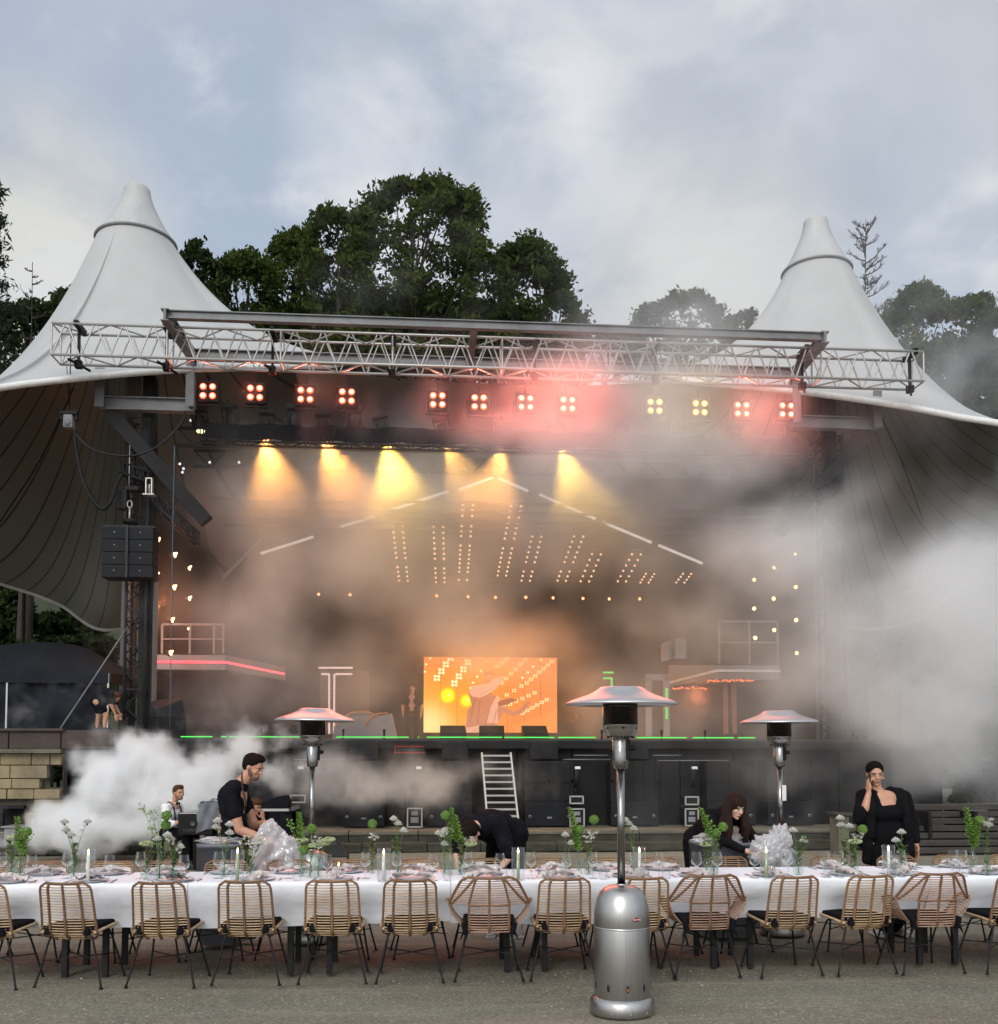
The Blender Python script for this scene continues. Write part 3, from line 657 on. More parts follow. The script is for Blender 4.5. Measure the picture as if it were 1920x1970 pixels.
# ================================================================== STAGE LAMPS
M['redlamp'] = emat('red_blinder_cell', (1.0, 0.10, 0.035), 3.6)
M['amberlamp'] = emat('amber_blinder_cell', (1.0, 0.45, 0.05), 1.8)
M['redhot'] = emat('red_blinder_core', (1.0, 0.42, 0.26), 5.0)
M['amberhot'] = emat('amber_core', (1.0, 0.72, 0.2), 4.0)
M['spotlamp'] = emat('spot_lens', (1.0, 0.88, 0.45), 14.0)
M['spotdim'] = emat('spot_lens_dim', (0.95, 0.9, 0.42), 3.0)
def blinder(c, amber, i):
    r = empty('blinder_light', c, label='%s four-cell blinder lamp, %s along the row from the larger tent' % ('yellow' if amber else 'glowing red', ORD[i]), cat='stage lamp', group='four-cell blinder lamps under the silver truss')
    h = MB(); h.rbox((0, 0.06, 0), (0.46, 0.16, 0.46), 0.02); h.box((0, 0.1, -0.28), (0.52, 0.04, 0.03)).box((-0.26, 0.1, -0.1), (0.02, 0.04, 0.36)).box((0.26, 0.1, -0.1), (0.02, 0.04, 0.36)).cyl((0, 0.12, 0.2), (0, 0.12, 0.45), 0.02)
    h.build('housing', 'black', r)
    for a in (-1, 1):
        for b in (-1, 1):
            tilt = Matrix.Rotation(R(90), 3, 'X')
            MB().lathe([(0.0, 0.024), (0.045, 0.02), (0.072, 0.0)], (a * 0.10, -0.03, b * 0.10), 18, rot=tilt).build('lamp_cell', 'amberlamp' if amber else 'redlamp', r)
            MB().lathe([(0.0, 0.012), (0.03, 0.006), (0.046, 0.0)], (a * 0.10, -0.052, b * 0.10), 14, rot=tilt).build('lamp_cell', 'amberhot' if amber else 'redhot', r)
    return r
bx = [(397, 747), (487, 750), (583, 754), (662, 757), (835, 764), (914, 768), (1003, 769), (1083, 772), (1249, 776), (1335, 779), (1415, 782), (1500, 783)]
for i, (x, y) in enumerate(bx):
    q = at(x, y, 21.45); am = i in (8, 9)
    b = blinder(q, am, i)
    li = bpy.data.lights.new('blinder_glow', 'SPOT'); li.energy = 130 if am else 600; li.color = (1, 0.6, 0.25) if am else (1.0, 0.16, 0.10)
    li.spot_size = R(74); li.spot_blend = 1.0; li.shadow_soft_size = 0.16
    lo = bpy.data.objects.new('blinder_glow', li); col.objects.link(lo); lo.parent = b; lo.location = (0, -0.12, 0); lo.rotation_euler = (R(-74), 0, 0)
sxs = [(383, 822, 1), (443, 815, 0), (505, 827, 3), (562, 818, 0), (618, 830, 3), (676, 822, 0), (733, 834, 3), (848, 838, 2), (958, 842, 3), (1068, 846, 3), (1183, 849, 1), (1288, 850, 1), (1398, 854, 1), (1513, 856, 1)]
for i, (x, y, k) in enumerate(sxs):
    q = at(x, y, 22.3)
    lab = {0: 'unlit spotlight hanging in the black truss row', 1: 'dimly lit yellow spotlight in the black truss row', 2: 'lit spotlight with faint beam in the black truss row', 3: 'bright yellow spotlight with a smoky beam in the truss row'}[k]
    r = empty('moving_spotlight', q, label=lab + ', ' + ORD[i] + ' from the marquee', cat='spotlight', group='moving spotlights under the black truss')
    tw = R(random.uniform(-14, 14)); r.rotation_euler = (0, tw, 0)
    MB().lathe([(0.0, 0.36), (0.10, 0.35), (0.135, 0.25), (0.145, 0.05), (0.12, 0.0), (0.10, 0.0)], (0, 0, 0), 18).build('head', 'blackmetal', r)
    MB().box((-0.17, 0, 0.27), (0.03, 0.08, 0.34)).box((0.17, 0, 0.27), (0.03, 0.08, 0.34)).rbox((0, 0, 0.48), (0.38, 0.22, 0.1), 0.02).cyl((0, 0, 0.5), (0, 0, 0.62), 0.03).build('yoke', 'black', r)
    MB().ell((0, 0, -0.005), (0.092, 0.092, 0.045), 14, 8).build('lens', {0: 'darkglass', 1: 'spotdim', 2: 'spotlamp', 3: 'spotlamp'}[k], r)
    if k >= 2:
        li = bpy.data.lights.new('spot_beam', 'SPOT'); li.energy = {2: 360, 3: 950}[k] * (.75, 1.15, 1, .85, 1.1)[i % 5]
        li.color = [(1, 0.62, 0.10), (1, 0.50, 0.10), (1.0, 0.42, 0.09), (1.0, 0.58, 0.10), (1.0, 0.40, 0.08), (1, 0.62, 0.10)][i % 6]
        li.spot_size = R(72); li.spot_blend = 0.8; li.shadow_soft_size = 0.05
        lo = bpy.data.objects.new('spot_beam', li); col.objects.link(lo); lo.parent = r; lo.location = (0, 0, -0.07)
        lo.rotation_euler = (R(4), R(random.uniform(-20, 20)), 0)
# white light bars that draw a gable
M['barlight'] = emat('white_tube', (1.0, 0.93, 0.86), 0.7)
gb = [((497, 1056), (598, 1024)), ((650, 1005), (715, 985)), ((738, 976), (856, 937)), ((876, 934), (940, 911)), ((951, 912), (1008, 937)), ((1029, 943), (1136, 990)), ((1150, 996), (1243, 1035)), ((1256, 1040), (1340, 1075))]
for i, (a, b) in enumerate(gb):
    MB().bar(at(*a, 26), at(*b, 26), 0.06).build('light_tube', 'barlight', label='white light tube of the gable outline, %s from the marquee' % ORD[i], cat='light tube', group='white light tubes forming a gable')
# sloping LED battens with paired bulbs
M['bulb'] = emat('warm_bulb', (1.0, 0.55, 0.30), 1.9)
bat = [((758, 1000), (770, 1112)), ((836, 1000), (840, 1115)), ((893, 958), (883, 1110)), ((986, 960), (955, 1110)), ((1028, 1008), (1002, 1112)), ((1110, 1008), (1070, 1112)), ((1140, 1052), (1114, 1114)), ((1217, 1052), (1184, 1114)), ((1242, 1092), (1228, 1114)), ((1313, 1092), (1296, 1114))]
for i, (a, b) in enumerate(bat):
    t0 = (a[1] - 958) / 154; Y0 = 27 + 5.5 * t0
    A = at(*a, Y0); B = at(*b, 32.5); r = empty('light_batten', (A + B) / 2, label='sloping ceiling strip of paired warm bulbs, %s from the marquee' % ORD[i], cat='light strip', group='ceiling strips of paired warm bulbs')
    c_ = (A + B) / 2; MB().bar(A - c_ + Vector((0, 0, .06)), B - c_ + Vector((0, 0, .06)), 0.34, 0.04).build('batten', 'black', r)
    bm_ = MB(); n = max(4, int((B - A).length / 0.33))
    for k in range(n):
        if k % 8 == 7: continue
        for s in (-1, 1): bm_.ell(A - c_ + (B - A) * ((k + 0.5) / n) + Vector((s * 0.14, 0, 0)), 0.034, 6, 4)
    bm_.build('bulbs', 'bulb', r)
for i, (x, y) in enumerate([(608, 1134), (668, 1135), (833, 1137), (893, 1139), (945, 1140), (1003, 1140), (1055, 1141), (1112, 1142), (1162, 1143), (1220, 1143)]):
    q = at(x, y, 31.0); o = MB(); o.m = 0; o.cyl(q + Vector((0, 0.0, 0)), q + Vector((0, 0.2, 0.06)), 0.07, 0.07, 10); o.m = 1; o.ell(q + Vector((0, -0.03, 0)), 0.045, 8, 6)
    o.build('small_spotlight', ['black', 'orangebulb'] if 'orangebulb' in M else ['black', M.setdefault('orangebulb', emat('orange_bulb', (1, 0.36, 0.14), 3.5))], label='small orange spotlight in the rear row above the screen, %s from the marquee' % ORD[i], cat='spotlight', group='small orange spotlights in the rear row')
# festoon spotlights beside both towers
M['festoon'] = emat('festoon_bulb', (1.0, 0.5, 0.16), 16.0); M['festoony'] = emat('festoon_yellow', (1.0, 0.72, 0.22), 6.0)
fl_ = [(300, 1030, 1.0, 22.3), (333, 1058, .7, 23.5), (361, 1083, .4, 24.5), (298, 1096, 1., 22.3), (332, 1120, .7, 23.5), (361, 1141, .5, 24.5), (295, 1163, .8, 22.6), (328, 1182, .6, 23.5), (360, 1199, .3, 24.5), (292, 1229, .6, 22.6), (325, 1245, .7, 23.5)]
for i, (x, y, s, Y) in enumerate(fl_):
    q = at(x, y, Y); o = MB(); o.m = 0; o.lathe([(0.035, 0.12), (0.05, 0.05), (0.085, 0.0)], q + Vector((-0.05, .05, 0)), 12, rot=Matrix.Rotation(R(100), 3, 'X') @ Matrix.Rotation(R(35), 3, 'Y'))
    o.m = 1; o.ell(q, 0.026 + 0.03 * s, 8, 6); o.ell(q + Vector((0.05, -0.02, 0.03)), 0.02 * s + .008, 6, 4); o.ell(q + Vector((0.02, -0.02, -0.05)), 0.02 * s + .008, 6, 4)
    o.build('warm_bulb_lamp', ['black', 'festoon'], label='small warm bulb lamp beside the speaker tower, %s counting downwards' % ORD[i], cat='lamp', group='warm bulb lamps beside the speaker tower')
fr2 = [(1517, 1057, .5), (1477, 1083, .6), (1439, 1106, .5), (1518, 1120, .7), (1476, 1142, .7), (1439, 1161, .6), (1519, 1183, .8), (1477, 1202, .7), (1441, 1217, .7), (1520, 1246, .5)]
for i, (x, y, s) in enumerate(fr2):
    q = at(x, y, 23.0); o = MB(); o.m = 0; o.lathe([(0.03, 0.1), (0.07, 0.0)], q + Vector((0, .04, 0)), 10, rot=Matrix.Rotation(R(-90), 3, 'X'))
    o.m = 1; o.ell(q, 0.03 + 0.022 * s, 8, 6)
    o.build('yellow_bulb_lamp', ['black', 'festoony'], label='small yellow bulb shining through smoke near the pale balcony, %s counting downwards' % ORD[i], cat='lamp', group='yellow bulbs in the smoke near the pale balcony')
for x, y, e_ in ((300, 1070, 22), (300, 1150, 30), (300, 1235, 30), (1330, 1330, 30)):
    li = bpy.data.lights.new('festoon_glow', 'POINT'); li.energy = e_; li.color = (1, .30, .12); li.shadow_soft_size = .1
    lo = bpy.data.objects.new('festoon_glow', li); col.objects.link(lo); lo.location = at(x, y, 22.9)
glint = [(343, 885), (350, 894), (400, 882), (456, 882), (348, 901), (364, 802)]
for i, (x, y) in enumerate(glint):
    MB().ell(at(x, y, 23), 0.03, 8, 5).build('tiny_lamp', M.setdefault('coolbulb', emat('cool_bulb', (0.9, 0.93, 1.0), 1.2)), label='tiny pale indicator lamp on the dark ceiling rails, %s from the tower' % ORD[i], cat='lamp', group='tiny pale lamps on the dark ceiling rails')

# ================================================================== LED SCREEN with a generic concert picture
def screen_mat():
    mt = bpy.data.materials.new('led_picture'); mt.use_nodes = True; nt = mt.node_tree; nt.nodes.clear()
    o = nt.nodes.new('ShaderNodeOutputMaterial'); e = nt.nodes.new('ShaderNodeEmission'); e.inputs[1].default_value = 1.0
    tcn = nt.nodes.new('ShaderNodeTexCoord'); sp = nt.nodes.new('ShaderNodeSeparateXYZ'); nt.links.new(tcn.outputs['Generated'], sp.inputs[0])
    def ma(op, a, b=None):
        n = nt.nodes.new('ShaderNodeMath'); n.operation = op
        for i, v in enumerate((a, b)):
            if v is None: continue
            if isinstance(v, (int, float)): n.inputs[i].default_value = v
            else: nt.links.new(v, n.inputs[i])
        return n.outputs[0]
    def mix(f, a, b_):
        n = nt.nodes.new('ShaderNodeMix'); n.data_type = 'RGBA'; nt.links.new(f, n.inputs[0])
        for i, v in ((6, a), (7, b_)):
            if isinstance(v, tuple): n.inputs[i].default_value = (*v, 1)
            else: nt.links.new(v, n.inputs[i])
        return n.outputs[2]
    X, Z = sp.outputs[0], sp.outputs[2]
    yl = ma('MULTIPLY', ma('SUBTRACT', 1.0, ma('MULTIPLY', X, 1.5)), ma('SUBTRACT', 1.0, Z)); n = nt.nodes.new('ShaderNodeClamp'); nt.links.new(yl, n.inputs[0])
    c = mix(n.outputs[0], (1.0, 0.25, 0.03), (1.0, 0.62, 0.06))
    cl = nt.nodes.new('ShaderNodeClamp'); nt.links.new(ma('MULTIPLY', ma('SUBTRACT', X, 0.45), 1.3), cl.inputs[0]); c = mix(cl.outputs[0], c, (0.92, 0.33, 0.11))
    def sun(cx_, cz, r0, r1, c, colr):
        d = ma('SQRT', ma('ADD', ma('POWER', ma('MULTIPLY', ma('SUBTRACT', X, cx_), 1.78), 2), ma('POWER', ma('SUBTRACT', Z, cz), 2)))
        n = nt.nodes.new('ShaderNodeMapRange'); n.interpolation_type = 'SMOOTHSTEP'; n.inputs[1].default_value = r1; n.inputs[2].default_value = r0; nt.links.new(d, n.inputs[0])
        return mix(n.outputs[0], c, colr)
    c = sun(.18, .49, .0, .16, c, (1.3, 0.78, .0)); c = sun(.18, .49, .06, .11, c, (1.6, 1.05, .02)); c = sun(.19, .5, .0, .03, c, (3., 2.4, .5))
    c = sun(.32, .42, .0, .14, c, (1.3, 0.78, .0)); c = sun(.32, .42, .05, .09, c, (1.5, 1.0, .03)); c = sun(.33, .43, .0, .025, c, (2.6, 2.2, .5))
    c = sun(.93, .16, .0, .06, c, (1.8, 1.0, .5)); c = sun(.05, .1, .0, .4, c, (1.25, 0.9, .35))
    nt.links.new(c, e.inputs[0]); nt.links.new(e.outputs[0], o.inputs[0]); return mt
M['ledpic'] = screen_mat()
A = at(808, 1253, 30); B = at(1063, 1398, 30); SW = B.x - A.x; SH = A.z - B.z
led = empty('led_screen', (A.x + SW / 2, 30, B.z), label='bright orange video screen showing a performer under rows of stage bulbs', cat='screen')
MB().rbox((0, 0.1, SH / 2), (SW + 0.04, 0.16, SH + 0.04), 0.01).build('casing', 'black', led)
MB().box((0, 0.0, SH / 2), (SW, 0.02, SH)).build('display', 'ledpic', led)
sg = bpy.data.lights.new('screen_glow', 'AREA'); sg.shape = 'RECTANGLE'; sg.size = SW; sg.size_y = SH; sg.energy = 520; sg.color = (1.0, 0.34, 0.06)
sgo = bpy.data.objects.new('screen_glow', sg); col.objects.link(sgo); sgo.parent = led; sgo.location = (0, -0.06, SH / 2); sgo.rotation_euler = (R(-90 - 12), 0, 0)
M['pinkpic'] = emat('picture_pink', (0.95, 0.46, 0.30), 0.95); M['pinkpic2'] = emat('picture_pink_shade', (0.75, 0.27, 0.14), 0.85); M['dotpic'] = emat('picture_bulbs', (1.0, 0.78, 0.42), 1.7)
def S(u, v, k=0): return Vector(((u - 0.5) * SW, -0.0125 - 0.0012 * k, v * SH))
def poly(pts, k):
    f = MB(); f._add([S(u, v, k) for u, v in pts], [tuple(range(len(pts)))], False); return f
poly([(.31, 0.0), (.33, .30), (.36, .36), (.33, .54), (.36, .62), (.42, .62), (.46, .58), (.52, .50), (.56, .46), (.60, .38), (.59, .24), (.55, .12), (.56, 0.0)], 1).build('picture_coat', 'pinkpic2', led)
poly([(.34, .54), (.36, .62), (.42, .63), (.48, .66), (.56, .74), (.60, .70), (.54, .58), (.47, .50), (.42, .46), (.36, .48)], 2).build('picture_sleeve', 'pinkpic', led)
poly([(.44, .68), (.45, .76), (.48, .79), (.52, .78), (.54, .72), (.51, .67), (.47, .64)], 3).build('picture_head', 'pinkpic2', led)
poly([(.50, .70), (.60, .755), (.61, .735), (.52, .66)], 4).build('picture_bow', 'pinkpic', led)
poly([(.32, 0.0), (.32, .06), (.42, .10), (.47, .0)], 3).build('picture_trousers', 'pinkpic', led)
poly([(.47, .13), (.50, .34), (.55, .50), (.57, .46), (.55, .30), (.56, .12)], 4).build('picture_shirt', 'pinkpic', led)
poly([(.57, .30), (.66, .22), (.74, .26), (.80, .40), (.78, .42), (.72, .31), (.66, .28), (.60, .36)], 2).build('picture_arm', 'pinkpic2', led)
poly([(.66, .10), (.99, .28), (.99, .0), (.70, .0)], 1).build('picture_floor', M.setdefault('floorpic', emat('picture_floor', (1.0, 0.33, 0.08), 1.0)), led)
M['pinkpic3'] = emat('picture_pink_dark', (.52, .16, .08), .8)
poly([(.445, .745), (.455, .80), (.50, .815), (.535, .79), (.53, .765), (.49, .775)], 5).build('picture_hair', 'pinkpic3', led)
poly([(.55, .40), (.60, .44), (.66, .46), (.70, .43), (.66, .40), (.60, .36), (.56, .35)], 5).build('picture_instrument', 'pinkpic3', led)
ln = MB()
for (u0, v0, u1, v1, w_) in ((.36, .30, .38, .46, .006), (.40, .10, .42, .44, .006), (.45, .06, .49, .30, .005), (.39, .57, .47, .60, .006), (.42, .50, .50, .58, .006), (.34, .14, .36, .28, .006), (.52, .10, .54, .30, .004), (.36, .02, .41, .06, .005), (.62, .26, .72, .26, .005)):
    ln._add([S(u0, v0, 6), S(u0 + w_, v0, 6), S(u1 + w_, v1, 6), S(u1, v1, 6)], [(0, 1, 2, 3)], False)
ln.build('picture_folds', 'pinkpic3', led)
for k in range(1, 8): MB().box(((k / 8 - .5) * SW, -.0108, SH / 2), (.006, .001, SH)).build('panel_joint', 'black', led)
dm = MB()
def dot(u, v, r, k=1): dm._add([S(u, v, k)] + [S(u, v, k) + Vector((r * math.cos(a), 0, r * math.sin(a))) for a in [j * math.pi / 4 for j in range(8)]], [(0, 1 + j, 1 + (j + 1) % 8) for j in range(8)], False)
for (u0, v0, u1, v1, n) in ((.20, .99, .10, .72, 4), (.33, .93, .23, .65, 4)):
    for k in range(n):
        u = u0 + (u1 - u0) * k / (n - 1); v = v0 + (v1 - v0) * k / (n - 1)
        for a in (-.013, .013):
            for b_ in (-.022, .022):
                if v + b_ < .985: dot(u + a, v + b_, 0.045)
for (u0, v0, u1, v1, n) in ((.62, .98, .55, .88, 3), (.76, .97, .58, .66, 6), (.96, .95, .77, .66, 7), (.83, .53, .60, .34, 6), (.92, .44, .74, .26, 6), (.73, .62, .62, .50, 3)):
    for k in range(n):
        u = u0 + (u1 - u0) * k / (n - 1); v = v0 + (v1 - v0) * k / (n - 1)
        for a in (-.008, .010):
            for b_ in (-.013, .013): dot(u + a, v + b_, 0.022)
for u, v in ((.02, .9), (.01, .8), (.05, .98), (.43, .82), (.40, .74), (.37, .66), (.35, .59), (.47, .95), (.78, .80), (.82, .88), (.74, .73), (.88, .97)): dot(u, v, 0.035)
dm.build('picture_bulbs', 'dotpic', led)
# tall black panel beside the screen, flown on the deck
q = at(763, 1400, 29.6); pw = (at(808, 1300, 29.6) - at(718, 1300, 29.6)).x; ph = at(763, 1252, 29.6).z - ZS
MB().rbox((q.x, 29.6, ZS + ph / 2), (pw, 0.14, ph), 0.01).box((q.x - pw * .49, 29.5, ZS + ph / 2), (0.04, 0.06, ph)).build('stage_flat', 'screenback', label='tall black scenery flat standing beside the bright orange screen', cat='scenery flat')

# stage monitors and boxes on the deck edge
grp = 'stage monitors in front of the screen'
for i, x in enumerate((865, 938, 1021)):
    a = at(x, 1400, 22.0); r = empty('stage_monitor', (a.x, 22.0, ZS), R(random.uniform(-4, 4)), label='black wedge monitor in front of the orange screen, %s of three' % ORD[i], cat='monitor', group=grp)
    b = MB(); b._add([(-.28, -.2, 0), (.28, -.2, 0), (.28, .25, 0), (-.28, .25, 0), (-.28, -.14, .12), (.28, -.14, .12), (.28, .2, .33), (-.28, .2, .33)],
                     [(3, 2, 1, 0), (0, 1, 5, 4), (4, 5, 6, 7), (6, 2, 3, 7), (0, 4, 7, 3), (1, 2, 6, 5)], False); b.build('cabinet', 'grille', r)
    MB().box((0, .03, .235), (.5, .34, .01), Matrix.Rotation(R(32), 3, 'X')).build('front_grille', 'black', r)
for i, x in enumerate((500, 605, 655, 733, 1148, 1262, 1345)):
    a = at(x, 1400, 20.98); MB().cyl((a.x, 20.98, ZS), (a.x, 20.98, ZS + .14), 0.02, n=8).rbox((a.x, 20.98, ZS + .16), (.05, .05, .09), .01).build('mic_stub', 'black', label='short black microphone stub on the stage edge, %s from the marquee' % ORD[i], cat='microphone', group='microphone stubs on the stage edge')
# wedge speaker pair at the stage corner next to the tower
r = empty('corner_speaker', at(320, 1385, 21.6) * 1.0, R(35), label='black wedge speaker on a box at the stage corner beside the tower', cat='loudspeaker'); r.location.z = ZS
MB().rbox((0, 0, .22), (.62, .5, .44), .02).build('base_box', 'black', r)
b = MB(); b._add([(-.3, -.25, .45), (.3, -.25, .45), (.3, .25, .45), (-.3, .25, .45), (-.3, .25, .80), (.3, .25, .95), (.3, -.02, .86), (-.3, -.1, .62)], [(3, 2, 1, 0), (0, 1, 6, 7), (7, 6, 5, 4), (5, 2, 3, 4), (0, 7, 4, 3), (1, 2, 5, 6)], False); b.build('wedge', 'grille', r)

# subwoofer stacks in front of the fascia
def substack(x0, x1, yt, yb, i, Y=20.75):
    a = at(x0, yb, Y); b_ = at(x1, yt, Y); w = b_.x - a.x; h = b_.z - 0.37
    r = empty('subwoofer_stack', (a.x + w / 2, Y + 0.0, 0.37), label='black subwoofer stack on the terrace, %s from the stone wall' % ORD[i], cat='loudspeaker', group='subwoofer stacks below the stage')
    lo = h * 0.38
    MB().rbox((0, .1, lo / 2), (w, .55, lo - .01), .015).build('lower_cabinet', 'grille', r)
    c_ = MB(); c_.rbox((0, .12, lo + (h - lo) / 2), (w, .5, h - lo), .012)
    for px_ in (-1, 0, 1):
        c_.box((px_ * w * .47 if px_ else 0, -.13, lo + (h - lo) / 2), (.05, .06, h - lo))
    c_.box((0, -.13, lo + (h - lo) * .5), (w, .06, .05)).box((w * .22, -.13, lo + (h - lo) / 2), (.04, .05, h - lo))
    c_.build('upper_cabinet', 'black', r)
    MB().rbox((0, -.185, lo * .35), (.10, .01, .035), .004).build('badge', 'greypaint', r)
    for s in (-1, 1): MB().lathe([(.03, 0), (.035, .01), (.02, .02)], (s * w * .40, -.18, lo * .4), 10, rot=Matrix.Rotation(R(90), 3, 'X')).build('handle', 'alu', r)
for i, (a, b_) in enumerate(((655, 735), (815, 900), (1000, 1092), (1163, 1252), (1345, 1435), (1460, 1545))): substack(a, b_, 1452, 1577, i)
for i, (x0, x1) in enumerate(((667, 722), (843, 893), (1012, 1064), (1190, 1236))):
    a = at(x0, 1449, 20.75); b_ = at(x1, 1416, 20.75)
    MB().rbox(((a.x + b_.x) / 2, 20.85, (a.z + b_.z) / 2), (b_.x - a.x, .35, b_.z - a.z), .015).box(((a.x + b_.x) / 2, 20.67, (a.z + b_.z) / 2), (b_.x - a.x - .06, .01, b_.z - a.z - .06)).build('front_fill_speaker', 'black', label='small black speaker on top of a subwoofer stack, %s from the stone wall' % ORD[i], cat='loudspeaker', group='small speakers on the subwoofer stacks')
# flight cases
def case(x, yb, yt, w, i, lab, drawers=False):
    Y = 20.35; a = at(x, yb, Y); b_ = at(x, yt, Y); h = b_.z - a.z
    z0 = a.z if a.z > .5 else .37; h = b_.z - z0
    r = empty('flight_case', (a.x, Y + .2, z0), label=lab, cat='case', group='flight cases below the stage')
    MB().rbox((0, 0, h / 2), (w - .02, .4, h - .02), .01).build('body', 'black', r)
    e = MB()
    for sx in (-1, 1): e.bar((sx * w / 2, -.2, 0), (sx * w / 2, -.2, h), .028)
    for z in (0.015, h - .015): e.bar((-w / 2, -.2, z), (w / 2, -.2, z), .028)
    e.build('edging', 'alu', r)
    if drawers:
        e = MB(); e.rbox((0, -.205, h * .72), (w * .45, .02, h * .2), .006); e.rbox((0, -.205, h * .38), (w * .55, .02, h * .28), .006); e.build('front_panel', 'greypaint', r)
case(1101, 1577, 1542, .29, 0, 'upright flight case with aluminium edges, nearest to the metal stairs', True); case(1100, 1534, 1518, .27, 1, 'small flight case stacked on the case nearest the metal stairs')
case(1320, 1577, 1542, .27, 2, 'upright flight case behind the bending woman', True); case(1320, 1536, 1519, .27, 3, 'small flight case stacked on the case behind the bending woman')
case(791, 1577, 1541, .29, 4, 'upright flight case half hidden in low smoke', True); case(568, 1532, 1516, .29, 5, 'small flight case in the smoke beyond the piano')
# tube lights with pale caps
for i, (x, y) in enumerate(((1101, 1466), (1324, 1466), (573, 1466), (798, 1466))):
    t_ = at(x + 1, y, 20.3); b_ = at(x - 3, y + 36, 20.3)
    o = MB(); o.m = 0; o.cyl(b_, t_, .042, .05, 12); o.cyl(at(x - 3, y + 60, 20.4), b_, .012); o.m = 1; o.rbox(t_ + Vector((0, 0, .01)), (.11, .10, .06), .015)
    o.build('pale_capped_tube', ['black', 'whitepaint'], label='short black tube with white cap hanging before the stage front, %s from the stone wall' % ['third', 'fourth', 'first', 'second'][i], cat='stage tube', group='black tubes with white caps')
# small details of the fascia: horizontal cable rails, red lit console
for i, (x0, x1, y) in enumerate(((1075, 1165, 1449), (1245, 1300, 1441), (1255, 1390, 1451), (560, 660, 1449), (1095, 1160, 1441))):
    a = at(x0, y, 20.9); b_ = at(x1, y, 20.9); MB().cyl(a, b_, .012, n=6).build('handrail', 'galv', label='thin grey rail across the stage front, %s one' % ORD[i], cat='rail', group='thin rails on the stage front')
M['redled'] = emat('red_led', (1.0, 0.10, 0.13), 2.2); M['orangeled'] = emat('orange_led', (1.0, 0.22, 0.07), 1.3)
q = at(782, 1432, 20.85); r = empty('lit_console', q, label='dark console outlined with a dim red light below the stage edge', cat='console')
MB().rbox((0, .1, 0), (.62, .2, .18), .01).build('body', 'black', r)
MB().bar((-.31, -.01, .09), (.31, -.01, .09), .012).bar((-.31, -.01, -.04), (.31, -.01, -.04), .012).bar((-.31, -.01, .09), (-.31, -.01, -.09), .012).build('outline', M.setdefault('dimred', emat('dim_red', (1, .08, .06), .45)), r)
# metal stairs down from the deck
r = empty('metal_stairs', at(955, 1577, 20.0), label='steep aluminium ladder stairs leaning against the stage front', cat='stairs'); r.location.z = 0
inv = Matrix.Translation(-r.location)
def sp_(mb, n, m_): o = mb.build(n, m_, r); o.matrix_parent_inverse = inv; return o
tl_, tr_ = at(919, 1438, 20.8), at(974, 1438, 20.8); bl_, br_ = at(931, 1578, 19.95), at(990, 1578, 19.95)
bl_.z = br_.z = .38
for a, b_ in ((tl_, bl_), (tr_, br_)):
    sp_(MB().bar(a, b_, .035, .12, (0, -1, 0.2)), 'side_rail', 'alu')
for k in range(11):
    t = (k + .3) / 11; a = tl_.lerp(bl_, t); b_ = tr_.lerp(br_, t)
    sp_(MB().box((a + b_) / 2, ((b_ - a).length - .03, .16, .035)), 'tread', 'alu')

# ------------------------------------------------------------------ balconies and doors on stage
def rail(root, pts, h, m='greypaint', inv=None):
    f = MB()
    for p in pts: f.bar(p, p + Vector((0, 0, h)), .05)
    for a, b_ in zip(pts, pts[1:]): f.bar(a + Vector((0, 0, h)), b_ + Vector((0, 0, h)), .05); f.bar(a + Vector((0, 0, h * .5)), b_ + Vector((0, 0, h * .5)), .035)
    o = f.build('railing', m, root); o.matrix_parent_inverse = inv
Yb = 24.0; a = at(288, 1277, Yb); b_ = at(430, 1250, Yb)
r = empty('balcony', ((a.x + b_.x) / 2, Yb + 1, a.z), label='small balcony with railing and glowing red light line beside the speaker tower', cat='balcony'); inv = Matrix.Translation(-r.location)
o = MB().box(((a.x + b_.x) / 2, Yb + 1, (a.z + b_.z) / 2), (b_.x - a.x, 2, b_.z - a.z)).build('platform', 'greypaint', r); o.matrix_parent_inverse = inv
o = MB().box(((a.x + b_.x) / 2, Yb - .012, at(350, 1263, Yb).z), (b_.x - a.x, .02, .06)).bar((b_.x + .01, Yb, at(350, 1263, Yb).z), (b_.x + 1.0, Yb + 2.8, at(350, 1263, Yb).z - .02), .05).build('red_light_line', 'redled', r); o.matrix_parent_inverse = inv
o = MB().box((b_.x + .5, Yb + 1.5, (a.z + b_.z) / 2), (.06, 3.1, b_.z - a.z), Matrix.Rotation(R(-19), 3, 'Z')).build('side_fascia', 'greypaint', r); o.matrix_parent_inverse = inv
rp = [at(x, 1247, Yb + .15) for x in (309, 362, 408, 426)]; rh = at(400, 1192, Yb + .15).z - rp[0].z
rail(r, rp, rh, inv=inv)
o = MB().box(((a.x + b_.x) / 2, Yb + 1.2, (a.z + ZS) / 2), (b_.x - a.x - .4, .1, a.z - ZS)).build('lower_wall', 'black', r); o.matrix_parent_inverse = inv
Yb = 26.0; a = at(1368, 1296, Yb); b_ = at(1488, 1270, Yb); c_ = at(1276, 1302, Yb + 1.6)
r = empty('balcony', ((a.x + b_.x) / 2, Yb + 1, a.z), label='grey angular balcony with orange lights beneath, veiled by smoke', cat='balcony'); inv = Matrix.Translation(-r.location)
o = MB().box(((a.x + b_.x) / 2, Yb + 1, (a.z + b_.z) / 2), (b_.x - a.x, 2, b_.z - a.z)).build('platform', 'greypaint', r); o.matrix_parent_inverse = inv
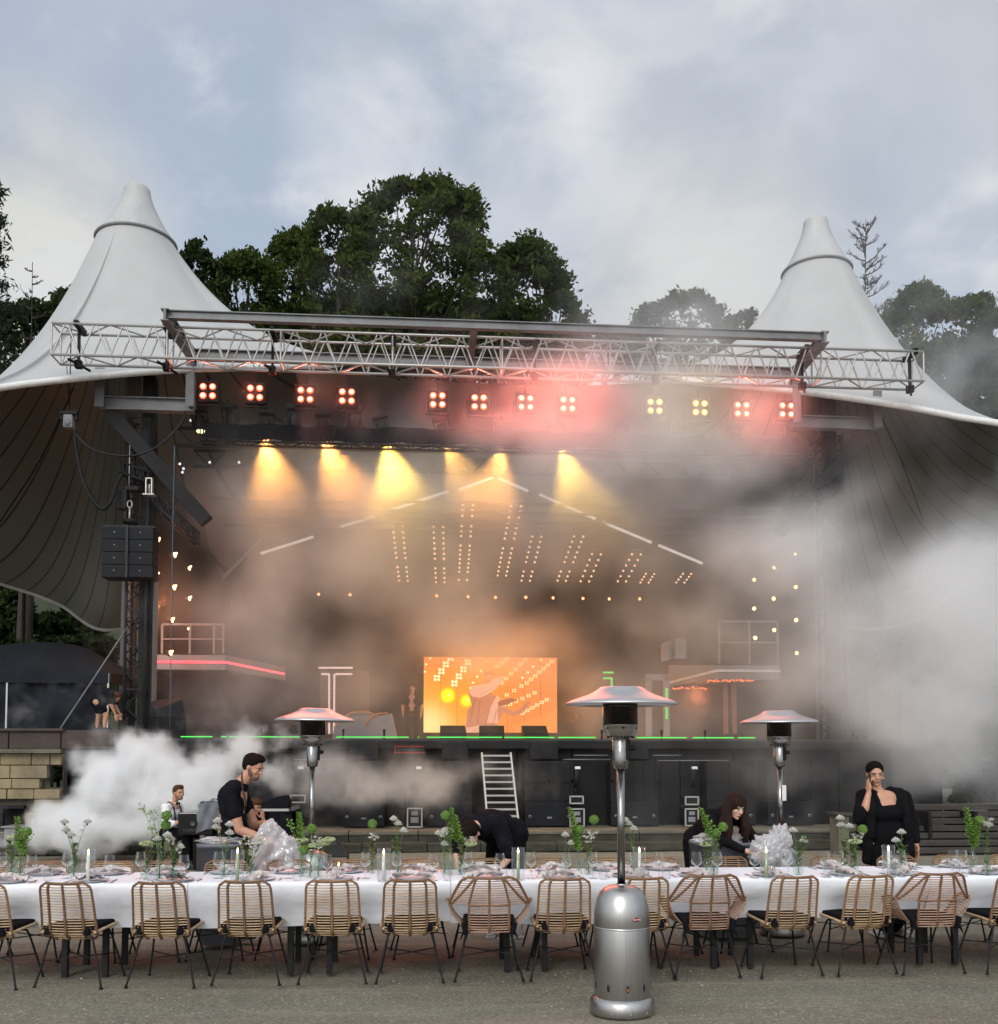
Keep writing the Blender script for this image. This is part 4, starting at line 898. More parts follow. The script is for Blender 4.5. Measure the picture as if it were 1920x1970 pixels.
e = MB(); e.bar((a.x, Yb - .02, at(1400, 1280, Yb).z), (b_.x, Yb - .02, at(1400, 1280, Yb).z), .07); e.bar((a.x, Yb - .02, at(1400, 1280, Yb).z), at(1276, 1303, Yb + 1.6), .07)
o = e.build('white_edge', 'whitepaint', r); o.matrix_parent_inverse = inv
e = MB(); e._add([(a.x, Yb, b_.z), (a.x, Yb, a.z), (c_.x, Yb + 1.6, c_.z - .1), (c_.x, Yb + 1.6, c_.z + .5)], [(0, 1, 2, 3)], False); o = e.build('slanted_fascia', 'greypaint', r); o.matrix_parent_inverse = inv
rp = [at(x, 1266, Yb + .1) for x in (1372, 1430, 1484)]; rail(r, rp, 1.15, inv=inv)
def glow(x0, x1, y, Y, n, lab):
    a = at(x0, y, Y); b_ = at(x1, y, Y); rnd = random.Random(x0); f = MB(); k = int((b_.x - a.x) / .04)
    for j in range(k):
        if rnd.random() < .8: f.box((a.x + (b_.x - a.x) * j / k, Y, a.z + rnd.uniform(-.025, .025) - .03 * abs(j - k / 2) / k), (.045, .03, rnd.uniform(.02, .06)))
    f.build('orange_light_strip', 'orangeled', label=lab, cat='light strip', group='orange light strips under the pale balcony')
glow(1350, 1440, 1298, 25.8, 9, 'wider uneven orange light strip under the grey balcony'); glow(1284, 1350, 1312, 27, 9, 'narrower orange light strip at the end under the grey balcony')
def frame(x0, x1, y0, y1, Y, w, m, lab, bars=()):
    a = at(x0, y1, Y); b_ = at(x1, y0, Y); f = MB(); z0 = max(a.z, ZS)
    f.box((a.x, Y, (z0 + b_.z) / 2), (w, .08, b_.z - z0)).box((b_.x, Y, (z0 + b_.z) / 2), (w, .08, b_.z - z0)).box(((a.x + b_.x) / 2, Y, b_.z), (b_.x - a.x + w, .08, w))
    for x in bars: p = at(x, 1300, Y); f.box((p.x, Y, (z0 + b_.z) / 2), (w, .08, b_.z - z0))
    f.build('door_frame', m, label=lab, cat='door frame')
frame(1238, 1271, 1292, 1405, 26.5, .16, 'greypaint', 'grey door frame beside the green light bars')
frame(1385, 1400, 1300, 1400, 27, .12, M.setdefault('lighttintpost', mat('light_tint_post', (.35, .14, .08), .6)), 'post pair under the grey balcony, coloured as if lit red')  # red light on the posts is painted into their base colour
q = at(1285, 1240, 26); r = MB(); rows = [[at(1262 + 26 * t, 1228 - 10 * t + (34 + 4 * t) * s_, 26 - .0 + 1.0 * (t - .5) ** 2) for s_ in (0, 1)] for t in [k / 8 for k in range(9)]]
r.sheet([[p + Vector((0, .0, 0)) for p in row] for row in rows]); r.sheet([[p + Vector((0, .06, 0)) for p in row] for row in rows]); a = at(1288, 1218, 26); b_ = at(1309, 1256, 26); r.box(((a.x + b_.x) / 2, 26.1, (a.z + b_.z) / 2), (b_.x - a.x, .3, a.z - b_.z))
r.build('curved_sign_board', 'greypaint', label='curved grey board hanging beside the angular balcony railing', cat='board')
def ledline(pts, Y, m, lab, name='light_bar', w=.05, group=None):
    f = MB()
    for a, b_ in pts: f.bar(at(*a, Y), at(*b_, Y), w)
    f.build(name, m, label=lab, cat='light bar', group=group)
M['green2'] = emat('green_bar', (0.10, 0.85, 0.16), 1.0); M['pinkbar'] = emat('pink_bar', (1.0, 0.72, 0.62), 0.9)
ledline([((1151, 1283), (1170, 1283)), ((1151, 1294), (1168, 1294)), ((1167, 1294), (1167, 1400))], 28, 'green2', 'green angled light bars beside the orange screen')
ledline([((1272, 1313), (1272, 1345)), ((1272, 1350), (1272, 1372))], 26.3, 'green2', 'short upright green light bar by the grey door frame')
ledline([((608, 1274), (673, 1274)), ((613, 1286), (628, 1286)), ((628, 1286), (628, 1400))], 28, 'pinkbar', 'pale upright light bar with crossbar above the rear heater')
ledline([((640, 1286), (672, 1286)), ((638, 1286), (637, 1400))], 28, 'pinkbar', 'second pale upright light bar above the rear heater')
# brown partition with two uprights
a = at(610, 1400, 29.5); b_ = at(705, 1280, 29.5); MB().box(((a.x + b_.x) / 2, 29.5, (ZS + b_.z) / 2), (b_.x - a.x, .1, b_.z - ZS)).box((a.x + .5, 29.42, (ZS + b_.z) / 2), (.05, .06, b_.z - ZS)).box((b_.x - .3, 29.42, (ZS + b_.z) / 2), (.05, .06, b_.z - ZS)).build('brown_partition', M.setdefault('warmwall', mat('brown_partition', (.12, .06, .04), .7)), label='brown partition wall behind the pale light bars', cat='partition')
# low car-like prop with glowing outline
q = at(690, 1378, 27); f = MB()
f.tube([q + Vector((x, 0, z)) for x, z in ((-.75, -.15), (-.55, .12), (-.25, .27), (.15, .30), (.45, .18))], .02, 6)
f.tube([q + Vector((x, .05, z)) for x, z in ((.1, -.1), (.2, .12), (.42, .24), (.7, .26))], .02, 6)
rb = MB(); rb.sheet([[q + Vector((x, .1 + y, z)) for x, z in ((-.8, -.45), (-.75, -.15), (-.55, .12), (-.25, .27), (.15, .30), (.45, .18), (.8, .25), (.95, -.45))] for y in (0, .9)]); rb._add([q + Vector((x, .1, z)) for x, z in ((-.8, -.45), (-.75, -.15), (-.55, .12), (-.25, .27), (.15, .30), (.45, .18), (.8, .25), (.95, -.45))], [tuple(range(8))], False)
cr = empty('draped_prop', (q.x, 27, ZS), label='low rounded grey prop with warm highlights on stage behind the heater', cat='stage prop'); inv = Matrix.Translation(-cr.location)
o = rb.build('body', 'greypaint', cr); o.matrix_parent_inverse = inv
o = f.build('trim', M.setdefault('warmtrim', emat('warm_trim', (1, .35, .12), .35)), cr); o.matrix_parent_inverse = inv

# ================================================================== LEFT WING: stone wall, deck band, marquee
def stone_mat():
    mt = mat('sandstone', (.31, .25, .15), .9, 0, (.17, .135, .08), 2.6, .7, 22, detail=9); return mt
M['stone'] = stone_mat(); M['mortar'] = mat('mortar', (.07, .06, .045), .95)
def stone_wall(x0, x1, z0, z1, Y, holes, label):
    r = empty('stone_wall', ((x0 + x1) / 2, Y, z0), label=label, cat='wall'); inv = Matrix.Translation(-r.location)
    rnd = random.Random(5); f = MB(); z = z0
    while z < z1 - .03:
        h = min(rnd.choice((.11, .16, .2, .26)), z1 - z); x = x0 - rnd.random() * .3
        while x < x1:
            w = rnd.uniform(.28, .75); xa = max(x, x0); xb = min(x + w, x1); x += w
            if xb - xa < .05: continue
            if any(not (xb < hx0 + .02 or xa > hx1 - .02 or z + h < hz0 + .02 or z > hz1 - .02) for hx0, hx1, hz0, hz1 in holes): continue
            f.rbox(((xa + xb) / 2, Y - .06 + rnd.uniform(-.02, .02), z + h / 2), (xb - xa - .014, .24, h - .014), .014)
        z += h
    o = f.build('stones', 'stone', r); o.matrix_parent_inverse = inv
    b = MB()
    cuts = sorted(set([x0, x1] + [v for h in holes for v in h[:2]])); zc = sorted(set([z0, z1] + [v for h in holes for v in h[2:]]))
    for xa, xb in zip(cuts, cuts[1:]):
        for za, zb in zip(zc, zc[1:]):
            cx_, cz_ = (xa + xb) / 2, (za + zb) / 2
            if any(h[0] < cx_ < h[1] and h[2] < cz_ < h[3] for h in holes): continue
            b.box((cx_, Y + .07, cz_), (xb - xa, .2, zb - za))
    o = b.build('mortar_bed', 'mortar', r); o.matrix_parent_inverse = inv
    return r
Y = 20.0; wl = -14.0; wr = at(122, 1480, Y).x; ztop = at(60, 1437, Y).z
h1 = (wl + 3, at(47, 1560, Y).x, at(20, 1582, Y).z, at(20, 1541, Y).z); h2 = (at(97, 1470, Y).x, at(121, 1470, Y).x, at(100, 1502, Y).z, at(100, 1462, Y).z)
stone_wall(wl, wr, 0, ztop, Y, [h1, h2], 'yellow sandstone block wall half hidden by white smoke')
wf = MB(); a = at(2, 1541, Y - .2); wf.box(((h1[0] + h1[1]) / 2, Y - .12, h1[3] + .02), (h1[1] - h1[0] + .1, .1, .06)).box((a.x, Y - .12, (h1[2] + h1[3]) / 2), (.05, .08, h1[3] - h1[2]))
wf.box(((h1[0] + h1[1]) / 2, Y + .12, (h1[2] + h1[3]) / 2), (h1[1] - h1[0], .02, h1[3] - h1[2])); wf.build('cellar_window', 'greypaint' if False else 'black', label='dark cellar window low in the sandstone wall', cat='window')
MB().box(((wl + wr) / 2, Y - .1, ztop + .04), (wr - wl + .1, .5, .08)).build('wall_coping', 'concrete', label='flat stone coping on top of the sandstone wall', cat='coping')
bb = MB(); x = wl
while x < at(128, 1430, Y).x: bb.rbox((x + .49, Y + .02, ztop + .26), (.97, .12, .34), .01); x += .99
bb.box(((wl + wr) / 2, Y - .02, ztop + .46), (wr - wl, .2, .05)); bb.build('wing_fascia', 'brownband', label='dark brown board fascia above the sandstone wall', cat='fascia')
zw = ztop + .47
MB().box(((wl + -6.2) / 2, 25, zw - .1), (-6.2 - wl, 9.6, .18)).build('wing_deck', 'deck', kind='structure')
# black marquee
Ym = 22.5; ml = -14.5; mrx = at(212, 1300, Ym).x; ze = at(100, 1284, Ym).z; zr = at(80, 1222, Ym + 1.5).z; xr0 = at(150, 1222, Ym + 1.5).x
r = empty('marquee', (-10, Ym, zw), label='black pop-up marquee with a hanging side curtain on the stage wing', cat='marquee'); inv = Matrix.Translation(-r.location)
rf = MB(); cols_ = [ml + (mrx - ml) * k / 30 for k in range(31)]
rows = []
for j in range(10):
    t = j / 9; row = []
    for x in cols_:
        e = min(1, max(0, (mrx - x) / (mrx - xr0))); row.append(Vector((x, Ym + 3.0 * t, ze + (zr - ze) * min(e, 1 - abs(2 * t - 1)) ** .9 - .04 * math.sin(x * 3) * math.sin(t * 3))))
    rows.append(row)
rf.sheet(rows); o = rf.build('roof', 'marquee', r); o.matrix_parent_inverse = inv
vf = MB(); vf.sheet([[Vector((x, Ym - .02 + .012 * math.sin(x * 9), z)) for x in cols_] for z in (ze, ze - .1, ze - .22)]); vf.sheet([[Vector((mrx, Ym + t * 3, z)) for t in (0, .5, 1)] for z in (ze, ze - .22)]); o = vf.build('valance', 'marquee', r); o.matrix_parent_inverse = inv
def fold(x, z): return .07 * math.sin((x - mrx) * 4 + 3.2 * (ze - z)) + .05 * math.sin((x - mrx) * 9.5 - 2.1 * (z - zw)) + .04 * math.sin(x * 2.3 + z * 6)
cf = MB(); cf.sheet([[Vector((x, Ym + .08 + fold(x, z), z)) for x in [ml + (mrx - .25 - ml) * k / 110 for k in range(111)]] for z in [ze - .2 - (ze - .2 - zw) * k / 24 for k in range(25)]]); o = cf.build('side_curtain', 'marquee', r); o.matrix_parent_inverse = inv
for x in (mrx - .06, at(14, 1300, Ym).x): o = MB().box((x, Ym + .0, (zw + ze) / 2), (.035, .035, ze - zw)).build('pole', 'alu', r); o.matrix_parent_inverse = inv
o = MB().box((mrx - .1, Ym + 3, (zw + ze) / 2), (.05, .05, ze - zw)).build('pole', 'alu', r); o.matrix_parent_inverse = inv
# low planter and shrub by the wall
q = at(62, 1622, 19.2); pr = empty('metal_planter', (q.x, 19.2, 0), label='low grey metal planter box at the foot of the sandstone wall', cat='planter')
MB().rbox((0, 0, .25), (.85, .5, .48), .02).build('box', 'greypaint', pr)
MB().rbox((0, 0, .51), (.95, .56, .035), .01).build('top_plate', 'greypaint', pr)

# benches at the far right
Y = 18.3; a = at(1572, 1622, Y); b_ = at(1905, 1622, Y)
r = empty('bench_stack', (a.x + 2, Y, 0), label='dark stack of weathered wooden bench planks beside the stone steps', cat='benches'); inv = Matrix.Translation(-r.location)
x0 = at(1655, 1600, Y).x
f = MB()
for k in range(7): f.rbox((x0 + 2.4, Y - .55 + .16 * k, .08 + .125 * k), (4.6, .34, .10), .012)
o = f.build('planks', 'olddeck', r); o.matrix_parent_inverse = inv
for k in range(6):
    o = MB().box((x0 + .12 + .9 * k, Y + .12, .4), (.06, 1.1, .76)).build('support', 'black', r); o.matrix_parent_inverse = inv
x1 = at(1582, 1600, Y - .2).x; bt = empty('low_bench', (x1 + .7, Y - .2, 0), label='low wooden bench just behind the woman on the phone', cat='bench')
MB().rbox((0, 0, .72), (1.3, .5, .05), .01, Matrix.Rotation(R(2), 3, 'Y')).build('seat', 'olddeck', bt)
MB().rbox((-.5, 0, .35), (.2, .42, .68), .01).build('leg', 'concrete', bt); MB().rbox((.5, 0, .35), (.2, .42, .68), .01).build('leg', 'concrete', bt)

# ================================================================== TREES
NR = np.random.default_rng(11)
def leaf_mesh(centers, size, rng, elong=1.3):
    n = len(centers); a = rng.normal(size=(n, 3)); a /= np.linalg.norm(a, axis=1)[:, None]
    b = np.cross(a, rng.normal(size=(n, 3))); b /= np.linalg.norm(b, axis=1)[:, None]
    s = size * rng.uniform(.6, 1.35, (n, 1)); v = np.stack([centers - a * s * elong, centers - b * s * .6, centers + a * s * elong, centers + b * s * .6], 1).reshape(-1, 3)
    me = bpy.data.meshes.new('crown'); me.vertices.add(4 * n); me.vertices.foreach_set('co', v.astype(np.float32).ravel())
    me.loops.add(4 * n); me.loops.foreach_set('vertex_index', np.arange(4 * n, dtype=np.int32)); me.polygons.add(n)
    me.polygons.foreach_set('loop_start', np.arange(0, 4 * n, 4, dtype=np.int32)); me.update(calc_edges=True); return me
def tree(x, ytop, w, Y, label, seed, leaf='oak', n=26000, name='oak_tree', zlow=.30, size=.14, group='trees beyond the stage', lobes=26, full=False):
    """broad tree: x, ytop = place of its top, w = crown width in photo units, Y = distance"""
    rng = np.random.default_rng(seed); top = at(x, ytop, Y); W = (at(x + w / 2, ytop, Y) - at(x - w / 2, ytop, Y)).x
    H = top.z; rx = W / 2; rz = min(H * (1 - zlow) / 2, max(rx * 1.25, 2.6)); cz = H - rz
    if full: rz = H * .55; cz = H * .45
    base = Vector((top.x, Y, 0)); root = empty(name, base, label=label, cat='tree', group=group)
    trunk = MB(); limbs = []
    tp = [Vector((0, 0, -.3)), Vector((.1, 0, H * .25)), Vector((-.1, .1, H * .5)), Vector((.05, 0, H * .9))]
    trunk.tube(spline(tp, 6), [.42 * H / 16 * (1 - .85 * k / 18) for k in range(19)], 10)
    cl = []
    for k in range(lobes):
        u = rng.normal(size=3); u /= np.linalg.norm(u); rr = rng.uniform(.25, 1.0) ** .6 * .92; sc = rng.uniform(.11, .23) * min(rx, rz)
        c_ = np.array([u[0] * rx * rr, u[1] * rx * rr * .8, cz + u[2] * rz * rr])
        if k < 7: sc = (.13 + .025 * k) * min(rx, rz); c_ = np.array([(-1) ** k * .11 * k * rx, 0, H - sc * 1.1 - rz * .11 * k])
        tz = (c_[2] - cz) / rz; c_[:2] *= (1 - .42 * max(0, tz) ** 1.5)
        cl.append((c_, sc)); s0 = Vector((0, 0, max(H * .2, c_[2] - rz * .9)))
        e = Vector(c_); mid = (s0 + e) / 2 + Vector((0, 0, -.3))
        trunk.tube(spline([s0, mid, e], 4), [.006 * H * (1 - .8 * j / 8) for j in range(9)], 6)
    pts = []; nc = 26; per = max(4, n // (lobes * nc))
    for c_, sc in cl:
        for q in range(nc):
            u = rng.normal(size=3); u /= np.linalg.norm(u); t = c_ + u * sc * rng.uniform(.5, 1.45) * np.array([1.25, 1, .95])
            pts.append(t + rng.normal(size=(per, 3)) * sc * .17 * np.array([1.3, 1.2, .8]))
    me = leaf_mesh(np.concatenate(pts), size, rng); me.materials.append(M[leaf])
    trunk.build('trunk', 'bark', root); o = bpy.data.objects.new('crown', me); col.objects.link(o); o.parent = root
    return root
def grown_tree(outline, ybot, Y, label, seed, leaf='oak', thick=2.2, r0=.55, fill=2.6, size=.105, name='oak_tree', per=210, group='trees beyond the stage'):
    """tree whose crown follows the photographed skyline: leaf clumps along it and through the volume below"""
    rng = np.random.default_rng(seed); pts = []; O = [(outline[i][0] + (outline[i + 1][0] - outline[i][0]) * k / 3, outline[i][1] + (outline[i + 1][1] - outline[i][1]) * k / 3) for i in range(len(outline) - 1) for k in range(3)] + [outline[-1]]
    s_ = 1888 / Y; xs_ = [p[0] for p in O]; x0, x1 = min(xs_), max(xs_); xm = (x0 + x1) / 2; cl = []
    for x, y in O:
        for d in (-.5, .5):
            r = r0 * rng.uniform(.3, 1.05); cl.append((x + rng.normal() * 3, y + r * s_ * .8 + rng.normal() * 3, Y + d * thick * .6 + rng.normal() * .4, r))
    area = 0
    n_in = int(fill * (x1 - x0) / s_ * max(1, (ybot - min(p[1] for p in O)) / s_) * 1.15)
    for _ in range(n_in * 3):
        x = rng.uniform(x0, x1); yt = np.interp(x, xs_, [p[1] for p in O]) if xs_ == sorted(xs_) else min([p[1] for p in O if abs(p[0] - x) < (x1 - x0) * .12] or [ybot])
        if yt + 12 > ybot: continue
        y = rng.uniform(yt + r0 * s_ * 1.0, ybot); cl.append((x, y, Y + rng.uniform(-1, 1) * thick, r0 * rng.uniform(.5, 1.15)))
        if len(cl) > len(O) * 2 + n_in: break
    for x, y, Yc, r in cl:
        c_ = np.array(tuple(at(x, y, Yc)))
        for q in range(9):
            u = rng.normal(size=3); u /= np.linalg.norm(u); t = c_ + u * r * rng.uniform(.3, 1.15) * np.array([1.2, 1, .8])
            pts.append(t + rng.normal(size=(max(3, int(per * r / 9)), 3)) * r * .26 * np.array([1.2, 1.1, .7]))
    P = np.concatenate(pts); base = Vector((at(xm, ybot, Y).x, Y, 0)); P = P - np.array(tuple(base))
    root = empty(name, base, label=label, cat='tree', group=group); me = leaf_mesh(P, size, rng); me.materials.append(M[leaf])
    o = bpy.data.objects.new('crown', me); col.objects.link(o); o.parent = root
    tk = MB(); H = at(xm, min(p[1] for p in O), Y).z; zc = at(xm, ybot, Y).z
    tk.tube(spline([Vector((0, 0, -.3)), Vector((.2, 0, zc * .6)), Vector((-.1, 0, zc)), Vector((.1, 0, H * .93))], 6), [.35 * (1 - .9 * k / 18) for k in range(19)], 9)
    for x, y, Yc, r in cl[::13]:
        e = at(x, y, Yc) - base; s0 = Vector((0, 0, max(zc * .7, e.z - 4.5))); tk.tube(spline([s0, s0.lerp(e, .5) + Vector((0, 0, -.25)), e], 4), [.075 * (1 - .85 * j / 8) for j in range(9)], 5, caps=False)
    tk.build('trunk', 'bark', root); return root
grown_tree([(332, 492), (347, 488), (350, 515), (362, 475), (378, 456), (388, 480), (398, 500), (412, 520), (420, 560), (430, 610)], 640, 43, 'slender spiky tree rising just behind the larger tent', 8, 'darkleaf', 1.2, .36)
grown_tree([(412, 560), (416, 510), (440, 492), (452, 480), (470, 476), (488, 490), (510, 495), (525, 520)], 700, 44, 'small round oak between the larger tent and the oak clump', 7, 'oak', 1.6, .5)
grown_tree([(505, 560), (515, 500), (522, 468), (540, 450), (562, 440), (585, 445), (592, 470), (605, 500)], 705, 46, 'narrow oak behind the lower slope of the clump', 6, 'oak', 2.0, .55)
grown_tree([(590, 520), (594, 460), (600, 415), (612, 400), (632, 392), (655, 405), (675, 402), (700, 400), (705, 450)], 705, 44, 'dark oak just beside the tallest oak, on its tent side', 4, 'oak', 2.4, .55)
grown_tree([(660, 480), (690, 420), (705, 395), (722, 366), (745, 358), (758, 340), (772, 336), (800, 346), (822, 338), (842, 340), (852, 350), (856, 372), (874, 372), (890, 358), (898, 380), (888, 412), (876, 436), (905, 440), (912, 452), (890, 470), (910, 500)], 710, 45, 'tallest dark oak rising behind the middle of the truss', 3, 'oak', 3.0, .6)
grown_tree([(895, 520), (905, 476), (925, 482), (955, 486), (972, 478), (985, 500)], 712, 46, 'rounded oak filling the gap between the tallest oak and its neighbour', 19, 'oak', 2.0, .55)
grown_tree([(960, 530), (974, 475), (985, 462), (1005, 458), (1014, 447), (1028, 468), (1045, 488), (1064, 498), (1066, 530), (1078, 560), (1092, 580), (1100, 600), (1108, 618), (1116, 640)], 715, 44.5, 'dark oak at the open end of the clump, top above the truss centre', 5, 'oak', 2.4, .55)
grown_tree([(320, 620), (400, 590), (520, 580), (640, 560), (760, 560), (900, 570), (1010, 590), (1090, 640)], 725, 50, 'dark oak thicket closing the view behind the tall oaks', 31, 'darkleaf', 2.0, .9, 2.2, .16)
grown_tree([(-60, 570), (-20, 590), (10, 578), (40, 585), (60, 575), (90, 590), (112, 570), (125, 555), (148, 560), (158, 580)], 760, 37, 'dark broad tree behind the larger tent at the photo edge', 13, 'darkleaf', 2.4, .5)
grown_tree([(1195, 640), (1215, 620), (1222, 590), (1236, 578), (1262, 580), (1285, 560), (1310, 556), (1335, 552), (1352, 570), (1368, 590), (1382, 615), (1392, 640)], 720, 50, 'hazy round tree seen through pink smoke', 15, 'oak', 2.0, .5)
grown_tree([(1108, 660), (1130, 648), (1160, 632), (1180, 640), (1205, 650)], 720, 50, 'lower hazy tree at the near side of the pink smoke', 16, 'oak', 1.6, .4)
grown_tree([(1385, 640), (1395, 612), (1412, 600), (1428, 592), (1434, 612), (1425, 640)], 710, 50, 'small hazy tree touching the smaller tent slope', 17, 'oak', 1.2, .36)
grown_tree([(1662, 640), (1672, 612), (1690, 600), (1712, 590), (1718, 560), (1742, 545), (1762, 540), (1775, 548), (1790, 570), (1806, 580)], 830, 44, 'dark oak rising behind the foot of the smaller tent', 18, 'oak', 2.4, .55)
grown_tree([(1790, 590), (1815, 572), (1840, 570), (1862, 562), (1880, 558), (1884, 590), (1872, 600)], 830, 46, 'dark oak second beyond the smaller tent', 20, 'oak', 2.2, .5)
grown_tree([(1868, 640), (1890, 605), (1906, 590), (1940, 580), (1990, 590)], 830, 42, 'dark oak cut off by the picture edge beyond the smaller tent', 21, 'darkleaf', 2.0, .5)
grown_tree([(1660, 700), (1740, 660), (1820, 650), (1900, 660), (1990, 660)], 860, 48, 'low dense dark tree under the oaks beyond the smaller tent', 22, 'darkleaf', 2.0, .9, 2.2, .16)
tree(30, 1105, 260, 37.5, 'dark bush seen through the arch under the larger tent', 23, n=16000, lobes=26, leaf='darkleaf', name='bush', full=True, group='bushes under the tents')
tree(-170, 1050, 300, 40, 'dark tree seen low under the larger tent edge', 24, n=16000, lobes=26, leaf='darkleaf', name='bush', full=True, group='bushes under the tents')
tree(160, 1110, 240, 40, 'dark bush behind the black marquee', 26, n=16000, lobes=26, leaf='darkleaf', name='bush', full=True, group='bushes under the tents')
tree(1905, 830, 260, 40, 'dark tree seen through the arch under the smaller tent', 25, n=40000, lobes=50, leaf='darkleaf', full=True)
tree(1620, 1110, 260, 40, 'dark bush behind the lattice tower under the smaller tent', 28, n=16000, lobes=26, leaf='darkleaf', name='bush', full=True, group='bushes under the tents')
tree(1760, 1100, 260, 40, 'dark bush behind the benches under the smaller tent', 27, n=16000, lobes=26, leaf='darkleaf', name='bush', full=True, group='bushes under the tents')
# bare tree with fine upswept twigs
def bare_tree(x, ytop, w, Y, label, seed, name, z0f=.35, dens=46, r0=.16, m='bark', weep=.0, lean=0, leafy=None, thick=1.0):
    rnd = random.Random(seed); top = at(x, ytop, Y); W = (at(x + w / 2, ytop, Y) - at(x - w / 2, ytop, Y)).x / 2; H = top.z
    root = empty(name, (top.x - lean, Y, 0), label=label, cat='tree'); t = MB()
    tp = spline([Vector((0, 0, -.3)), Vector((lean * .2, 0, H * .4)), Vector((lean * .6, .1, H * .75)), Vector((lean, 0, H))], 6)
    t.tube(tp, [max(.012, r0 * (1 - k / 18)) for k in range(19)], 8); t.build('trunk', m, root)
    tw = MB(); pts = []
    for k in range(dens):
        f = z0f + (1 - z0f) * (k / dens) * .97; s = tp[0].lerp(tp[-1], f); i = min(17, int(f * 18)); s = tp[i].lerp(tp[i + 1], f * 18 - i)
        a = rnd.uniform(0, 6.28); l = W * (1.05 - .75 * ((f - z0f) / (1 - z0f)) ** 1.1) * rnd.uniform(.55, 1.1); d = Vector((math.cos(a), math.sin(a) * .7, rnd.uniform(.25, .8)))
        e = s + d * l; mid = s + d * l * .5 + Vector((0, 0, -.12 * l)); P = spline([s, mid, e], 4); tw.tube(P, [max(.007, .035 * (1 - j / 8.5)) for j in range(9)], 4, caps=False)
        for q in range(11):
            j = rnd.randrange(2, 9); b0 = P[j]; d2 = (d + Vector((rnd.uniform(-.9, .9), rnd.uniform(-.8, .8), rnd.uniform(-.1, .9)))).normalized(); l2 = l * rnd.uniform(.15, .4)
            e2 = b0 + d2 * l2; tw.tube([b0, (b0 + e2) / 2 + Vector((0, 0, -.03)), e2], [.010 * thick, .008 * thick, .005 * thick], 3, caps=False); pts.append(e2); pts.append(e2)
            for _ in range(3 if thick == 1 else 5):
                e3 = b0.lerp(e2, rnd.uniform(.3, 1)); tw.tube([e3, e3 + (d2 + Vector((rnd.uniform(-1, 1), rnd.uniform(-1, 1), rnd.uniform(-.2, 1)))).normalized() * l2 * .5], [.006 * thick, .004 * thick], 3, caps=False)
    tw.build('branches', m, root)
    if leafy:
        rng = np.random.default_rng(seed); c_ = np.array([tuple(p) for p in pts]); c_ = np.repeat(c_, leafy, 0) + rng.normal(size=(len(c_) * leafy, 3)) * .13
        me = leaf_mesh(c_, .05, rng, 2.2); me.materials.append(M['pineleaf']); o = bpy.data.objects.new('crown', me); col.objects.link(o); o.parent = root
bare_tree(1652, 418, 120, 38, 'bare feathery larch rising beside the smaller tent peak', 5, 'bare_tree', .60, 58, .12, lean=.3, thick=1.15)
bare_tree(62, 500, 90, 34, 'leafless twiggy tree behind the dark trees beside the larger tent', 9, 'bare_tree', .55, 20, .1)
bare_tree(-38, 330, 150, 30, 'tall pine leaning in beside the larger tent', 12, 'pine_tree', .5, 26, .2, leafy=9)
bare_tree(133, 555, 60, 40, 'young sparse tree top just beside the larger tent slope', 15, 'young_tree', .6, 16, .08, leafy=6)

# ================================================================== BANQUET TABLES
TZ = 0.75; TY0, TY1 = 7.95, 8.82
joints = []
for px in (-255, 156, 589, 1005, 1402, 1798, 2170):
    joints.append(at(px, 1855, 8.05).x)
def seat_lab(i, n, s): return s % ORD[i]
t0 = None
for i, (xa, xb) in enumerate(zip(joints, joints[1:])):
    L_ = xb - xa; cx_ = (xa + xb) / 2
    r = empty('banquet_table', (cx_, (TY0 + TY1) / 2, 0), label='long dark-legged table under the white cloth, %s in the row from the piano end' % ORD[i], cat='table', group='tables in the long banquet row')
    MB().rbox((0, 0, TZ - .022), (L_ - .01, TY1 - TY0 - .02, .036), .004).build('tabletop', 'greypaint', r)
    for sx in (-1, 1):
        for sy in (-1, 1): MB().rbox((sx * (L_ / 2 - .155), sy * .255, (TZ - .045) / 2), (.046, .046, TZ - .045), .004).build('leg', 'blackmetal', r)
M['cloth'] = mat('white_tablecloth', (.80, .825, .87), .85, 0, (.70, .725, .775), 2.2, .5, 9, detail=6)
def cloth_bits(xa, xb, i, hem):
    rnd = random.Random(i); nx = int((xb - xa) / .02); f = MB(); ph = rnd.random() * 6
    prof = [(TY0 + .11, hem, 1.0), (TY0 + .105, hem + .04, .9), (TY0 + .09, hem + .10, .75), (TY0 + .05, hem + .18, .5), (TY0 + .012, TZ - .09, .2), (TY0 - .002, TZ - .03, .05), (TY0 - .003, TZ - .008, 0), (TY0 + .006, TZ + .003, 0), (TY0 + .1, TZ + .004, 0), (8.4, TZ + .004, 0), (TY1 - .05, TZ + .004, 0), (TY1 - .004, TZ + .003, 0), (TY1 + .006, TZ - .01, 0), (TY1 + .006, hem + .14, .5), (TY1 + .006, hem, 1)]
    rows = []
    for y, z, w in prof:
        row = []; sgn = -1 if y < 8 else 1
        for k in range(nx + 1):
            x = xa + (xb - xa) * k / nx; u = x * 5.2 + ph
            wv = (.5 + .5 * math.sin(u + 1.3 * math.sin(x * 1.9))) ** 2 * .055 + .012 * math.sin(u * 3.3) + .02 * math.sin(x * 1.1 + i)
            row.append(Vector((x, y + sgn * wv * w, z + w * .012 * math.sin(x * 1.7 + i) + (.0012 * math.sin(x * 23 + y * 9) if w == 0 and TY0 + .05 < y < TY1 - .05 else 0))))
        rows.append(row)
    f.sheet(rows)
    return f.build('tablecloth', 'cloth', label='white cloth over the banquet tables, %s length counted from the piano end' % ORD[i], cat='tablecloth', group='white tablecloth lengths')
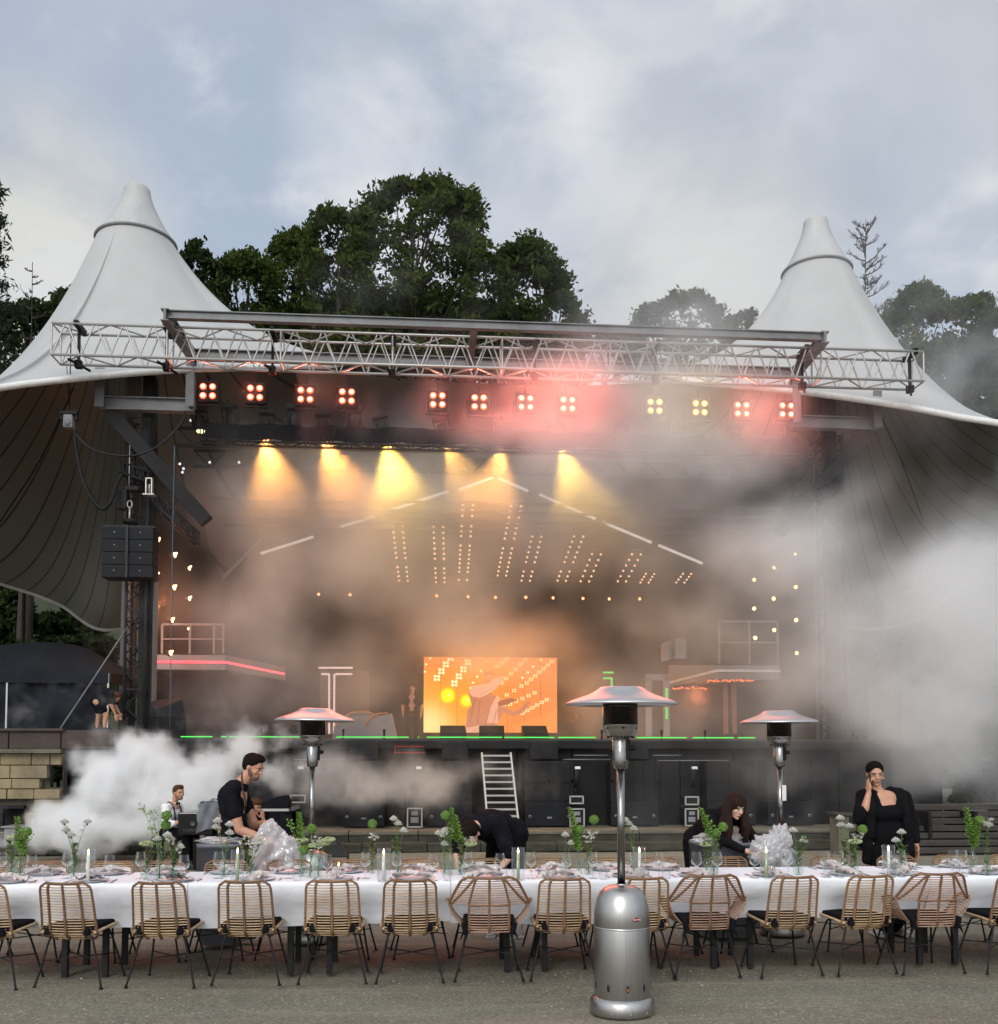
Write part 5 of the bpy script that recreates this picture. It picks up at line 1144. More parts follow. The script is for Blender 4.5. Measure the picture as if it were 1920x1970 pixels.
cuts = [joints[0], at(358, 1700, 7.95).x, at(860, 1700, 7.95).x, at(1340, 1700, 7.95).x, at(1776, 1700, 7.95).x, joints[-1]]
for i, (a, b) in enumerate(zip(cuts, cuts[1:])): cloth_bits(a + .002, b - .002 + (.0), i, .39 + .012 * (i % 2))

# ================================================================== RATTAN CHAIRS
def hw_side(v):
    """half width of the backrest at height fraction v"""
    w = .195 + .02 * (1 - v)
    if v > .86: w -= .055 * (1 - math.sqrt(max(0, 1 - ((v - .86) / .14) ** 2)))
    if v < .10: w -= .05 * (1 - v / .10) ** 2
    return w
def pt_side(u, v):
    w = hw_side(v); y = -.235 - .085 * v ** 1.3 + .055 * u * u * (1 - .3 * v) + .06 * max(0, .12 - v) / .12
    return Vector((u * w, y, .362 + .442 * v - .014 * (1 - (2 * abs(u) - 1) ** 2 if v > .97 else 0) * 0))
def chair(red=False):
    cane = 'canered' if red else 'cane'
    r = empty('rattan_chair', (0, 0, 0))
    c_ = MB(); n = 21
    for k in range(n):
        v = .02 + .945 * k / (n - 1); j = random.uniform(-.004, .004)
        c_.tube([pt_side(u / 5, v + j * math.sin(u)) + Vector((0, .004, 0)) for u in range(-5, 6)], .0048, 5, caps=False)
    c_.build('back_canes', cane, r)
    f = MB(); out = [pt_side(-1, .0 + k / 14) for k in range(15)] + [pt_side(u / 6, 1 - .012 * (1 - (u / 6) ** 2)) for u in range(-5, 6)] + [pt_side(1, 1 - k / 14) for k in range(15)]
    f.tube(out, .0095, 7)
    for u in (-.62, 0.0, .62):
        P = [pt_side(u, v / 42) + Vector((0, -.004, 0)) for v in range(0, 42)]
        f.tube(P, [.0125 if k % 2 else .0088 for k in range(len(P))], 6)
    f.build('back_frame', 'binding', r)
    s_ = MB()
    for k in range(12):     # seat canes under the cushion, curling up at the sides
        y = -.19 + .40 * k / 11; w = .222 - .02 * (k / 11)
        s_.tube([Vector((u / 6 * w, y, .385 + .05 * (abs(u) / 6) ** 4 + .02 * k / 11)) for u in range(-6, 7)], .005, 5, caps=False)
    s_.build('seat_canes', cane, r)
    f = MB(); f.tube([Vector((s * a, b, c)) for s, a, b, c in ((-1, .20, -.21, .42), (-1, .226, -.1, .438), (-1, .224, .1, .445), (-1, .20, .20, .448), (-1, .13, .235, .44), (1, .13, .235, .44), (1, .20, .20, .448), (1, .224, .1, .445), (1, .226, -.1, .438), (1, .20, -.21, .42))], .011, 7)
    f.build('seat_rim', cane, r)
    c_ = MB(); c_.rbox((0, .0, .455), (.40, .42, .04), .018); c_.rbox((-.15, -.215, .43), (.05, .05, .06), .015); c_.rbox((.15, -.215, .43), (.05, .05, .06), .015)
    c_.build('cushion', 'cushion', r)
    for sx in (-1, 1):
        for sy, fx, fy in ((-1, .258, -.20), (1, .24, .24)):
            l = MB(); l.tube(spline([(sx * .05, sy * .10 - .02, .398), (sx * .13, sy * .13 + .0, .397), (sx * .165, sy * .15 - .01, .37), (sx * (.165 + fx) / 2, (sy * .15 + fy) / 2, .19), (sx * fx, fy, .012)], 5), .0085, 7); l.cyl((sx * fx, fy, 0), (sx * fx, fy, .012), .016, .014, 10)
            l.build('leg', 'blackmetal', r)
    b = MB(); b.cyl((-.215, -.175, .20), (.205, .20, .20), .005, n=6); b.cyl((.215, -.175, .205), (-.205, .20, .205), .005, n=6); b.build('cross_brace', 'blackmetal', r)
    return r
def armchair():
    r = empty('rattan_armchair', (0, 0, 0)); cane = 'canered'
    def top(u, v):   # v 0 = arm level, 1 = top
        w = .20 + .115 * (1 - v) ** .9
        if v > .80: w -= .05 * (1 - math.sqrt(max(0, 1 - ((v - .80) / .20) ** 2)))
        return Vector((u * w, -.27 - .05 * v + .07 * u * u * (1.6 - v), .605 + .215 * v))
    def low(u, v):
        return Vector((u * (.155 + .0 * v), -.235 - .035 * v + .02 * u * u + .05 * max(0, .2 - v), .385 + .22 * v))
    def arm(s, t, v):  # side panel from back (t=0) to arm front (t=1)
        a = Vector((s * (.315 + .015 * math.sin(t * 3.1)), -.205 + .23 * t, .605 + .03 * math.sin(t * 3.1) - .01 * t)); b = Vector((s * .205, -.18 + .24 * t, .43))
        return b.lerp(a, v) + Vector((s * .02 * math.sin(v * 3.1), 0, 0))
    c_ = MB()
    for k in range(12): c_.tube([top(u / 5, .02 + .93 * k / 11) for u in range(-5, 6)], .0048, 5, caps=False)
    for k in range(11): c_.tube([low(u / 3, .03 + .93 * k / 10) for u in range(-3, 4)], .0048, 5, caps=False)
    c_.build('back_canes', cane, r)
    for s in (-1, 1):
        c_ = MB()
        for k in range(10): c_.tube([arm(s, t / 5, k / 9) for t in range(6)], .0045, 5, caps=False)
        for k in range(9): c_.tube([arm(s, k / 8, v / 4) for v in range(5)], .0045, 5, caps=False)
        c_.build('arm_canes', cane, r)
    f = MB(); out = [arm(-1, 1 - k / 5, 1) for k in range(5)] + [top(-1, k / 10) for k in range(11)] + [top(u / 6, 1 - .03 * (1 - (u / 6) ** 2)) for u in range(-5, 6)] + [top(1, 1 - k / 10) for k in range(11)] + [arm(1, k / 5, 1) for k in range(1, 6)]
    f.tube(out, .011, 7)
    for s in (-1, 1):
        f.tube([arm(s, 1, 1 - k / 4) for k in range(5)], .010, 7); f.tube([low(s, k / 8) for k in range(9)], .008, 6)
        P = [top(s * (.55 + .38 * (1 - v / 20)), v / 20) for v in range(20)]; f.tube(P, [.0115 if k % 2 else .008 for k in range(20)], 6)
    for u in (-.5, .5, 0) if False else (0,):
        P = [low(0, v / 20) for v in range(20)] + [top(0, v / 20) for v in range(20)]; f.tube(P, [.0125 if k % 2 else .0088 for k in range(40)], 6)
    P = [low(-1, v / 20) for v in range(20)]; 
    for s in (-1, 1):
        P = [low(s, v / 20) for v in range(20)] + [top(s * .5, v / 20) for v in range(20)]; f.tube(P, [.0115 if k % 2 else .008 for k in range(40)], 6)
    f.tube([Vector((u / 5 * .155, -.27, .603)) for u in range(-5, 6)], .006, 6)
    f.build('back_frame', 'binding', r)
    s_ = MB()
    for k in range(12):
        y = -.19 + .40 * k / 11; s_.tube([Vector((u / 6 * .215, y, .408 + .030 * (abs(u) / 6) ** 4)) for u in range(-6, 7)], .005, 5, caps=False)
    s_.build('seat_canes', cane, r)
    c_ = MB(); c_.rbox((0, .0, .455), (.41, .42, .04), .018)
    for s in (-1, 1): c_.rbox((s * .19, -.215, .42), (.04, .05, .10), .015, Matrix.Rotation(R(12 * s), 3, 'Y')); c_.cyl((s * .2, -.23, .39), (s * .225, -.235, .33), .012, .002, 6)
    c_.build('cushion', 'cushion', r)
    for sx in (-1, 1):
        for sy, fx, fy in ((-1, .265, -.18), (1, .245, .26)):
            l = MB(); l.tube(spline([(sx * .05, sy * .10 - .02, .398), (sx * .13, sy * .13 + .0, .397), (sx * .17, sy * .15 - .01, .37), (sx * (.17 + fx) / 2, (sy * .15 + fy) / 2, .19), (sx * fx, fy, .012)], 5), .0085, 7); l.cyl((sx * fx, fy, 0), (sx * fx, fy, .012), .016, .014, 10)
            l.build('leg', 'blackmetal', r)
    b = MB(); b.cyl((-.22, -.165, .20), (.21, .215, .20), .005, n=6); b.cyl((.22, -.165, .205), (-.21, .215, .205), .005, n=6); b.build('cross_brace', 'blackmetal', r)
    return r
C0, A0 = chair(), armchair(); C1 = chair(True); used = set()
def put_chair(kind, x, y, rz, label, group):
    src = {'s': C0, 'a': A0, 'r': C1}[kind]
    if kind in used: o = dup(src, (x, y, 0), rz)
    else: used.add(kind); o = src; o.location = (x, y, 0); o.rotation_euler = (0, 0, rz)
    tag(o, label, 'armchair' if kind == 'a' else 'chair', group); return o
front = [(-2, 's', -7), (156, 's', -8), (326, 's', -5), (482, 's', -4), (640, 's', -1), (783, 's', 0), (932, 'a', -3), (1068, 's', 0), (1213, 's', 0), (1333, 'a', 3), (1487, 's', 5), (1627, 's', 7), (1752, 'a', 3), (1902, 's', 5)]
SIDE_N = {0: 'cut off by the picture edge at the piano end', 1: 'next to the chair cut off at the piano end', 2: 'behind the pianist\'s line, two chairs from the waiter', 3: 'in front of the waiter in the black shirt', 4: 'just past the waiter, before the rear heater pole', 5: 'beside the armchair of the bending man',
          6: 'in front of the bending man', 7: 'between the bending man\'s armchair and the big steel heater', 8: 'half hidden behind the big steel heater', 9: 'beside the big steel heater, in front of the bending woman', 10: 'right below the second rear heater pole', 11: 'between the second rear heater and the woman on the phone', 12: 'in front of the woman on the phone', 13: 'cut off by the picture edge beyond the phone woman\'s armchair'}
for i, (px, kd, a) in enumerate(front):
    x = at(px, 1760, 7.95).x
    put_chair(kd, x, (7.90 if kd == 'a' else 7.94) + .015 * math.sin(i * 2.3), R(a), ('rattan armchair ' if kd == 'a' else 'rattan side chair ') + SIDE_N[i], 'near row of rattan chairs')
back = [(-30, 's', 2), (82, 'r', 8), (205, 's', -4), (312, 'r', 4), (430, 's', 0), (552, 'r', 3), (662, 's', -3), (803, 's', 3), (915, 's', -5), (1052, 's', 3), (1160, 's', -6), (1262, 's', 4), (1395, 's', 2), (1590, 's', -2), (1718, 's', 5), (1825, 's', -3), (1935, 's', 0)]
BK = ['past the picture edge at the piano end', 'seen behind the tallest green vase at the piano end', 'seen behind the first lit candle', 'seen behind the white blooms below the pianist', 'hidden behind the tablecloth bin by the waiter', 'beside the crumpled plastic sheet', 'just in front of the black lantern', 'next to the bending man, on the lantern side', 'touched by the bending man\'s arm', 'beyond the lone tumbler next to the bending man', 'seen just before the big heater pole', 'seen just past the big heater pole', 'behind the bin of the bending woman', 'seen behind the tall carnations before the phone woman', 'seen at the phone woman\'s other side', 'seen near the bench planks', 'past the picture edge near the bench planks']
for i, (px, kd, a) in enumerate(back):
    put_chair(kd, at(px, 1660, 9.15).x, 8.95 + .03 * math.sin(i * 1.7), R(180 + a), 'rattan chair on the far side ' + BK[i], 'far row of rattan chairs')

# ================================================================== TABLE SETTINGS
def pos(px, py): return at(px, py, 8.3)
def onT(px, py):
    k = 1920 / 1904; d = FW + RT * ((px * k - 960) / FPX) + UP * ((CY - py * k) / FPX); t = (TZ + .005 - EYE) / d.z
    return Vector((d.x * t, max(TY0 + .03, min(TY1 - .04, d.y * t)), TZ + .005))
def place_setting(i, x, y, dark, far):
    side = 'far' if far else 'near'; k = 'on the %s table side, %s from the piano' % (side, ORD[i])
    r = empty('plate', (x, y, TZ + .005), random.uniform(0, 3), label='grey-rimmed stoneware plate ' + k, cat='plate', group='plates on the %s side of the table' % side)
    MB().lathe([(0, .006), (.09, .006), (.125, .014), (.140, .018), (.141, .015), (.12, .008), (.085, 0), (0, 0)], n=36).build('dish', 'china', r)
    MB().lathe([(.1395, .0165), (.1425, .0185), (.1435, .0165), (.1395, .0145)], n=36).build('rim', 'chinarim', r)
    # knotted napkin: crossed rolls and a knot with fan ends
    rnd = random.Random(i * 3 + far); n = MB(); a = rnd.uniform(0, 3.1); z = TZ + .026
    def pl(t, w, dz=0): return Vector((x + math.cos(a) * t - math.sin(a) * w, y + (math.sin(a) * t + math.cos(a) * w) * .8, z + dz))
    if dark:
        rows = [[pl(-.10 + .2 * u / 12, -.05 + .1 * v / 6, .012 + .018 * math.sin(u * 1.1 + v * .8) * math.cos(v * 1.3 + i)) for u in range(13)] for v in range(7)]
        n.sheet(rows); n.sheet([[p + Vector((.01, 0, .012)) for p in row[2:9]] for row in rows[1:5]])
    else:
        for s in (-1, 1):
            rows = []
            for u in range(9):
                t = s * (.01 + .15 * u / 8); spread = .012 + .075 * (u / 8) ** 1.2
                rows.append([pl(t, -spread + 2 * spread * v / 10, .026 * (1 - u / 8 * .55) + .014 * math.sin(v * 1.9 + u * .5 + i) + .01 * math.sin(v * .9)) for v in range(11)])
            n.sheet(rows)
        for q in range(4): n.ell(pl(rnd.uniform(-.03, .03), rnd.uniform(-.022, .022), .028 + .014 * rnd.random()), (.032, .024, .020), 10, 6, Matrix.Rotation(rnd.random() * 3, 3, 'Z') @ Matrix.Rotation(rnd.uniform(-.7, .7), 3, 'X'), .10)
    n.build('napkin', 'darknapkin' if dark else 'napkin', label=('dark crumpled' if dark else 'pale knotted') + ' linen napkin on the plate ' + k, cat='napkin', group='napkins on the %s plates' % side)
    # cutlery beside the plate
    for sgn, nm in ((-1, 'fork'), (1, 'knife')):
        c_ = MB(); cx_ = x + sgn * .175; yy = y
        c_.rbox((cx_, yy - .03, TZ + .008), (.012, .11, .004), .0015)
        if nm == 'fork':
            c_.rbox((cx_, yy + .04, TZ + .009), (.022, .03, .003), .001)
            for q in range(4): c_.box((cx_ - .009 + q * .006, yy + .075, TZ + .009), (.003, .045, .002))
        else: c_.rbox((cx_, yy + .065, TZ + .009), (.018, .095, .002), .0008)
        c_.build(nm, 'cutlery', label='steel %s by the plate %s' % (nm, k), cat=nm, group='%s cutlery' % side)
dk = {1, 2}
for i, (px, kd, a) in enumerate(front):
    x = at(px, 1690, 7.95).x; place_setting(i, x + .02 * math.sin(i * 3), 8.13, i in dk, False)
for i, (px, kd, a) in enumerate(back[1:-1]):
    if i in (11,): continue
    x = at(px, 1668, 8.62).x; place_setting(i if i < 11 else i - 1, x, 8.65, False, True)

gp = [(0, .0), (.035, .001), (.037, .003), (.012, .006), (.0045, .012), (.004, .05), (.0042, .085), (.012, .095), (.033, .108), (.040, .125), (.041, .145), (.036, .175), (.031, .205)]
WG = MB(); WG.lathe(gp, n=24)
tp_ = [(0, .002), (.030, .002), (.033, .010), (.037, .06), (.038, .095)]; TG = MB(); TG.lathe(tp_, n=20)
wg0 = None
wines = [3, 60, 129, 210, 270, 353, 420, 555, 628, 703, 763, 834, 901, 965, 1022, 1097, 1141, 1219, 1268, 1341, 1402, 1479, 1522, 1597, 1654, 1723, 1784, 1857, 1914]
near = {1, 3, 5, 8, 11, 13, 15, 17, 20, 21, 24, 26, 28}
for i, px in enumerate(wines):
    q = onT(px * .9917, 1684 if i in near else 1676); lab = 'clear stemmed wine glass, %s along the table from the piano end' % ORD[i]
    if wg0 is None: wg0 = WG.build('wine_glass', 'glass'); o = wg0
    else: o = wg0.copy(); col.objects.link(o)
    o.location = q; o.scale = (1.08, 1.08, 1.06); tag(o, lab, 'wine glass', 'wine glasses along the table')
tg0 = None
for i, px in enumerate([92, 190, 290, 452, 572, 655, 735, 860, 983, 1060, 1165, 1290, 1385, 1500, 1616, 1749, 1880]):
    q = onT(px * .9917, 1680)
    if tg0 is None: tg0 = TG.build('water_tumbler', 'glass'); o = tg0
    else: o = tg0.copy(); col.objects.link(o)
    o.location = q; tag(o, 'clear short water tumbler, %s along the table from the piano end' % ORD[i], 'tumbler', 'water tumblers along the table')
# candles under glass cylinders
M['flame'] = emat('candle_flame', (1.0, .55, .12), 9.0); M['flametip'] = emat('flame_tip', (1.0, .78, .35), 14.0)
cyl0 = None
for i, (px, green, hh) in enumerate([(169, 0, .215), (456, 1, .225), (737, 0, .21), (1001, 1, .21), (1244, 0, .21), (1503, 1, .2), (1758, 0, .21)]):
    q = onT(px * .9917, 1684); lab = '%s, %s along the table' % ('sage green pillar candle' if green else 'tall white taper candle', ORD[i])
    r = empty('candle', q, label=lab, cat='candle', group='lit candles in glass cylinders')
    MB().lathe([(0, 0), (.013, 0), (.0125, hh - .005), (.009, hh), (0, hh - .002)], n=14).build('wax', 'greenwax' if green else 'wax', r)
    MB().cyl((0, 0, hh - .003), (.001, 0, hh + .01), .0012, n=5).build('wick', 'black', r)
    MB().lathe([(0, hh + .002), (.006, hh + .010), (.0075, hh + .018), (.005, hh + .032), (.0015, hh + .045), (0, hh + .05)], n=10).build('flame', 'flametip', r)
    g_ = MB(); g_.lathe([(0, .001), (.052, .001), (.053, .006), (.053, .262), (.051, .262), (.051, .008), (0, .004)], n=28)
    o = g_.build('hurricane_glass', 'thinglass', label='clear glass cylinder standing round the %s, %s on the table' % ('green candle' if green else 'white candle', ORD[i]), cat='glass cylinder', group='glass cylinders round the candles'); o.location = q
# vases and flowers
def vase(px, py, h, kind, i, lab):
    q = onT(px * .9917, py * .9917); v = MB()
    if kind == 'bottle': v.lathe([(0, .002), (.033, .002), (.036, .012), (.036, h * .55), (.028, h * .68), (.014, h * .80), (.013, h * .95), (.016, h)], n=22)
    elif kind == 'tube': v.lathe([(0, .002), (.024, .002), (.026, .01), (.026, h * .7), (.019, h * .82), (.019, h * .95), (.023, h)], n=22)
    else: v.lathe([(0, .002), (.030, .002), (.040, .02), (.042, h * .35), (.030, h * .62), (.018, h * .8), (.023, h)], n=22)
    r = empty('glass_vase', q, label=lab + ' holding cut stems', cat='vase', group='small glass vases on the table'); v.build('body', 'vaseglass', r)
    w = MB(); w.lathe([(0, .005), (.020, .005), (.022, h * .45), (0, h * .45)], n=16); w.build('water', 'vaseglass', r)
    return q
def carn(mb, c, s):
    """ruffled carnation head"""
    for k in range(5):
        rr = s * (1 - k * .17); n = 18; rows = []
        for j in range(4):
            t = j / 3; row = []
            for q in range(n): a = 2 * math.pi * q / n; row.append(c + Vector((math.cos(a) * rr * t, math.sin(a) * rr * t, s * (.15 * k + .55 * t * t * (1 - .35 * t)) + s * .20 * t * math.sin(q * 5.1 + k * 2) - s * .3)))
            rows.append(row)
        mb.sheet(rows, closed=True)
def cluster(mb, c, s, n, r0, rnd, flat=1.0):
    for _ in range(n):
        u = Vector((rnd.gauss(0, 1), rnd.gauss(0, 1), rnd.gauss(0, 1))).normalized() * s; mb.ell(c + Vector((u.x, u.y, u.z * flat)), (r0, r0, r0 * .7), 6, 4, None, .2)
def petals(mb, c, s, n=7, tilt=.5):
    for k in range(n):
        a = 2 * math.pi * k / n; d = Vector((math.cos(a), math.sin(a), tilt)); p = Vector((-math.sin(a), math.cos(a), 0))
        mb._add([c, c + d * s * .6 + p * s * .32, c + d * s * 1.05 + Vector((0, 0, s * .1)), c + d * s * .6 - p * s * .32], [(0, 1, 2, 3)], True)
def leafy(mb, P, size, rnd, n=14, f0=.3):
    m_ = len(P) - 1
    for k in range(n):
        f = (f0 + (1 - f0) * k / n) * m_; i_ = min(int(f), m_ - 1); b = P[i_].lerp(P[i_ + 1], f - i_); a = rnd.uniform(0, 6.28); d = Vector((math.cos(a), math.sin(a), rnd.uniform(.1, .8))).normalized(); s = size * rnd.uniform(.6, 1.2); p = d.cross(Vector((0, 0, 1))).normalized()
        mb._add([b, b + d * s * .5 + p * s * .3, b + d * s, b + d * s * .5 - p * s * .3], [(0, 1, 2, 3)], True)
KINDLAB = dict(spike='tall lime bellflower spikes', carn='white carnations', pom='green pom-pom bloom', umbel='pale lime umbel', wild='small white wild blooms', scab='cream scabiosa bloom')
def bunch(q, spec, i, lab, seed):
    """spec: list of (kind, dx, dy, height)"""
    rnd = random.Random(seed); r = empty('flower_bunch', q, label=lab, cat='flowers', group='flower bunches along the table')
    stem, lf = MB(), MB(); bl = {}
    for kind, dx, dy, h in spec:
        P = spline([Vector((rnd.uniform(-.008, .008), rnd.uniform(-.008, .008), .01)), Vector((dx * .1, dy * .1, h * .4)), Vector((dx * .55, dy * .55, h * .75)), Vector((dx, dy, h))], 5)
        stem.tube(P, .0021, 5); e = P[-1]
        if kind == 'carn': carn(bl.setdefault('petal', MB()), e, .040); stem.lathe([(0, -.03), (.007, -.028), (.009, -.006)], e, 8); leafy(lf, P, .035, rnd, 4, .5)
        elif kind == 'pom': cluster(bl.setdefault('pom', MB()), e, .037, 90, .0075, rnd); bl['pom'].ell(e, .035, 10, 8)
        elif kind == 'umbel': cluster(bl.setdefault('limeumbel', MB()), e, .054, 110, .0075, rnd, .35); leafy(lf, P, .03, rnd, 4, .4)
        elif kind == 'spike':
            m_ = MB() if 'bright' not in bl else bl['bright']; bl['bright'] = m_
            for k in range(34):
                f = .45 + .55 * k / 34; b = P[0].lerp(P[-1], f) if False else P[min(len(P) - 2, int(f * (len(P) - 1)))].lerp(P[min(len(P) - 1, int(f * (len(P) - 1)) + 1)], f * (len(P) - 1) % 1)
                a = k * 2.4; s = .043 * (1.15 - .6 * (k / 34)); d = Vector((math.cos(a), math.sin(a), .35)); p = Vector((-math.sin(a), math.cos(a), 0))
                m_._add([b, b + d * s * .5 + p * s * .5, b + d * s * 1.1 + Vector((0, 0, s * .3)), b + d * s * .5 - p * s * .5], [(0, 1, 2, 3)], True); m_._add([b, b + d * s * .4 + Vector((0, 0, s * .4)), b + d * s * .9 + p * s * .5, b + d * s * .8 - p * s * .4], [(0, 1, 2, 3)], True)
        elif kind == 'airy':
            m_ = bl.setdefault('bright', MB())
            for k in range(26):
                b = P[rnd.randrange(6, len(P))]; d = Vector((rnd.uniform(-1, 1), rnd.uniform(-1, 1), rnd.uniform(.2, 1.2))).normalized() * rnd.uniform(.02, .065); stem.tube([b, b + d], .0009, 3, caps=False); m_.ell(b + d, .0075, 6, 4)
        elif kind == 'wild':
            for k in range(9):
                b = e + Vector((rnd.uniform(-.04, .04), rnd.uniform(-.03, .03), rnd.uniform(-.035, .03))); stem.tube([P[-4], b], .001, 3, caps=False); petals(bl.setdefault('petal', MB()), b, .022, 6, .4); bl['petal'].ell(b, .008, 6, 4)
                if k % 2: petals(bl.setdefault('limeumbel', MB()), b + Vector((.008, .005, .01)), .018, 5, .3)
            leafy(lf, P, .05, rnd, 7, .45)
        elif kind == 'scab':
            petals(bl.setdefault('petal', MB()), e, .042, 11, .18); petals(bl['petal'], e + Vector((0, 0, .004)), .025, 9, .5); cluster(bl.setdefault('limeumbel', MB()), e + Vector((0, 0, .006)), .010, 16, .004, rnd, .5); leafy(lf, P, .06, rnd, 6, .5)
        elif kind == 'fern': leafy(lf, P, .05, rnd, 60, .2)
    stem.build('stems', 'stem', r)
    if lf.v: lf.build('leaves', 'stem', r)
    for k, m_ in bl.items(): m_.build('blossoms', k, r)
V = [ # px, py (photo units 1920), height, vase kind, spec, label of bunch
 (21, 1687, .17, 'jar', [('umbel', .02, 0, .33), ('fern', -.02, 0, .30), ('pom', .06, .0, .27)], 'pale lime umbel and ferns in the vase at the piano end'),
 (37, 1691, .17, 'bottle', [('spike', -.03, 0, .50), ('spike', .05, .01, .40), ('pom', .05, 0, .38), ('airy', .08, 0, .33)], 'tall lime bellflower spikes leaning at the piano end'),
 (142, 1686, .19, 'bottle', [('carn', -.085, 0, .45), ('carn', -.075, .01, .38), ('carn', -.03, .01, .34), ('carn', .10, 0, .45), ('fern', 0, 0, .26)], 'thin-stemmed white carnations next to the first candle'),
 (281, 1692, .16, 'jar', [('umbel', 0, 0, .29), ('fern', .04, 0, .22)], 'flat lime umbel low beside the tall bunch under the pianist'),
 (306, 1694, .23, 'tube', [('airy', -.14, 0, .58), ('airy', -.07, .02, .54), ('carn', .06, 0, .36), ('carn', -.02, 0, .33), ('wild', .09, .01, .31), ('pom', .05, 0, .52)], 'largest airy bunch with white blooms under the pianist'),
 (332, 1692, .17, 'bottle', [('fern', .0, 0, .28), ('pom', -.06, 0, .44), ('scab', -.03, 0, .33), ('carn', .05, .02, .26), ('wild', .02, 0, .24)], 'green pom-poms and fern beside the largest airy bunch'),
 (431, 1687, .19, 'bottle', [('carn', -.06, 0, .46), ('carn', -.07, .01, .41), ('carn', .04, 0, .43), ('carn', .04, .01, .36)], 'four white carnations before the waiter\'s bin'),
 (482, 1690, .16, 'jar', [('scab', .02, 0, .27), ('wild', -.05, 0, .31), ('wild', .08, 0, .30), ('fern', -.07, 0, .25)], 'cream scabiosa with leaves beside the first green candle'),
 (580, 1686, .21, 'tube', [('spike', -.03, 0, .53), ('airy', -.09, 0, .43), ('umbel', 0, 0, .30), ('pom', .02, 0, .22)], 'tall lime spike past the plastic sheet'),
 (596, 1688, .17, 'jar', [('pom', .01, 0, .40), ('wild', .05, 0, .30), ('umbel', .04, .02, .26)], 'single high green pom-pom by the plastic sheet'),
 (612, 1688, .18, 'bottle', [('umbel', .08, 0, .31), ('wild', .01, 0, .27), ('umbel', .04, .01, .28)], 'wide pale umbels leaning toward the lantern'),
 (716, 1680, .19, 'tube', [('wild', .01, 0, .31), ('pom', -.0, .01, .42), ('fern', 0, 0, .26)], 'slim wild blooms just before the middle white candle'),
 (765, 1680, .19, 'bottle', [('carn', -.035, 0, .46), ('carn', 0, .01, .42), ('carn', .05, 0, .36), ('fern', -.03, 0, .3)], 'white carnations just past the middle white candle'),
 (855, 1681, .18, 'tube', [('carn', -.05, 0, .34), ('carn', .0, 0, .36), ('carn', .0, .01, .25)], 'three white carnations before the bending man\'s head'),
 (868, 1683, .22, 'bottle', [('pom', -.05, 0, .50), ('wild', -.0, 0, .38), ('wild', -.05, 0, .35), ('spike', .0, 0, .56)], 'mixed spike and blooms in front of the bending man\'s head'),
 (886, 1683, .18, 'jar', [('spike', -.05, 0, .50), ('wild', .07, 0, .28), ('fern', 0, 0, .3), ('umbel', .08, .01, .26)], 'lime spike bunch overlapping the bending man\'s head'),
 (1088, 1679, .17, 'jar', [('carn', .0, 0, .32), ('carn', .05, 0, .25)], 'pair of white carnations before the big heater pole'),
 (1114, 1682, .21, 'tube', [('spike', -.08, 0, .56), ('pom', .0, 0, .38), ('spike', -.04, .01, .38)], 'leaning lime spike beside the big heater pole'),
 (1132, 1682, .18, 'bottle', [('wild', .04, 0, .33), ('wild', -.01, 0, .30), ('pom', .05, 0, .46), ('fern', .02, 0, .28)], 'small white wild blooms touching the big heater pole'),
 (1219, 1680, .18, 'bottle', [('carn', -.07, 0, .45), ('carn', -.04, .01, .42), ('carn', .0, 0, .38)], 'white carnations just past the big heater pole'),
 (1360, 1681, .18, 'jar', [('wild', -.02, 0, .30), ('umbel', .0, 0, .25), ('fern', 0, 0, .26)], 'whitish wild blooms before the bending woman\'s bin'),
 (1374, 1682, .22, 'tube', [('spike', -.12, 0, .56), ('airy', -.04, 0, .44), ('pom', .08, 0, .40), ('pom', .02, 0, .35), ('fern', .03, 0, .36)], 'arching lime spike with pom-poms before the bending woman'),
 (1536, 1683, .18, 'jar', [('carn', -.04, 0, .37), ('carn', .05, .0, .28), ('fern', .06, 0, .3)], 'white carnation and buds beside the second rear heater pole'),
 (1625, 1681, .20, 'bottle', [('carn', -.03, 0, .47), ('carn', -.02, .01, .41), ('carn', .05, 0, .40), ('fern', .0, 0, .28)], 'tall white carnations before the woman on the phone'),
 (1642, 1683, .17, 'jar', [('wild', .04, 0, .34), ('umbel', .02, 0, .28), ('pom', .09, .01, .38), ('fern', 0, 0, .24)], 'small mixed blooms touching the phone woman\'s skirt'),
 (1736, 1681, .18, 'tube', [('carn', .0, 0, .35), ('carn', -.05, 0, .28), ('fern', .02, 0, .24)], 'white carnations next to the last candle'),
 (1872, 1680, .22, 'bottle', [('spike', -.05, 0, .56), ('spike', .03, 0, .47), ('pom', .07, 0, .45), ('spike', .07, .01, .42)], 'lime spikes near the bench planks'),
 (1900, 1684, .18, 'tube', [('wild', .0, 0, .44), ('carn', .02, 0, .42), ('fern', .0, 0, .34)], 'white blooms at the picture edge near the bench planks'),
]
for i, (px, py, h, vk, spec, lab) in enumerate(V):
    q = vase(px, py, h, vk, i, 'clear glass %s vase, %s along the table from the piano end' % ({'jar': 'bulb', 'bottle': 'bottle', 'tube': 'slim'}[vk], ORD[i])); bunch(q, spec, i, lab, 100 + i)
# empty extra vases
for i, (px, py, h, vk) in enumerate(((60, 1684, .16, 'jar'), (540, 1686, .15, 'bottle'), (1180, 1682, .14, 'jar'))): pass

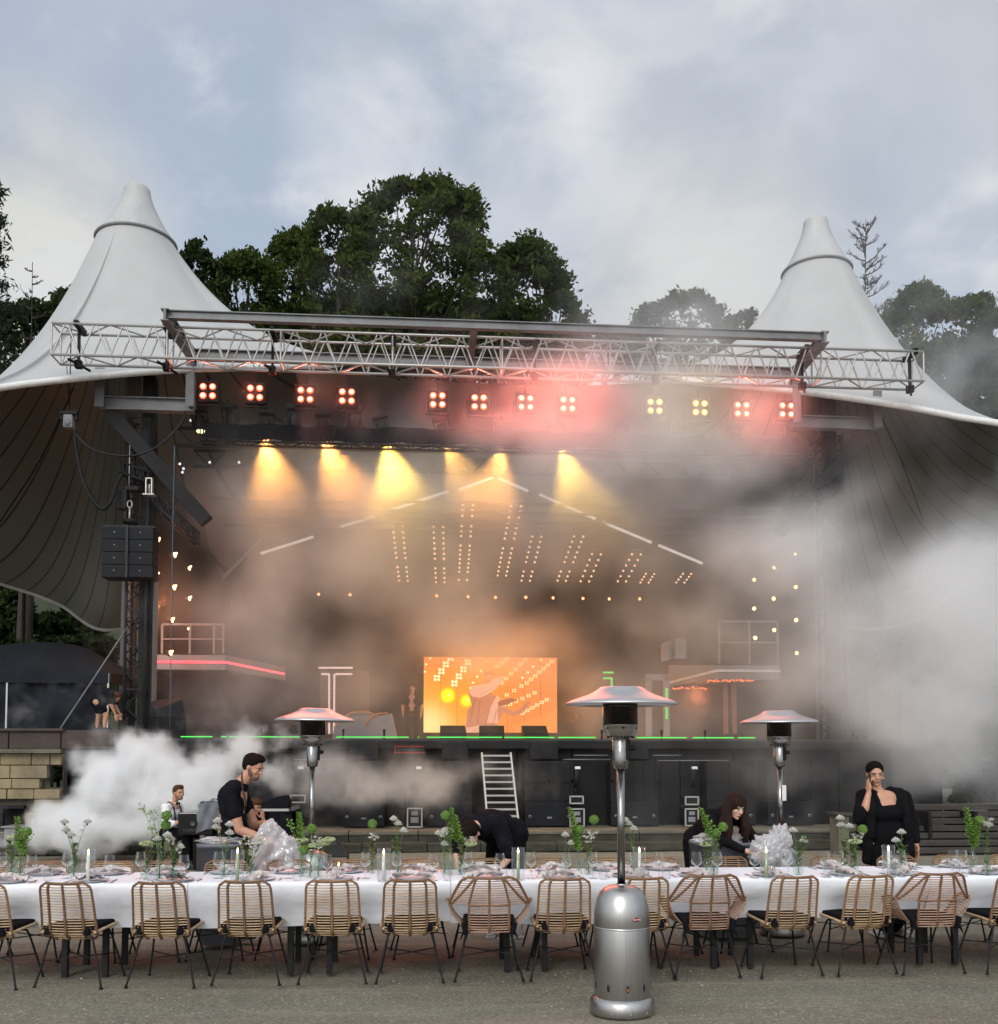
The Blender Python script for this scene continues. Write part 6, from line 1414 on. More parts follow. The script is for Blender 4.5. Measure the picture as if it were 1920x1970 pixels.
# ================================================================== PATIO HEATERS
M['badge'] = mat('red_badge', (.22, .02, .02), .3); M['hole'] = mat('vent_hole', (.006, .005, .005), .8); M['rust'] = mat('orange_bottle', (.45, .10, .03), .5)
def heater(x, y, rz, label, badge):
    r = empty('patio_heater', (x, y, 0), rz, label=label, cat='patio heater', group='stainless steel patio heaters')
    MB().lathe([(0, .002), (.205, .002), (.217, .006), (.220, .02), (.217, .085), (.205, .108), (.188, .118)], n=64).build('base_ring', 'steel', r)
    MB().lathe([(.186, .115), (.189, .13), (.189, .575), (.187, .583)], n=64).build('barrel', 'steel', r)
    MB().lathe([(.190, .578), (.1925, .583), (.190, .589)], n=64).build('seam_ring', 'steel_disc', r)
    prof = [(.188, .588)]
    for k in range(1, 13):
        t = k / 12; prof.append((.188 * math.cos(t * math.pi / 2) ** .72 + .034 * t, .588 + .275 * math.sin(t * math.pi / 2)))
    prof.append((.034, .872)); MB().lathe([(max(a, .033), b) for a, b in prof], n=64).build('dome', 'steel', r)
    MB().cyl((0, 0, .86), (0, 0, 1.68), .0265, n=28).build('pole', 'pole', r)
    MB().lathe([(.028, 1.655), (.045, 1.66), (.052, 1.675), (.054, 1.69), (.054, 1.86), (.05, 1.865)], n=32).build('control_collar', 'pole', r)
    c_ = MB(); c_.rbox((.045, -.03, 1.79), (.035, .035, .14), .008, Matrix.Rotation(R(-30), 3, 'Z')); c_.cyl((.05, -.03, 1.80), (.09, -.055, 1.80), .02, .018, 14); c_.cyl((.02, -.05, 1.70), (.02, -.06, 1.70), .004); c_.build('control_knob', 'black', r)
    f = MB(); f.lathe([(.052, 1.862), (.070, 1.865), (.095, 1.885), (.108, 1.905), (.115, 1.92), (.117, 1.945), (.124, 1.948), (.124, 1.958)], n=40); f.build('burner_cone', 'steel', r)
    h = MB()
    for k in range(22): a = 2 * math.pi * k / 22; h.ell((.087 * math.cos(a), .087 * math.sin(a), 1.876), (.012, .005, .006), 8, 5, Matrix.Rotation(a + .2, 3, 'Z') @ Matrix.Rotation(R(40), 3, 'Y'))
    for k in range(6): a = 2 * math.pi * k / 6 + .5; h.ell((.115 * math.cos(a), .115 * math.sin(a), 1.935), (.006, .012, .006), 8, 5, Matrix.Rotation(a, 3, 'Z'))
    h.build('vent_slots', 'hole', r)
    MB().lathe([(.118, 1.958), (.120, 1.962), (.120, 2.115)], n=40).build('flame_screen', 'darkglass', r)
    MB().lathe([(0, 1.962), (.05, 1.965), (.07, 1.99), (.06, 2.02), (.066, 2.11), (0, 2.11)], n=24).build('emitter_core', 'hole', r)
    tl_ = Matrix.Rotation(R(1.2), 3, 'X')
    MB().lathe([(0, 2.220), (.135, 2.219), (.150, 2.214), (.172, 2.196), (.225, 2.168), (.30, 2.142), (.352, 2.124), (.376, 2.112), (.383, 2.104), (.382, 2.096), (.374, 2.094), (.372, 2.102), (.34, 2.116), (.15, 2.150), (0, 2.155)], n=72, rot=tl_).build('reflector', 'steel_disc', r)
    h = MB(); g2 = MB()
    for k in range(9):
        a = R(-90 + 40 * k); p = Vector((.1885 * math.cos(a), .1885 * math.sin(a), .195)); h.ell(p, (.004, .0115, .026), 14, 10, Matrix.Rotation(a, 3, 'Z'))
        g2.ell(p + Vector((.002 * math.cos(a), .002 * math.sin(a), -.004)), (.0035, .007, .014), 12, 8, Matrix.Rotation(a, 3, 'Z'))
        if k == 0: g3 = g2; g2 = MB()
    h.build('vent_holes', 'hole', r); g3.build('glimpse_of_bottle', 'rust', r)
    for k in range(5): a = R(-120 + 17 * k); MB().cyl((.2185 * math.cos(a), .2185 * math.sin(a), .035), (.2205 * math.cos(a), .2205 * math.sin(a), .035), .005, n=8).build('rivet', 'steel_disc', r) if k % 2 == 0 else None
    if badge:
        a = R(-70); rot = Matrix.Rotation(a, 3, 'Z'); c_ = Vector((.1865 * math.cos(a), .1865 * math.sin(a), .652))
        tilt = Matrix.Rotation(a + math.pi / 2, 3, 'Z') @ Matrix.Rotation(R(90 - 9), 3, 'X')
        b_ = MB(); b_.lathe([(0, .007), (.0295, .007), (.033, .004), (.033, -.004)], (0, 0, 0), 28)
        o = b_.build('badge', 'badge', r); o.location = c_; o.rotation_euler = tilt.to_euler(); o.scale = (1, .52, 1)
        b_ = MB(); b_.tube([(.031 * math.cos(t), .031 * math.sin(t), .0065) for t in [k * math.pi / 14 for k in range(28)]], .0016, 5, closed=True); o2 = b_.build('badge_border', 'alu', o)
        lettering('badge_lettering', 'Burda', .021, 'whitepaint', o, (0, 0, .0076), scale=(1, 1.55, 1))
    return r
heater(1.36, 6.74 + .0, R(0), 'big stainless patio heater standing alone in front of the table', True)
h2_ = heater(-1.06, 9.62, R(40), 'patio heater beyond the table between the waiter and the lantern', False)
h3_ = heater(3.57, 9.68, R(-20), 'patio heater beyond the table with white tag on its pole', False)
q = at(1498, 1513, 9.60); MB().rbox((q.x, 9.63, q.z), (.042, .012, .155), .004).build('paper_tag', 'whitepaint', label='white paper tag tied to the rear heater pole', cat='tag')

# lantern behind the table
q = onT(642, 1660); lx = at(645, 1640, 11).x
r = empty('candle_lantern', at(646, 1655, 11.0), label='black metal lantern with a lit white candle behind the table', cat='lantern'); r.location.z = 0.35
b = MB(); b.rbox((0, 0, .01), (.22, .22, .02), .003); b.rbox((0, 0, .33), (.22, .22, .015), .003)
for sx in (-1, 1):
    for sy in (-1, 1): b.box((sx * .1, sy * .1, .17), (.012, .012, .32))
b.lathe([(.15, .335), (.10, .40), (.045, .455), (.03, .465), (.03, .48), (.0, .485)], (0, 0, 0), 4, False, Matrix.Rotation(R(45), 3, 'Z')); b.tube([(.03 * math.cos(t), 0, .505 + .028 * math.sin(t)) for t in [k * math.pi / 8 for k in range(16)]], .004, 6, closed=True)
b.build('frame', 'blackmetal', r); b = MB(); b.cyl((0, 0, .02), (0, 0, .21), .037, n=18); b.build('candle_wax', 'wax', r)
MB().lathe([(0, .215), (.008, .228), (.006, .245), (0, .265)], n=10).build('flame', 'flametip', r)
rs = MB(); rs.rbox((lx, 11.0, .175), (.34, .34, .35), .01); rs.build('wooden_crate', 'olddeck', label='low dark crate carrying the candle lantern', cat='crate')

# bins with plastic sheeting
def bin_(x, y, z, w, label):
    r = empty('grey_bin', (x, y, 0), label=label, cat='bin'); b = MB(); rows = []
    for t, zz_ in ((0, .02), (0, .05), (1, z - .04), (1.03, z - .04), (1.03, z), (.98, z), (.9, .1)):
        row = []
        for k in range(40):
            a = 2 * math.pi * k / 40; e = 4.0; ca, sa = math.cos(a), math.sin(a); q = (abs(ca) ** e + abs(sa) ** e) ** (-1 / e)
            row.append(Vector((ca * q * w * (1 - .19 * (1 - t)), sa * q * w * .85 * (1 - .19 * (1 - t)), zz_)))
        rows.append(row)
    b.sheet(rows, closed=True); b.build('tub', 'rubber', r); return r
M['plastic'] = None
def plastic_mat():
    mt = bpy.data.materials.new('clear_film'); mt.use_nodes = True; nt = mt.node_tree; nt.nodes.clear(); o = nt.nodes.new('ShaderNodeOutputMaterial')
    t = nt.nodes.new('ShaderNodeBsdfTransparent'); d = nt.nodes.new('ShaderNodeBsdfDiffuse'); d.inputs[0].default_value = (.86, .88, .9, 1); tr = nt.nodes.new('ShaderNodeBsdfTranslucent'); tr.inputs[0].default_value = (.86, .88, .9, 1); g = nt.nodes.new('ShaderNodeBsdfGlossy'); g.inputs['Roughness'].default_value = .18
    m1 = nt.nodes.new('ShaderNodeMixShader'); m2 = nt.nodes.new('ShaderNodeMixShader'); m3 = nt.nodes.new('ShaderNodeMixShader')
    lw = nt.nodes.new('ShaderNodeLayerWeight'); lw.inputs[0].default_value = .35
    nt.links.new(d.outputs[0], m1.inputs[1]); nt.links.new(tr.outputs[0], m1.inputs[2]); m1.inputs[0].default_value = .45
    mr = nt.nodes.new('ShaderNodeMapRange'); mr.inputs[3].default_value = .36; mr.inputs[4].default_value = .95; nt.links.new(lw.outputs['Facing'], mr.inputs[0])
    nt.links.new(mr.outputs[0], m2.inputs[0]); nt.links.new(t.outputs[0], m2.inputs[1]); nt.links.new(m1.outputs[0], m2.inputs[2])
    m3.inputs[0].default_value = .14; nt.links.new(m2.outputs[0], m3.inputs[1]); nt.links.new(g.outputs[0], m3.inputs[2]); nt.links.new(m3.outputs[0], o.inputs[0]); return mt
M['plastic'] = plastic_mat()
def crumple(c, r, seed, sharp=.5, n=56, m_=36, sag=0.0):
    """crumpled bag of thin film"""
    from mathutils import noise
    f = MB(); rows = []
    for i in range(m_ + 1):
        t = math.pi * i / m_; row = []
        for k in range(n):
            a = 2 * math.pi * k / n; d = Vector((math.sin(t) * math.cos(a), math.sin(t) * math.sin(a), math.cos(t)))
            q = 1 + sharp * (.7 * abs(noise.noise(d * 1.7 + Vector((seed, 0, 0)))) * 1.2 - .25) + sharp * .45 * abs(noise.noise(d * 5.3 + Vector((0, seed, 0)))) + sharp * .2 * noise.noise(d * 12 + Vector((0, 0, seed)))
            p = Vector((d.x * r[0] * q, d.y * r[1] * q, d.z * r[2] * q)); p.z -= sag * (abs(p.x) / r[0]) ** 2; row.append(p + Vector(c))
        rows.append(row)
    f.sheet(rows, closed=True); return f
q = at(422, 1700, 9.5); bin_(q.x, 9.5, .95, .215, 'grey plastic bin in front of the waiter, edged with clear film')
crumple((q.x, 9.5, .97), (.20, .17, .035), 3.3, .6).build('plastic_film', 'plastic', label='clear film crumpled over the rim of the waiter\'s bin', cat='plastic film')
q = at(520, 1630, 9.35); crumple((q.x - .03, 9.40, .90), (.19, .14, .25), 7.1, .55, sag=.12).build('plastic_sheet', 'plastic', label='big crumpled white plastic sheet hanging from the waiter\'s hands', cat='plastic sheet')
crumple((q.x + .13, 9.38, .84), (.17, .12, .17), 2.7, .6, sag=.16).build('plastic_fold', 'plastic', label='drooping fold of plastic sheet below the waiter\'s hands', cat='plastic sheet')
q = at(1385, 1700, 9.55); bin_(q.x, 9.6, .93, .40 * .8, 'dark grey bin in front of the bending woman')
crumple((q.x - .05, 9.55, .95), (.26, .2, .07), 5.3, .5).build('plastic_film', 'plastic', label='clear film bulging from the dark bin by the bending woman', cat='plastic film')
q = at(1462, 1640, 9.2); crumple((q.x - .02, 9.12, .87), (.15, .12, .13), 1.9, .8).build('plastic_bag', 'plastic', label='crumpled plastic bag under the bending woman\'s hand', cat='plastic bag')
q = at(1485, 1625, 9.3); crumple((q.x, 9.25, .96), (.09, .09, .14), 8.4, .8).build('plastic_bag', 'plastic', label='upright twist of clear plastic beside the second rear heater', cat='plastic bag')
q = at(1040, 1700, 9.5)
# steel bowls of heater bases hidden behind: low clear tub under the table near the waiter
# ================================================================== PIANO
px_, py_ = at(365, 1600, 16.6).x, 16.6
r = empty('grand_piano', (px_, py_, 0), label='black grand piano with its keyboard end toward the pianist', cat='piano')
zT = at(360, 1548, 16.4).z; w_ = (at(400, 1600, 16.4) - at(348, 1600, 16.4)).x
xl, xr = at(349, 1600, 16.4).x - px_, at(560, 1600, 16.4).x - px_
b = MB(); b.rbox(((xl + xl + .55) / 2 , -.1, (zT + .55) / 2), (.55, .9, zT - .55), .02); b.build('fall_board_case', 'piano', r)
b = MB(); b.rbox(((xl + xr) / 2 + .3, .1, .80), (xr - xl - .6, 1.1, .34), .05); b.build('case', 'piano', r)
b = MB()
rows = [[Vector((xl + .5 + (xr - xl - .5) * k / 20, -.50 + .012 * math.sin(k * 1.9), z + .02 * math.sin(k * .9) * (z < .9))) for k in range(21)] for z in (zT - .02, .9, .6, .42)]
b.sheet(rows); b.sheet([[Vector((xl + .5 + (xr - xl - .5) * k / 20, y, zT - .015 + .01 * math.sin(k + y * 7))) for k in range(21)] for y in (-.5, 0, .7)]); b.sheet([[Vector((xr, y, z)) for y in (-.5, 0, .7)] for z in (zT - .015, .42)])
b.build('dust_cover', 'blackcloth', r)
for sx, sy in ((xl + .25, -.4), (xl + .25, .45), (xr - .5, .1)): MB().lathe([(.05, .5), (.045, .1), (.03, .06), (.03, 0)], (sx, sy, 0), 14).build('leg', 'piano', r)
b = MB(); b.rbox((xl + .35, -.1, .22), (.12, .3, .35), .02); b.build('pedal_lyre', 'piano', r)
b = MB(); b.rbox((xl + .35, -.35, .06), (.1, .1, .02), .005); b.build('pedal', M.setdefault('brass', mat('brass', (.7, .5, .2), .3, 1.)), r)
M['dimgrey'] = mat('faded_gold', (.05, .048, .042), .5)
lettering('maker_lettering', 'YAMAHA', .062, 'dimgrey', r, (xl + .23, -.553, zT - .28), (R(90), 0, 0), (1.2, 1, 1))
MB().lathe([(.0, 0), (.035, 0), (.04, .004)], (0, 0, 0), 20).build('emblem', 'dimgrey', r)
bpy.data.objects['emblem'].location = (xl + .23, -.553, zT - .17); bpy.data.objects['emblem'].rotation_euler = (R(90), 0, 0)
lid = MB(); z0 = zT + .005; pts = [(510, 1546), (521, 1527), (535, 1518), (541, 1522), (548, 1546)]
lp_ = [at(x, y, 16.2) for x, y in ((494, 1547), (498, 1531), (530, 1520), (543, 1518), (549, 1530), (548, 1547))]
lid._add([p for p in lp_] + [p + Vector((0, .5, 0)) for p in lp_], [(0, 1, 2, 3, 4, 5), (11, 10, 9, 8, 7, 6)] + [(k, k + 6, (k + 1) % 6 + 6, (k + 1) % 6) for k in range(6)], False)
lid.build('soft_case', 'blackcloth', label='black soft case lying on the covered piano', cat='soft case')
b = MB(); q = at(408, 1560, 16.0); b.sheet([[Vector((q.x - .26 + .04 * k + .02 * math.sin(j * 2), 16.0 + .02 * math.sin(k * 1.3 + j), q.z + .20 - .075 * j + .07 * min(1, k / 4) - .02 * (k > 9))) for k in range(13)] for j in range(7)])
b.sheet([[Vector((q.x - .26 + .04 * k, 16.0 + .1 * j, q.z + .20 + .07 * min(1, k / 4) - .02 * (k > 9) + .03 * math.sin(k + j))) for k in range(13)] for j in range(5)]); b.build('folded_cover', 'rubber', label='grey folded cover slung over the piano beside the waiter', cat='cover')
# piano bench
q = at(322, 1645, 16.6); r = empty('piano_bench', (q.x, 16.6, 0), label='black piano bench under the pianist', cat='bench')
MB().rbox((0, 0, .47), (.42, .6, .08), .02).build('seat', 'black', r)
for sx in (-1, 1):
    for sy in (-1, 1): MB().box((sx * .17, sy * .25, .215), (.045, .045, .43)).build('leg', 'black', r)

# ================================================================== PEOPLE
def V3(*a): return Vector(a)
class Blob:
    """soft body made of tapered limbs fused to one continuous skin"""
    def __init__(s): s.mb = MB()
    def limb(s, pts, rr, flat=None):
        for (a, ra), (b, rb) in zip(zip(pts, rr), list(zip(pts, rr))[1:]): s.mb.cyl(a, b, ra, rb, 14)
        for p, r in zip(pts, rr): s.mb.ell(p, r, 14, 10)
        return s
    def ell(s, c, r, rot=None): s.mb.ell(c, r, 20, 14, rot); return s
    def build(s, name, m, parent, vox=.009, smooth=5, disp=0.0):
        me = bpy.data.meshes.new(name); me.from_pydata(s.mb.v, [], s.mb.f); me.update()
        t = bpy.data.objects.new(name + '_tmp', me); col.objects.link(t)
        md = t.modifiers.new('r', 'REMESH'); md.mode = 'VOXEL'; md.voxel_size = vox; md.use_smooth_shade = True
        sm = t.modifiers.new('s', 'SMOOTH'); sm.factor = .5; sm.iterations = smooth
        if disp:
            tx = bpy.data.textures.new('folds', 'CLOUDS'); tx.noise_scale = .09; tx.noise_depth = 2
            d = t.modifiers.new('d', 'DISPLACE'); d.texture = tx; d.strength = disp; d.mid_level = .5
        dg = bpy.context.evaluated_depsgraph_get(); m2 = bpy.data.meshes.new_from_object(t.evaluated_get(dg)); m2.name = name
        bpy.data.objects.remove(t); bpy.data.meshes.remove(me)
        m2.materials.clear(); m2.materials.append(M[m] if isinstance(m, str) else m); m2.polygons.foreach_set('use_smooth', [True] * len(m2.polygons))
        o = bpy.data.objects.new(name, m2); col.objects.link(o); o.parent = parent; return o
def hand(bl, wrist, d, nrm, curl=.35, side=1, scale=1.0):
    """palm, four unequal fingers and a side thumb; d points along the hand, nrm out of the palm"""
    d = d.normalized(); nrm = (nrm - d * nrm.dot(d)).normalized(); w = d.cross(nrm).normalized() * side
    s = scale; pc = wrist + d * .052 * s
    rot = Matrix((w, d, nrm)).transposed()
    bl.ell(pc, (.040 * s, .055 * s, .017 * s), rot); bl.ell(wrist + d * .01, (.028 * s, .03 * s, .02 * s), rot)
    for k, (off, ln) in enumerate(((-.030, .062), (-.010, .074), (.010, .080), (.029, .070))):
        p = pc + w * off * s + d * .040 * s; a = curl * (1.25 - .12 * k); dd = d; P = [p]
        for j, f in enumerate((.45, .32, .23)):
            c_, s_ = math.cos(a * (j + .4)), math.sin(a * (j + .4)); dd = d * c_ + nrm * s_; P.append(P[-1] + dd * ln * f * s)
        bl.limb(P, [.0092 * s, .0085 * s, .0078 * s, .0066 * s])
    tb = pc + w * .030 * s - d * .028 * s; t1 = tb + (w * .8 + d * .5 + nrm * .25).normalized() * .034 * s; t2 = t1 + (w * .25 + d * .9 + nrm * .5).normalized() * .030 * s
    bl.limb([tb, t1, t2], [.013 * s, .0105 * s, .0085 * s])
for nme, c1, c2 in (('skin_a', (.50, .27, .17), (.42, .21, .13)), ('skin_b', (.47, .26, .165), (.40, .20, .125)), ('skin_c', (.58, .36, .26), (.50, .29, .20)), ('skin_d', (.40, .20, .12), (.33, .16, .095))):
    M[nme] = mat(nme, c1, .5, 0, c2, 18, .08, 160); M[nme].node_tree.nodes['Principled BSDF'].inputs['Subsurface Weight'].default_value = .08
M['lips'] = mat('lips', (.33, .10, .08), .45); M['eyewhite'] = mat('eye_white', (.62, .6, .57), .3); M['iris'] = mat('dark_iris', (.02, .012, .008), .2); M['brow'] = mat('brow_hair', (.025, .016, .012), .8)
M['hair_dark'] = mat('dark_hair', (.008, .006, .005), .85, 0, (.018, .012, .009), 60, .5, 120, stretch=(1, 1, .2), spec=.05); M['hair_black'] = mat('black_hair', (.006, .005, .005), .85, 0, (.013, .010, .009), 60, .4, 120, stretch=(1, 1, .25), spec=.04)
M['hair_brown'] = mat('brown_hair', (.09, .045, .026), .6, 0, (.045, .022, .013), 60, .5, 120, stretch=(1, 1, .2), spec=.05); M['hair_red'] = mat('auburn_hair', (.028, .011, .007), .75, 0, (.009, .004, .003), 30, .6, 90, stretch=(1.6, 1.6, .22), spec=.2)
M['tshirt'] = mat('black_tshirt', (.005, .0055, .008), .9, 0, (.009, .0095, .013), 8, .3, 30, spec=.08); M['suit'] = mat('black_blazer', (.0045, .0045, .0055), .9, 0, (.008, .008, .009), 9, .3, 60, spec=.08); M['trouser'] = mat('black_trousers', (.004, .004, .005), .9, 0, (.007, .007, .009), 8, .3, 30, spec=.08)
M['shirt'] = mat('white_shirt', (.78, .78, .78), .85, 0, (.66, .66, .68), 9, .3, 22); M['sole'] = mat('white_sole', (.62, .60, .57), .6); M['shoe'] = mat('black_shoe', (.013, .013, .014), .6); M['pearl'] = mat('pearl', (.8, .78, .73), .25)
def head(p, bl, c, yaw, pitch, roll=0, skin='skin_a', scale=1.0, beard=None, ears=True):
    """c = head centre; local frame: +X face, +Y the person's left, +Z crown. Adds to the skin blob, returns frame"""
    rot = (Matrix.Rotation(yaw, 3, 'Z') @ Matrix.Rotation(pitch, 3, 'Y') @ Matrix.Rotation(roll, 3, 'X'))
    s = scale; T = lambda x, y, z: c + rot @ V3(x * s, y * s, z * s); E = lambda q, r: bl.ell(T(*q), tuple(v * s for v in r), rot)
    E((-.010, 0, .030), (.094, .075, .088)); E((.030, 0, -.020), (.060, .060, .075)); E((.040, 0, -.072), (.042, .040, .036)); E((.068, 0, -.092), (.020, .022, .018))
    E((.072, 0, .030), (.018, .050, .016)); bl.limb([T(.086, 0, .012), T(.108, 0, -.022)], [.009 * s, .013 * s]); E((.098, .010, -.026), (.009, .009, .008)); E((.098, -.010, -.026), (.009, .009, .008))
    E((.084, 0, -.058), (.012, .024, .013)); E((.052, .040, -.020), (.030, .018, .026)); E((.052, -.040, -.020), (.030, .018, .026))
    if ears:
        for y in (-1, 1): E((-.008, y * .077, -.008), (.018, .008, .030))
    def face(parent):
        for y in (-1, 1):
            MB().ell(T(.078, y * .031, .004), (.010 * s, .013 * s, .006 * s), 12, 8, rot).build('eye', 'eyewhite', parent)
            MB().ell(T(.0865, y * .031, .003), (.0035 * s, .0062 * s, .0055 * s), 10, 8, rot).build('iris', 'iris', parent)
            b = MB(); b.tube([T(.088, y * .014, .026), T(.092, y * .030, .031), T(.080, y * .048, .024)], [.0035 * s, .0042 * s, .002 * s], 6); b.build('eyebrow', 'brow', parent)
            b = MB(); b.tube([T(.084, y * .018, .010), T(.0885, y * .031, .0125), T(.078, y * .044, .008)], .0022 * s, 5); b.build('eyelid', 'brow', parent)
        b = MB(); b.tube([T(.0905, -.020, -.058), T(.0965, -.008, -.0555), T(.0965, .008, -.0555), T(.0905, .020, -.058)], [.002 * s, .0048 * s, .0048 * s, .002 * s], 6); b.tube([T(.0885, -.018, -.062), T(.0945, 0, -.0655), T(.0885, .018, -.062)], [.002 * s, .0055 * s, .002 * s], 6); b.build('lips', 'lips', parent)
    return T, rot, face
def shoe(parent, p, yaw, m='shoe', sole='sole'):
    rot = Matrix.Rotation(yaw, 3, 'Z'); b = Blob(); b.ell(p + rot @ V3(.03, 0, .05), (.075, .045, .048), rot); b.ell(p + rot @ V3(.12, 0, .035), (.075, .043, .032), rot); b.limb([p + rot @ V3(-.02, 0, .06), p + rot @ V3(-.02, 0, .12)], [.045, .045]); o = b.build('shoe', m, parent, .01, 3)
    f = MB(); f.rbox(p + rot @ V3(.06, 0, .012), (.27, .088, .024), .010, rot); f.build('sole', sole, o)
def person(loc, rz, label, group=None):
    return empty('person', loc, rz, label=label, cat='person', group=group)

# ---- waiter standing in profile
W0 = at(445, 1700, 9.62)
p = person((W0.x, 9.62, 0), R(-6), 'person in a black t-shirt and apron leaning over, holding crumpled plastic')
sk = Blob(); hc = V3(.175, 0, 1.655)
T, rot, face = head(p, sk, hc, R(-14), R(24), 0)
sk.limb([V3(.01, 0, 1.44), V3(.075, 0, 1.52), V3(.14, 0, 1.60)], [.07, .060, .056]); sk.limb([V3(-.03, 0, 1.0), V3(-.02, 0, 1.2), V3(0, 0, 1.4)], [.12, .12, .12])
sk.limb([V3(.0, -.185, 1.40), V3(.075, -.215, 1.22), V3(.115, -.225, 1.075), V3(.24, -.20, 1.025), V3(.345, -.17, .985)], [.058, .050, .043, .043, .028])
hand(sk, V3(.35, -.168, .983), V3(.95, .25, -.35), V3(-.2, .5, -.8), .45, 1, 1.08)
sk.limb([V3(.0, .185, 1.40), V3(.09, .205, 1.22), V3(.13, .20, 1.09), V3(.20, .16, 1.10), V3(.27, .10, 1.12)], [.056, .048, .042, .040, .028])
hand(sk, V3(.275, .098, 1.12), V3(.8, -.4, -.1), V3(0, -.3, -1), .5, -1, 1.05)
for y in (-.10, .10): sk.limb([V3(-.05, y, .95), V3(-.02, y, .50), V3(-.06, y, .10)], [.08, .055, .038])
body = sk.build('body', 'skin_a', p, .007, 3); face(body)
b = Blob(); b.ell(V3(-.015, 0, 1.30), (.125, .195, .19)); b.ell(V3(-.005, 0, 1.12), (.125, .165, .20)); b.limb([V3(0, -.12, 1.42), V3(0, .12, 1.42)], [.085, .085]); b.ell(V3(-.045, 0, 1.36), (.115, .17, .14))
for y in (-1, 1): b.limb([V3(0, y * .17, 1.405), V3(.035, y * .205, 1.32), V3(.072, y * .22, 1.235)], [.078, .073, .070])
b.ell(V3(-.03, 0, .98), (.125, .165, .12)); b.limb([V3(-.01, 0, 1.44), V3(.045, 0, 1.465)], [.098, .088]); b.build('t_shirt', 'tshirt', p, .009, 4, .020)
b = MB(); b.tube([T(-.055, -.062, -.085), T(-.07, -.03, -.085), T(-.075, 0, -.082), T(-.07, .03, -.085), T(-.055, .062, -.085)], .008, 6); b.tube(spline([T(-.055, -.062, -.085), V3(.10, -.09, 1.47), V3(.135, -.07, 1.30)], 5), .008, 5); b.build('apron_strap', M.setdefault('strap', mat('brown_strap', (.05, .03, .02), .8)), p)
b = Blob(); b.ell(V3(-.04, 0, .95), (.135, .17, .13))
for y in (-1, 1): b.limb([V3(-.045, y * .085, .90), V3(-.015, y * .10, .50), V3(-.055, y * .10, .12)], [.10, .072, .055])
b.build('trousers', 'trouser', p, .011, 5, .008)
b = MB(); rows = [[V3(.105 + .03 * (1 - abs(u) / 5) + .02 * (1 - v), u * .035, .98 - .55 * v + .0) for u in range(-5, 6)] for v in (0, .3, .6, 1)]; b.sheet(rows); b.build('apron', 'trouser', p)
b = Blob(); 
for q, r in (((-.026, 0, .047), (.099, .087, .087)), ((.02, 0, .105), (.070, .060, .036)), ((-.055, 0, .01), (.060, .078, .070)), ((.050, -.01, .104), (.036, .045, .024))): b.ell(T(*q), r, rot)
b.build('hair', 'hair_dark', p, .008, 2, .008)
b = Blob(); 
for q, r in (((.055, .0, -.088), (.040, .047, .026)), ((.02, .050, -.05), (.030, .016, .035)), ((.02, -.050, -.05), (.030, .016, .035)), ((.088, 0, -.046), (.008, .022, .005))): b.ell(T(*q), r, rot)
M['stubble'] = mat('stubble', (.13, .075, .05), .8); b.build('beard', 'stubble', p, .007, 3)
shoe(p, V3(-.13, -.11, 0), R(-5)); shoe(p, V3(.02, .10, 0), R(-12))

# ---- woman on the phone
W0 = at(1690, 1700, 9.55)
p = person((W0.x, 9.55, 0), R(-93), 'person in black blazer and long black dress holding a phone to one ear')
sk = Blob(); hc = V3(.05, -.105, 1.585)
# local +X looks to the camera, +Y is the person's left (photo right)
T, rot, face = head(p, sk, hc, R(-8), R(12), R(2), scale=.98)
sk.limb([V3(.0, -.06, 1.38), V3(.02, -.09, 1.45), V3(.03, -.10, 1.52)], [.075, .056, .054]); sk.ell(V3(.035, -.03, 1.33), (.085, .17, .10)); sk.ell(V3(.0, 0, 1.15), (.12, .17, .25)); sk.ell(V3(.055, -.02, 1.27), (.085, .14, .09))
sk.limb([V3(.0, -.20, 1.37), V3(.06, -.27, 1.20), V3(.09, -.285, 1.14), V3(.12, -.24, 1.25), V3(.10, -.192, 1.40)], [.06, .052, .05, .042, .027])
hand(sk, V3(.10, -.190, 1.41), V3(-.05, .02, 1), V3(-.25, 1, .0), .75, 1, 1.0)
sk.limb([V3(.0, .20, 1.36), V3(.0, .275, 1.10), V3(.04, .295, .90)], [.06, .05, .028]); hand(sk, V3(.045, .298, .89), V3(.1, .02, -1), V3(0, -1, 0), .35, -1, 1.0)
for y in (-.10, .10): sk.limb([V3(0, y, .9), V3(.0, y, .45), V3(-.02, y, .08)], [.09, .06, .04])
body = sk.build('body', 'skin_a', p, .007, 3); face(body)
b = Blob(); b.ell(V3(.035, .0, 1.20), (.150, .185, .115)); b.ell(V3(.02, .01, 1.00), (.150, .19, .20)); b.ell(V3(-.02, 0, 1.28), (.09, .19, .10)); b.ell(V3(.0, .01, .80), (.16, .215, .2)); b.limb([V3(0, 0, .8), V3(0, 0, .2)], [.17, .19])
for y in (-1, 1): b.limb([V3(.10, y * .105, 1.25), V3(.10, y * .12, 1.33), V3(.04, y * .125, 1.41)], [.05, .036, .034])
b.build('dress', 'trouser', p, .011, 5, .006)
b = Blob(); b.ell(V3(-.055, .0, 1.22), (.10, .205, .21)); b.ell(V3(-.04, .01, .96), (.12, .235, .25))
b.limb([V3(-.01, -.085, 1.41), V3(-.01, -.15, 1.385), V3(-.01, -.20, 1.36)], [.055, .07, .078]); b.limb([V3(-.01, .075, 1.41), V3(-.01, .15, 1.385)], [.055, .07])
b.limb([V3(.03, -.10, 1.40), V3(.085, -.14, 1.30)], [.045, .05]); b.limb([V3(.03, .10, 1.40), V3(.09, .14, 1.30)], [.045, .05])
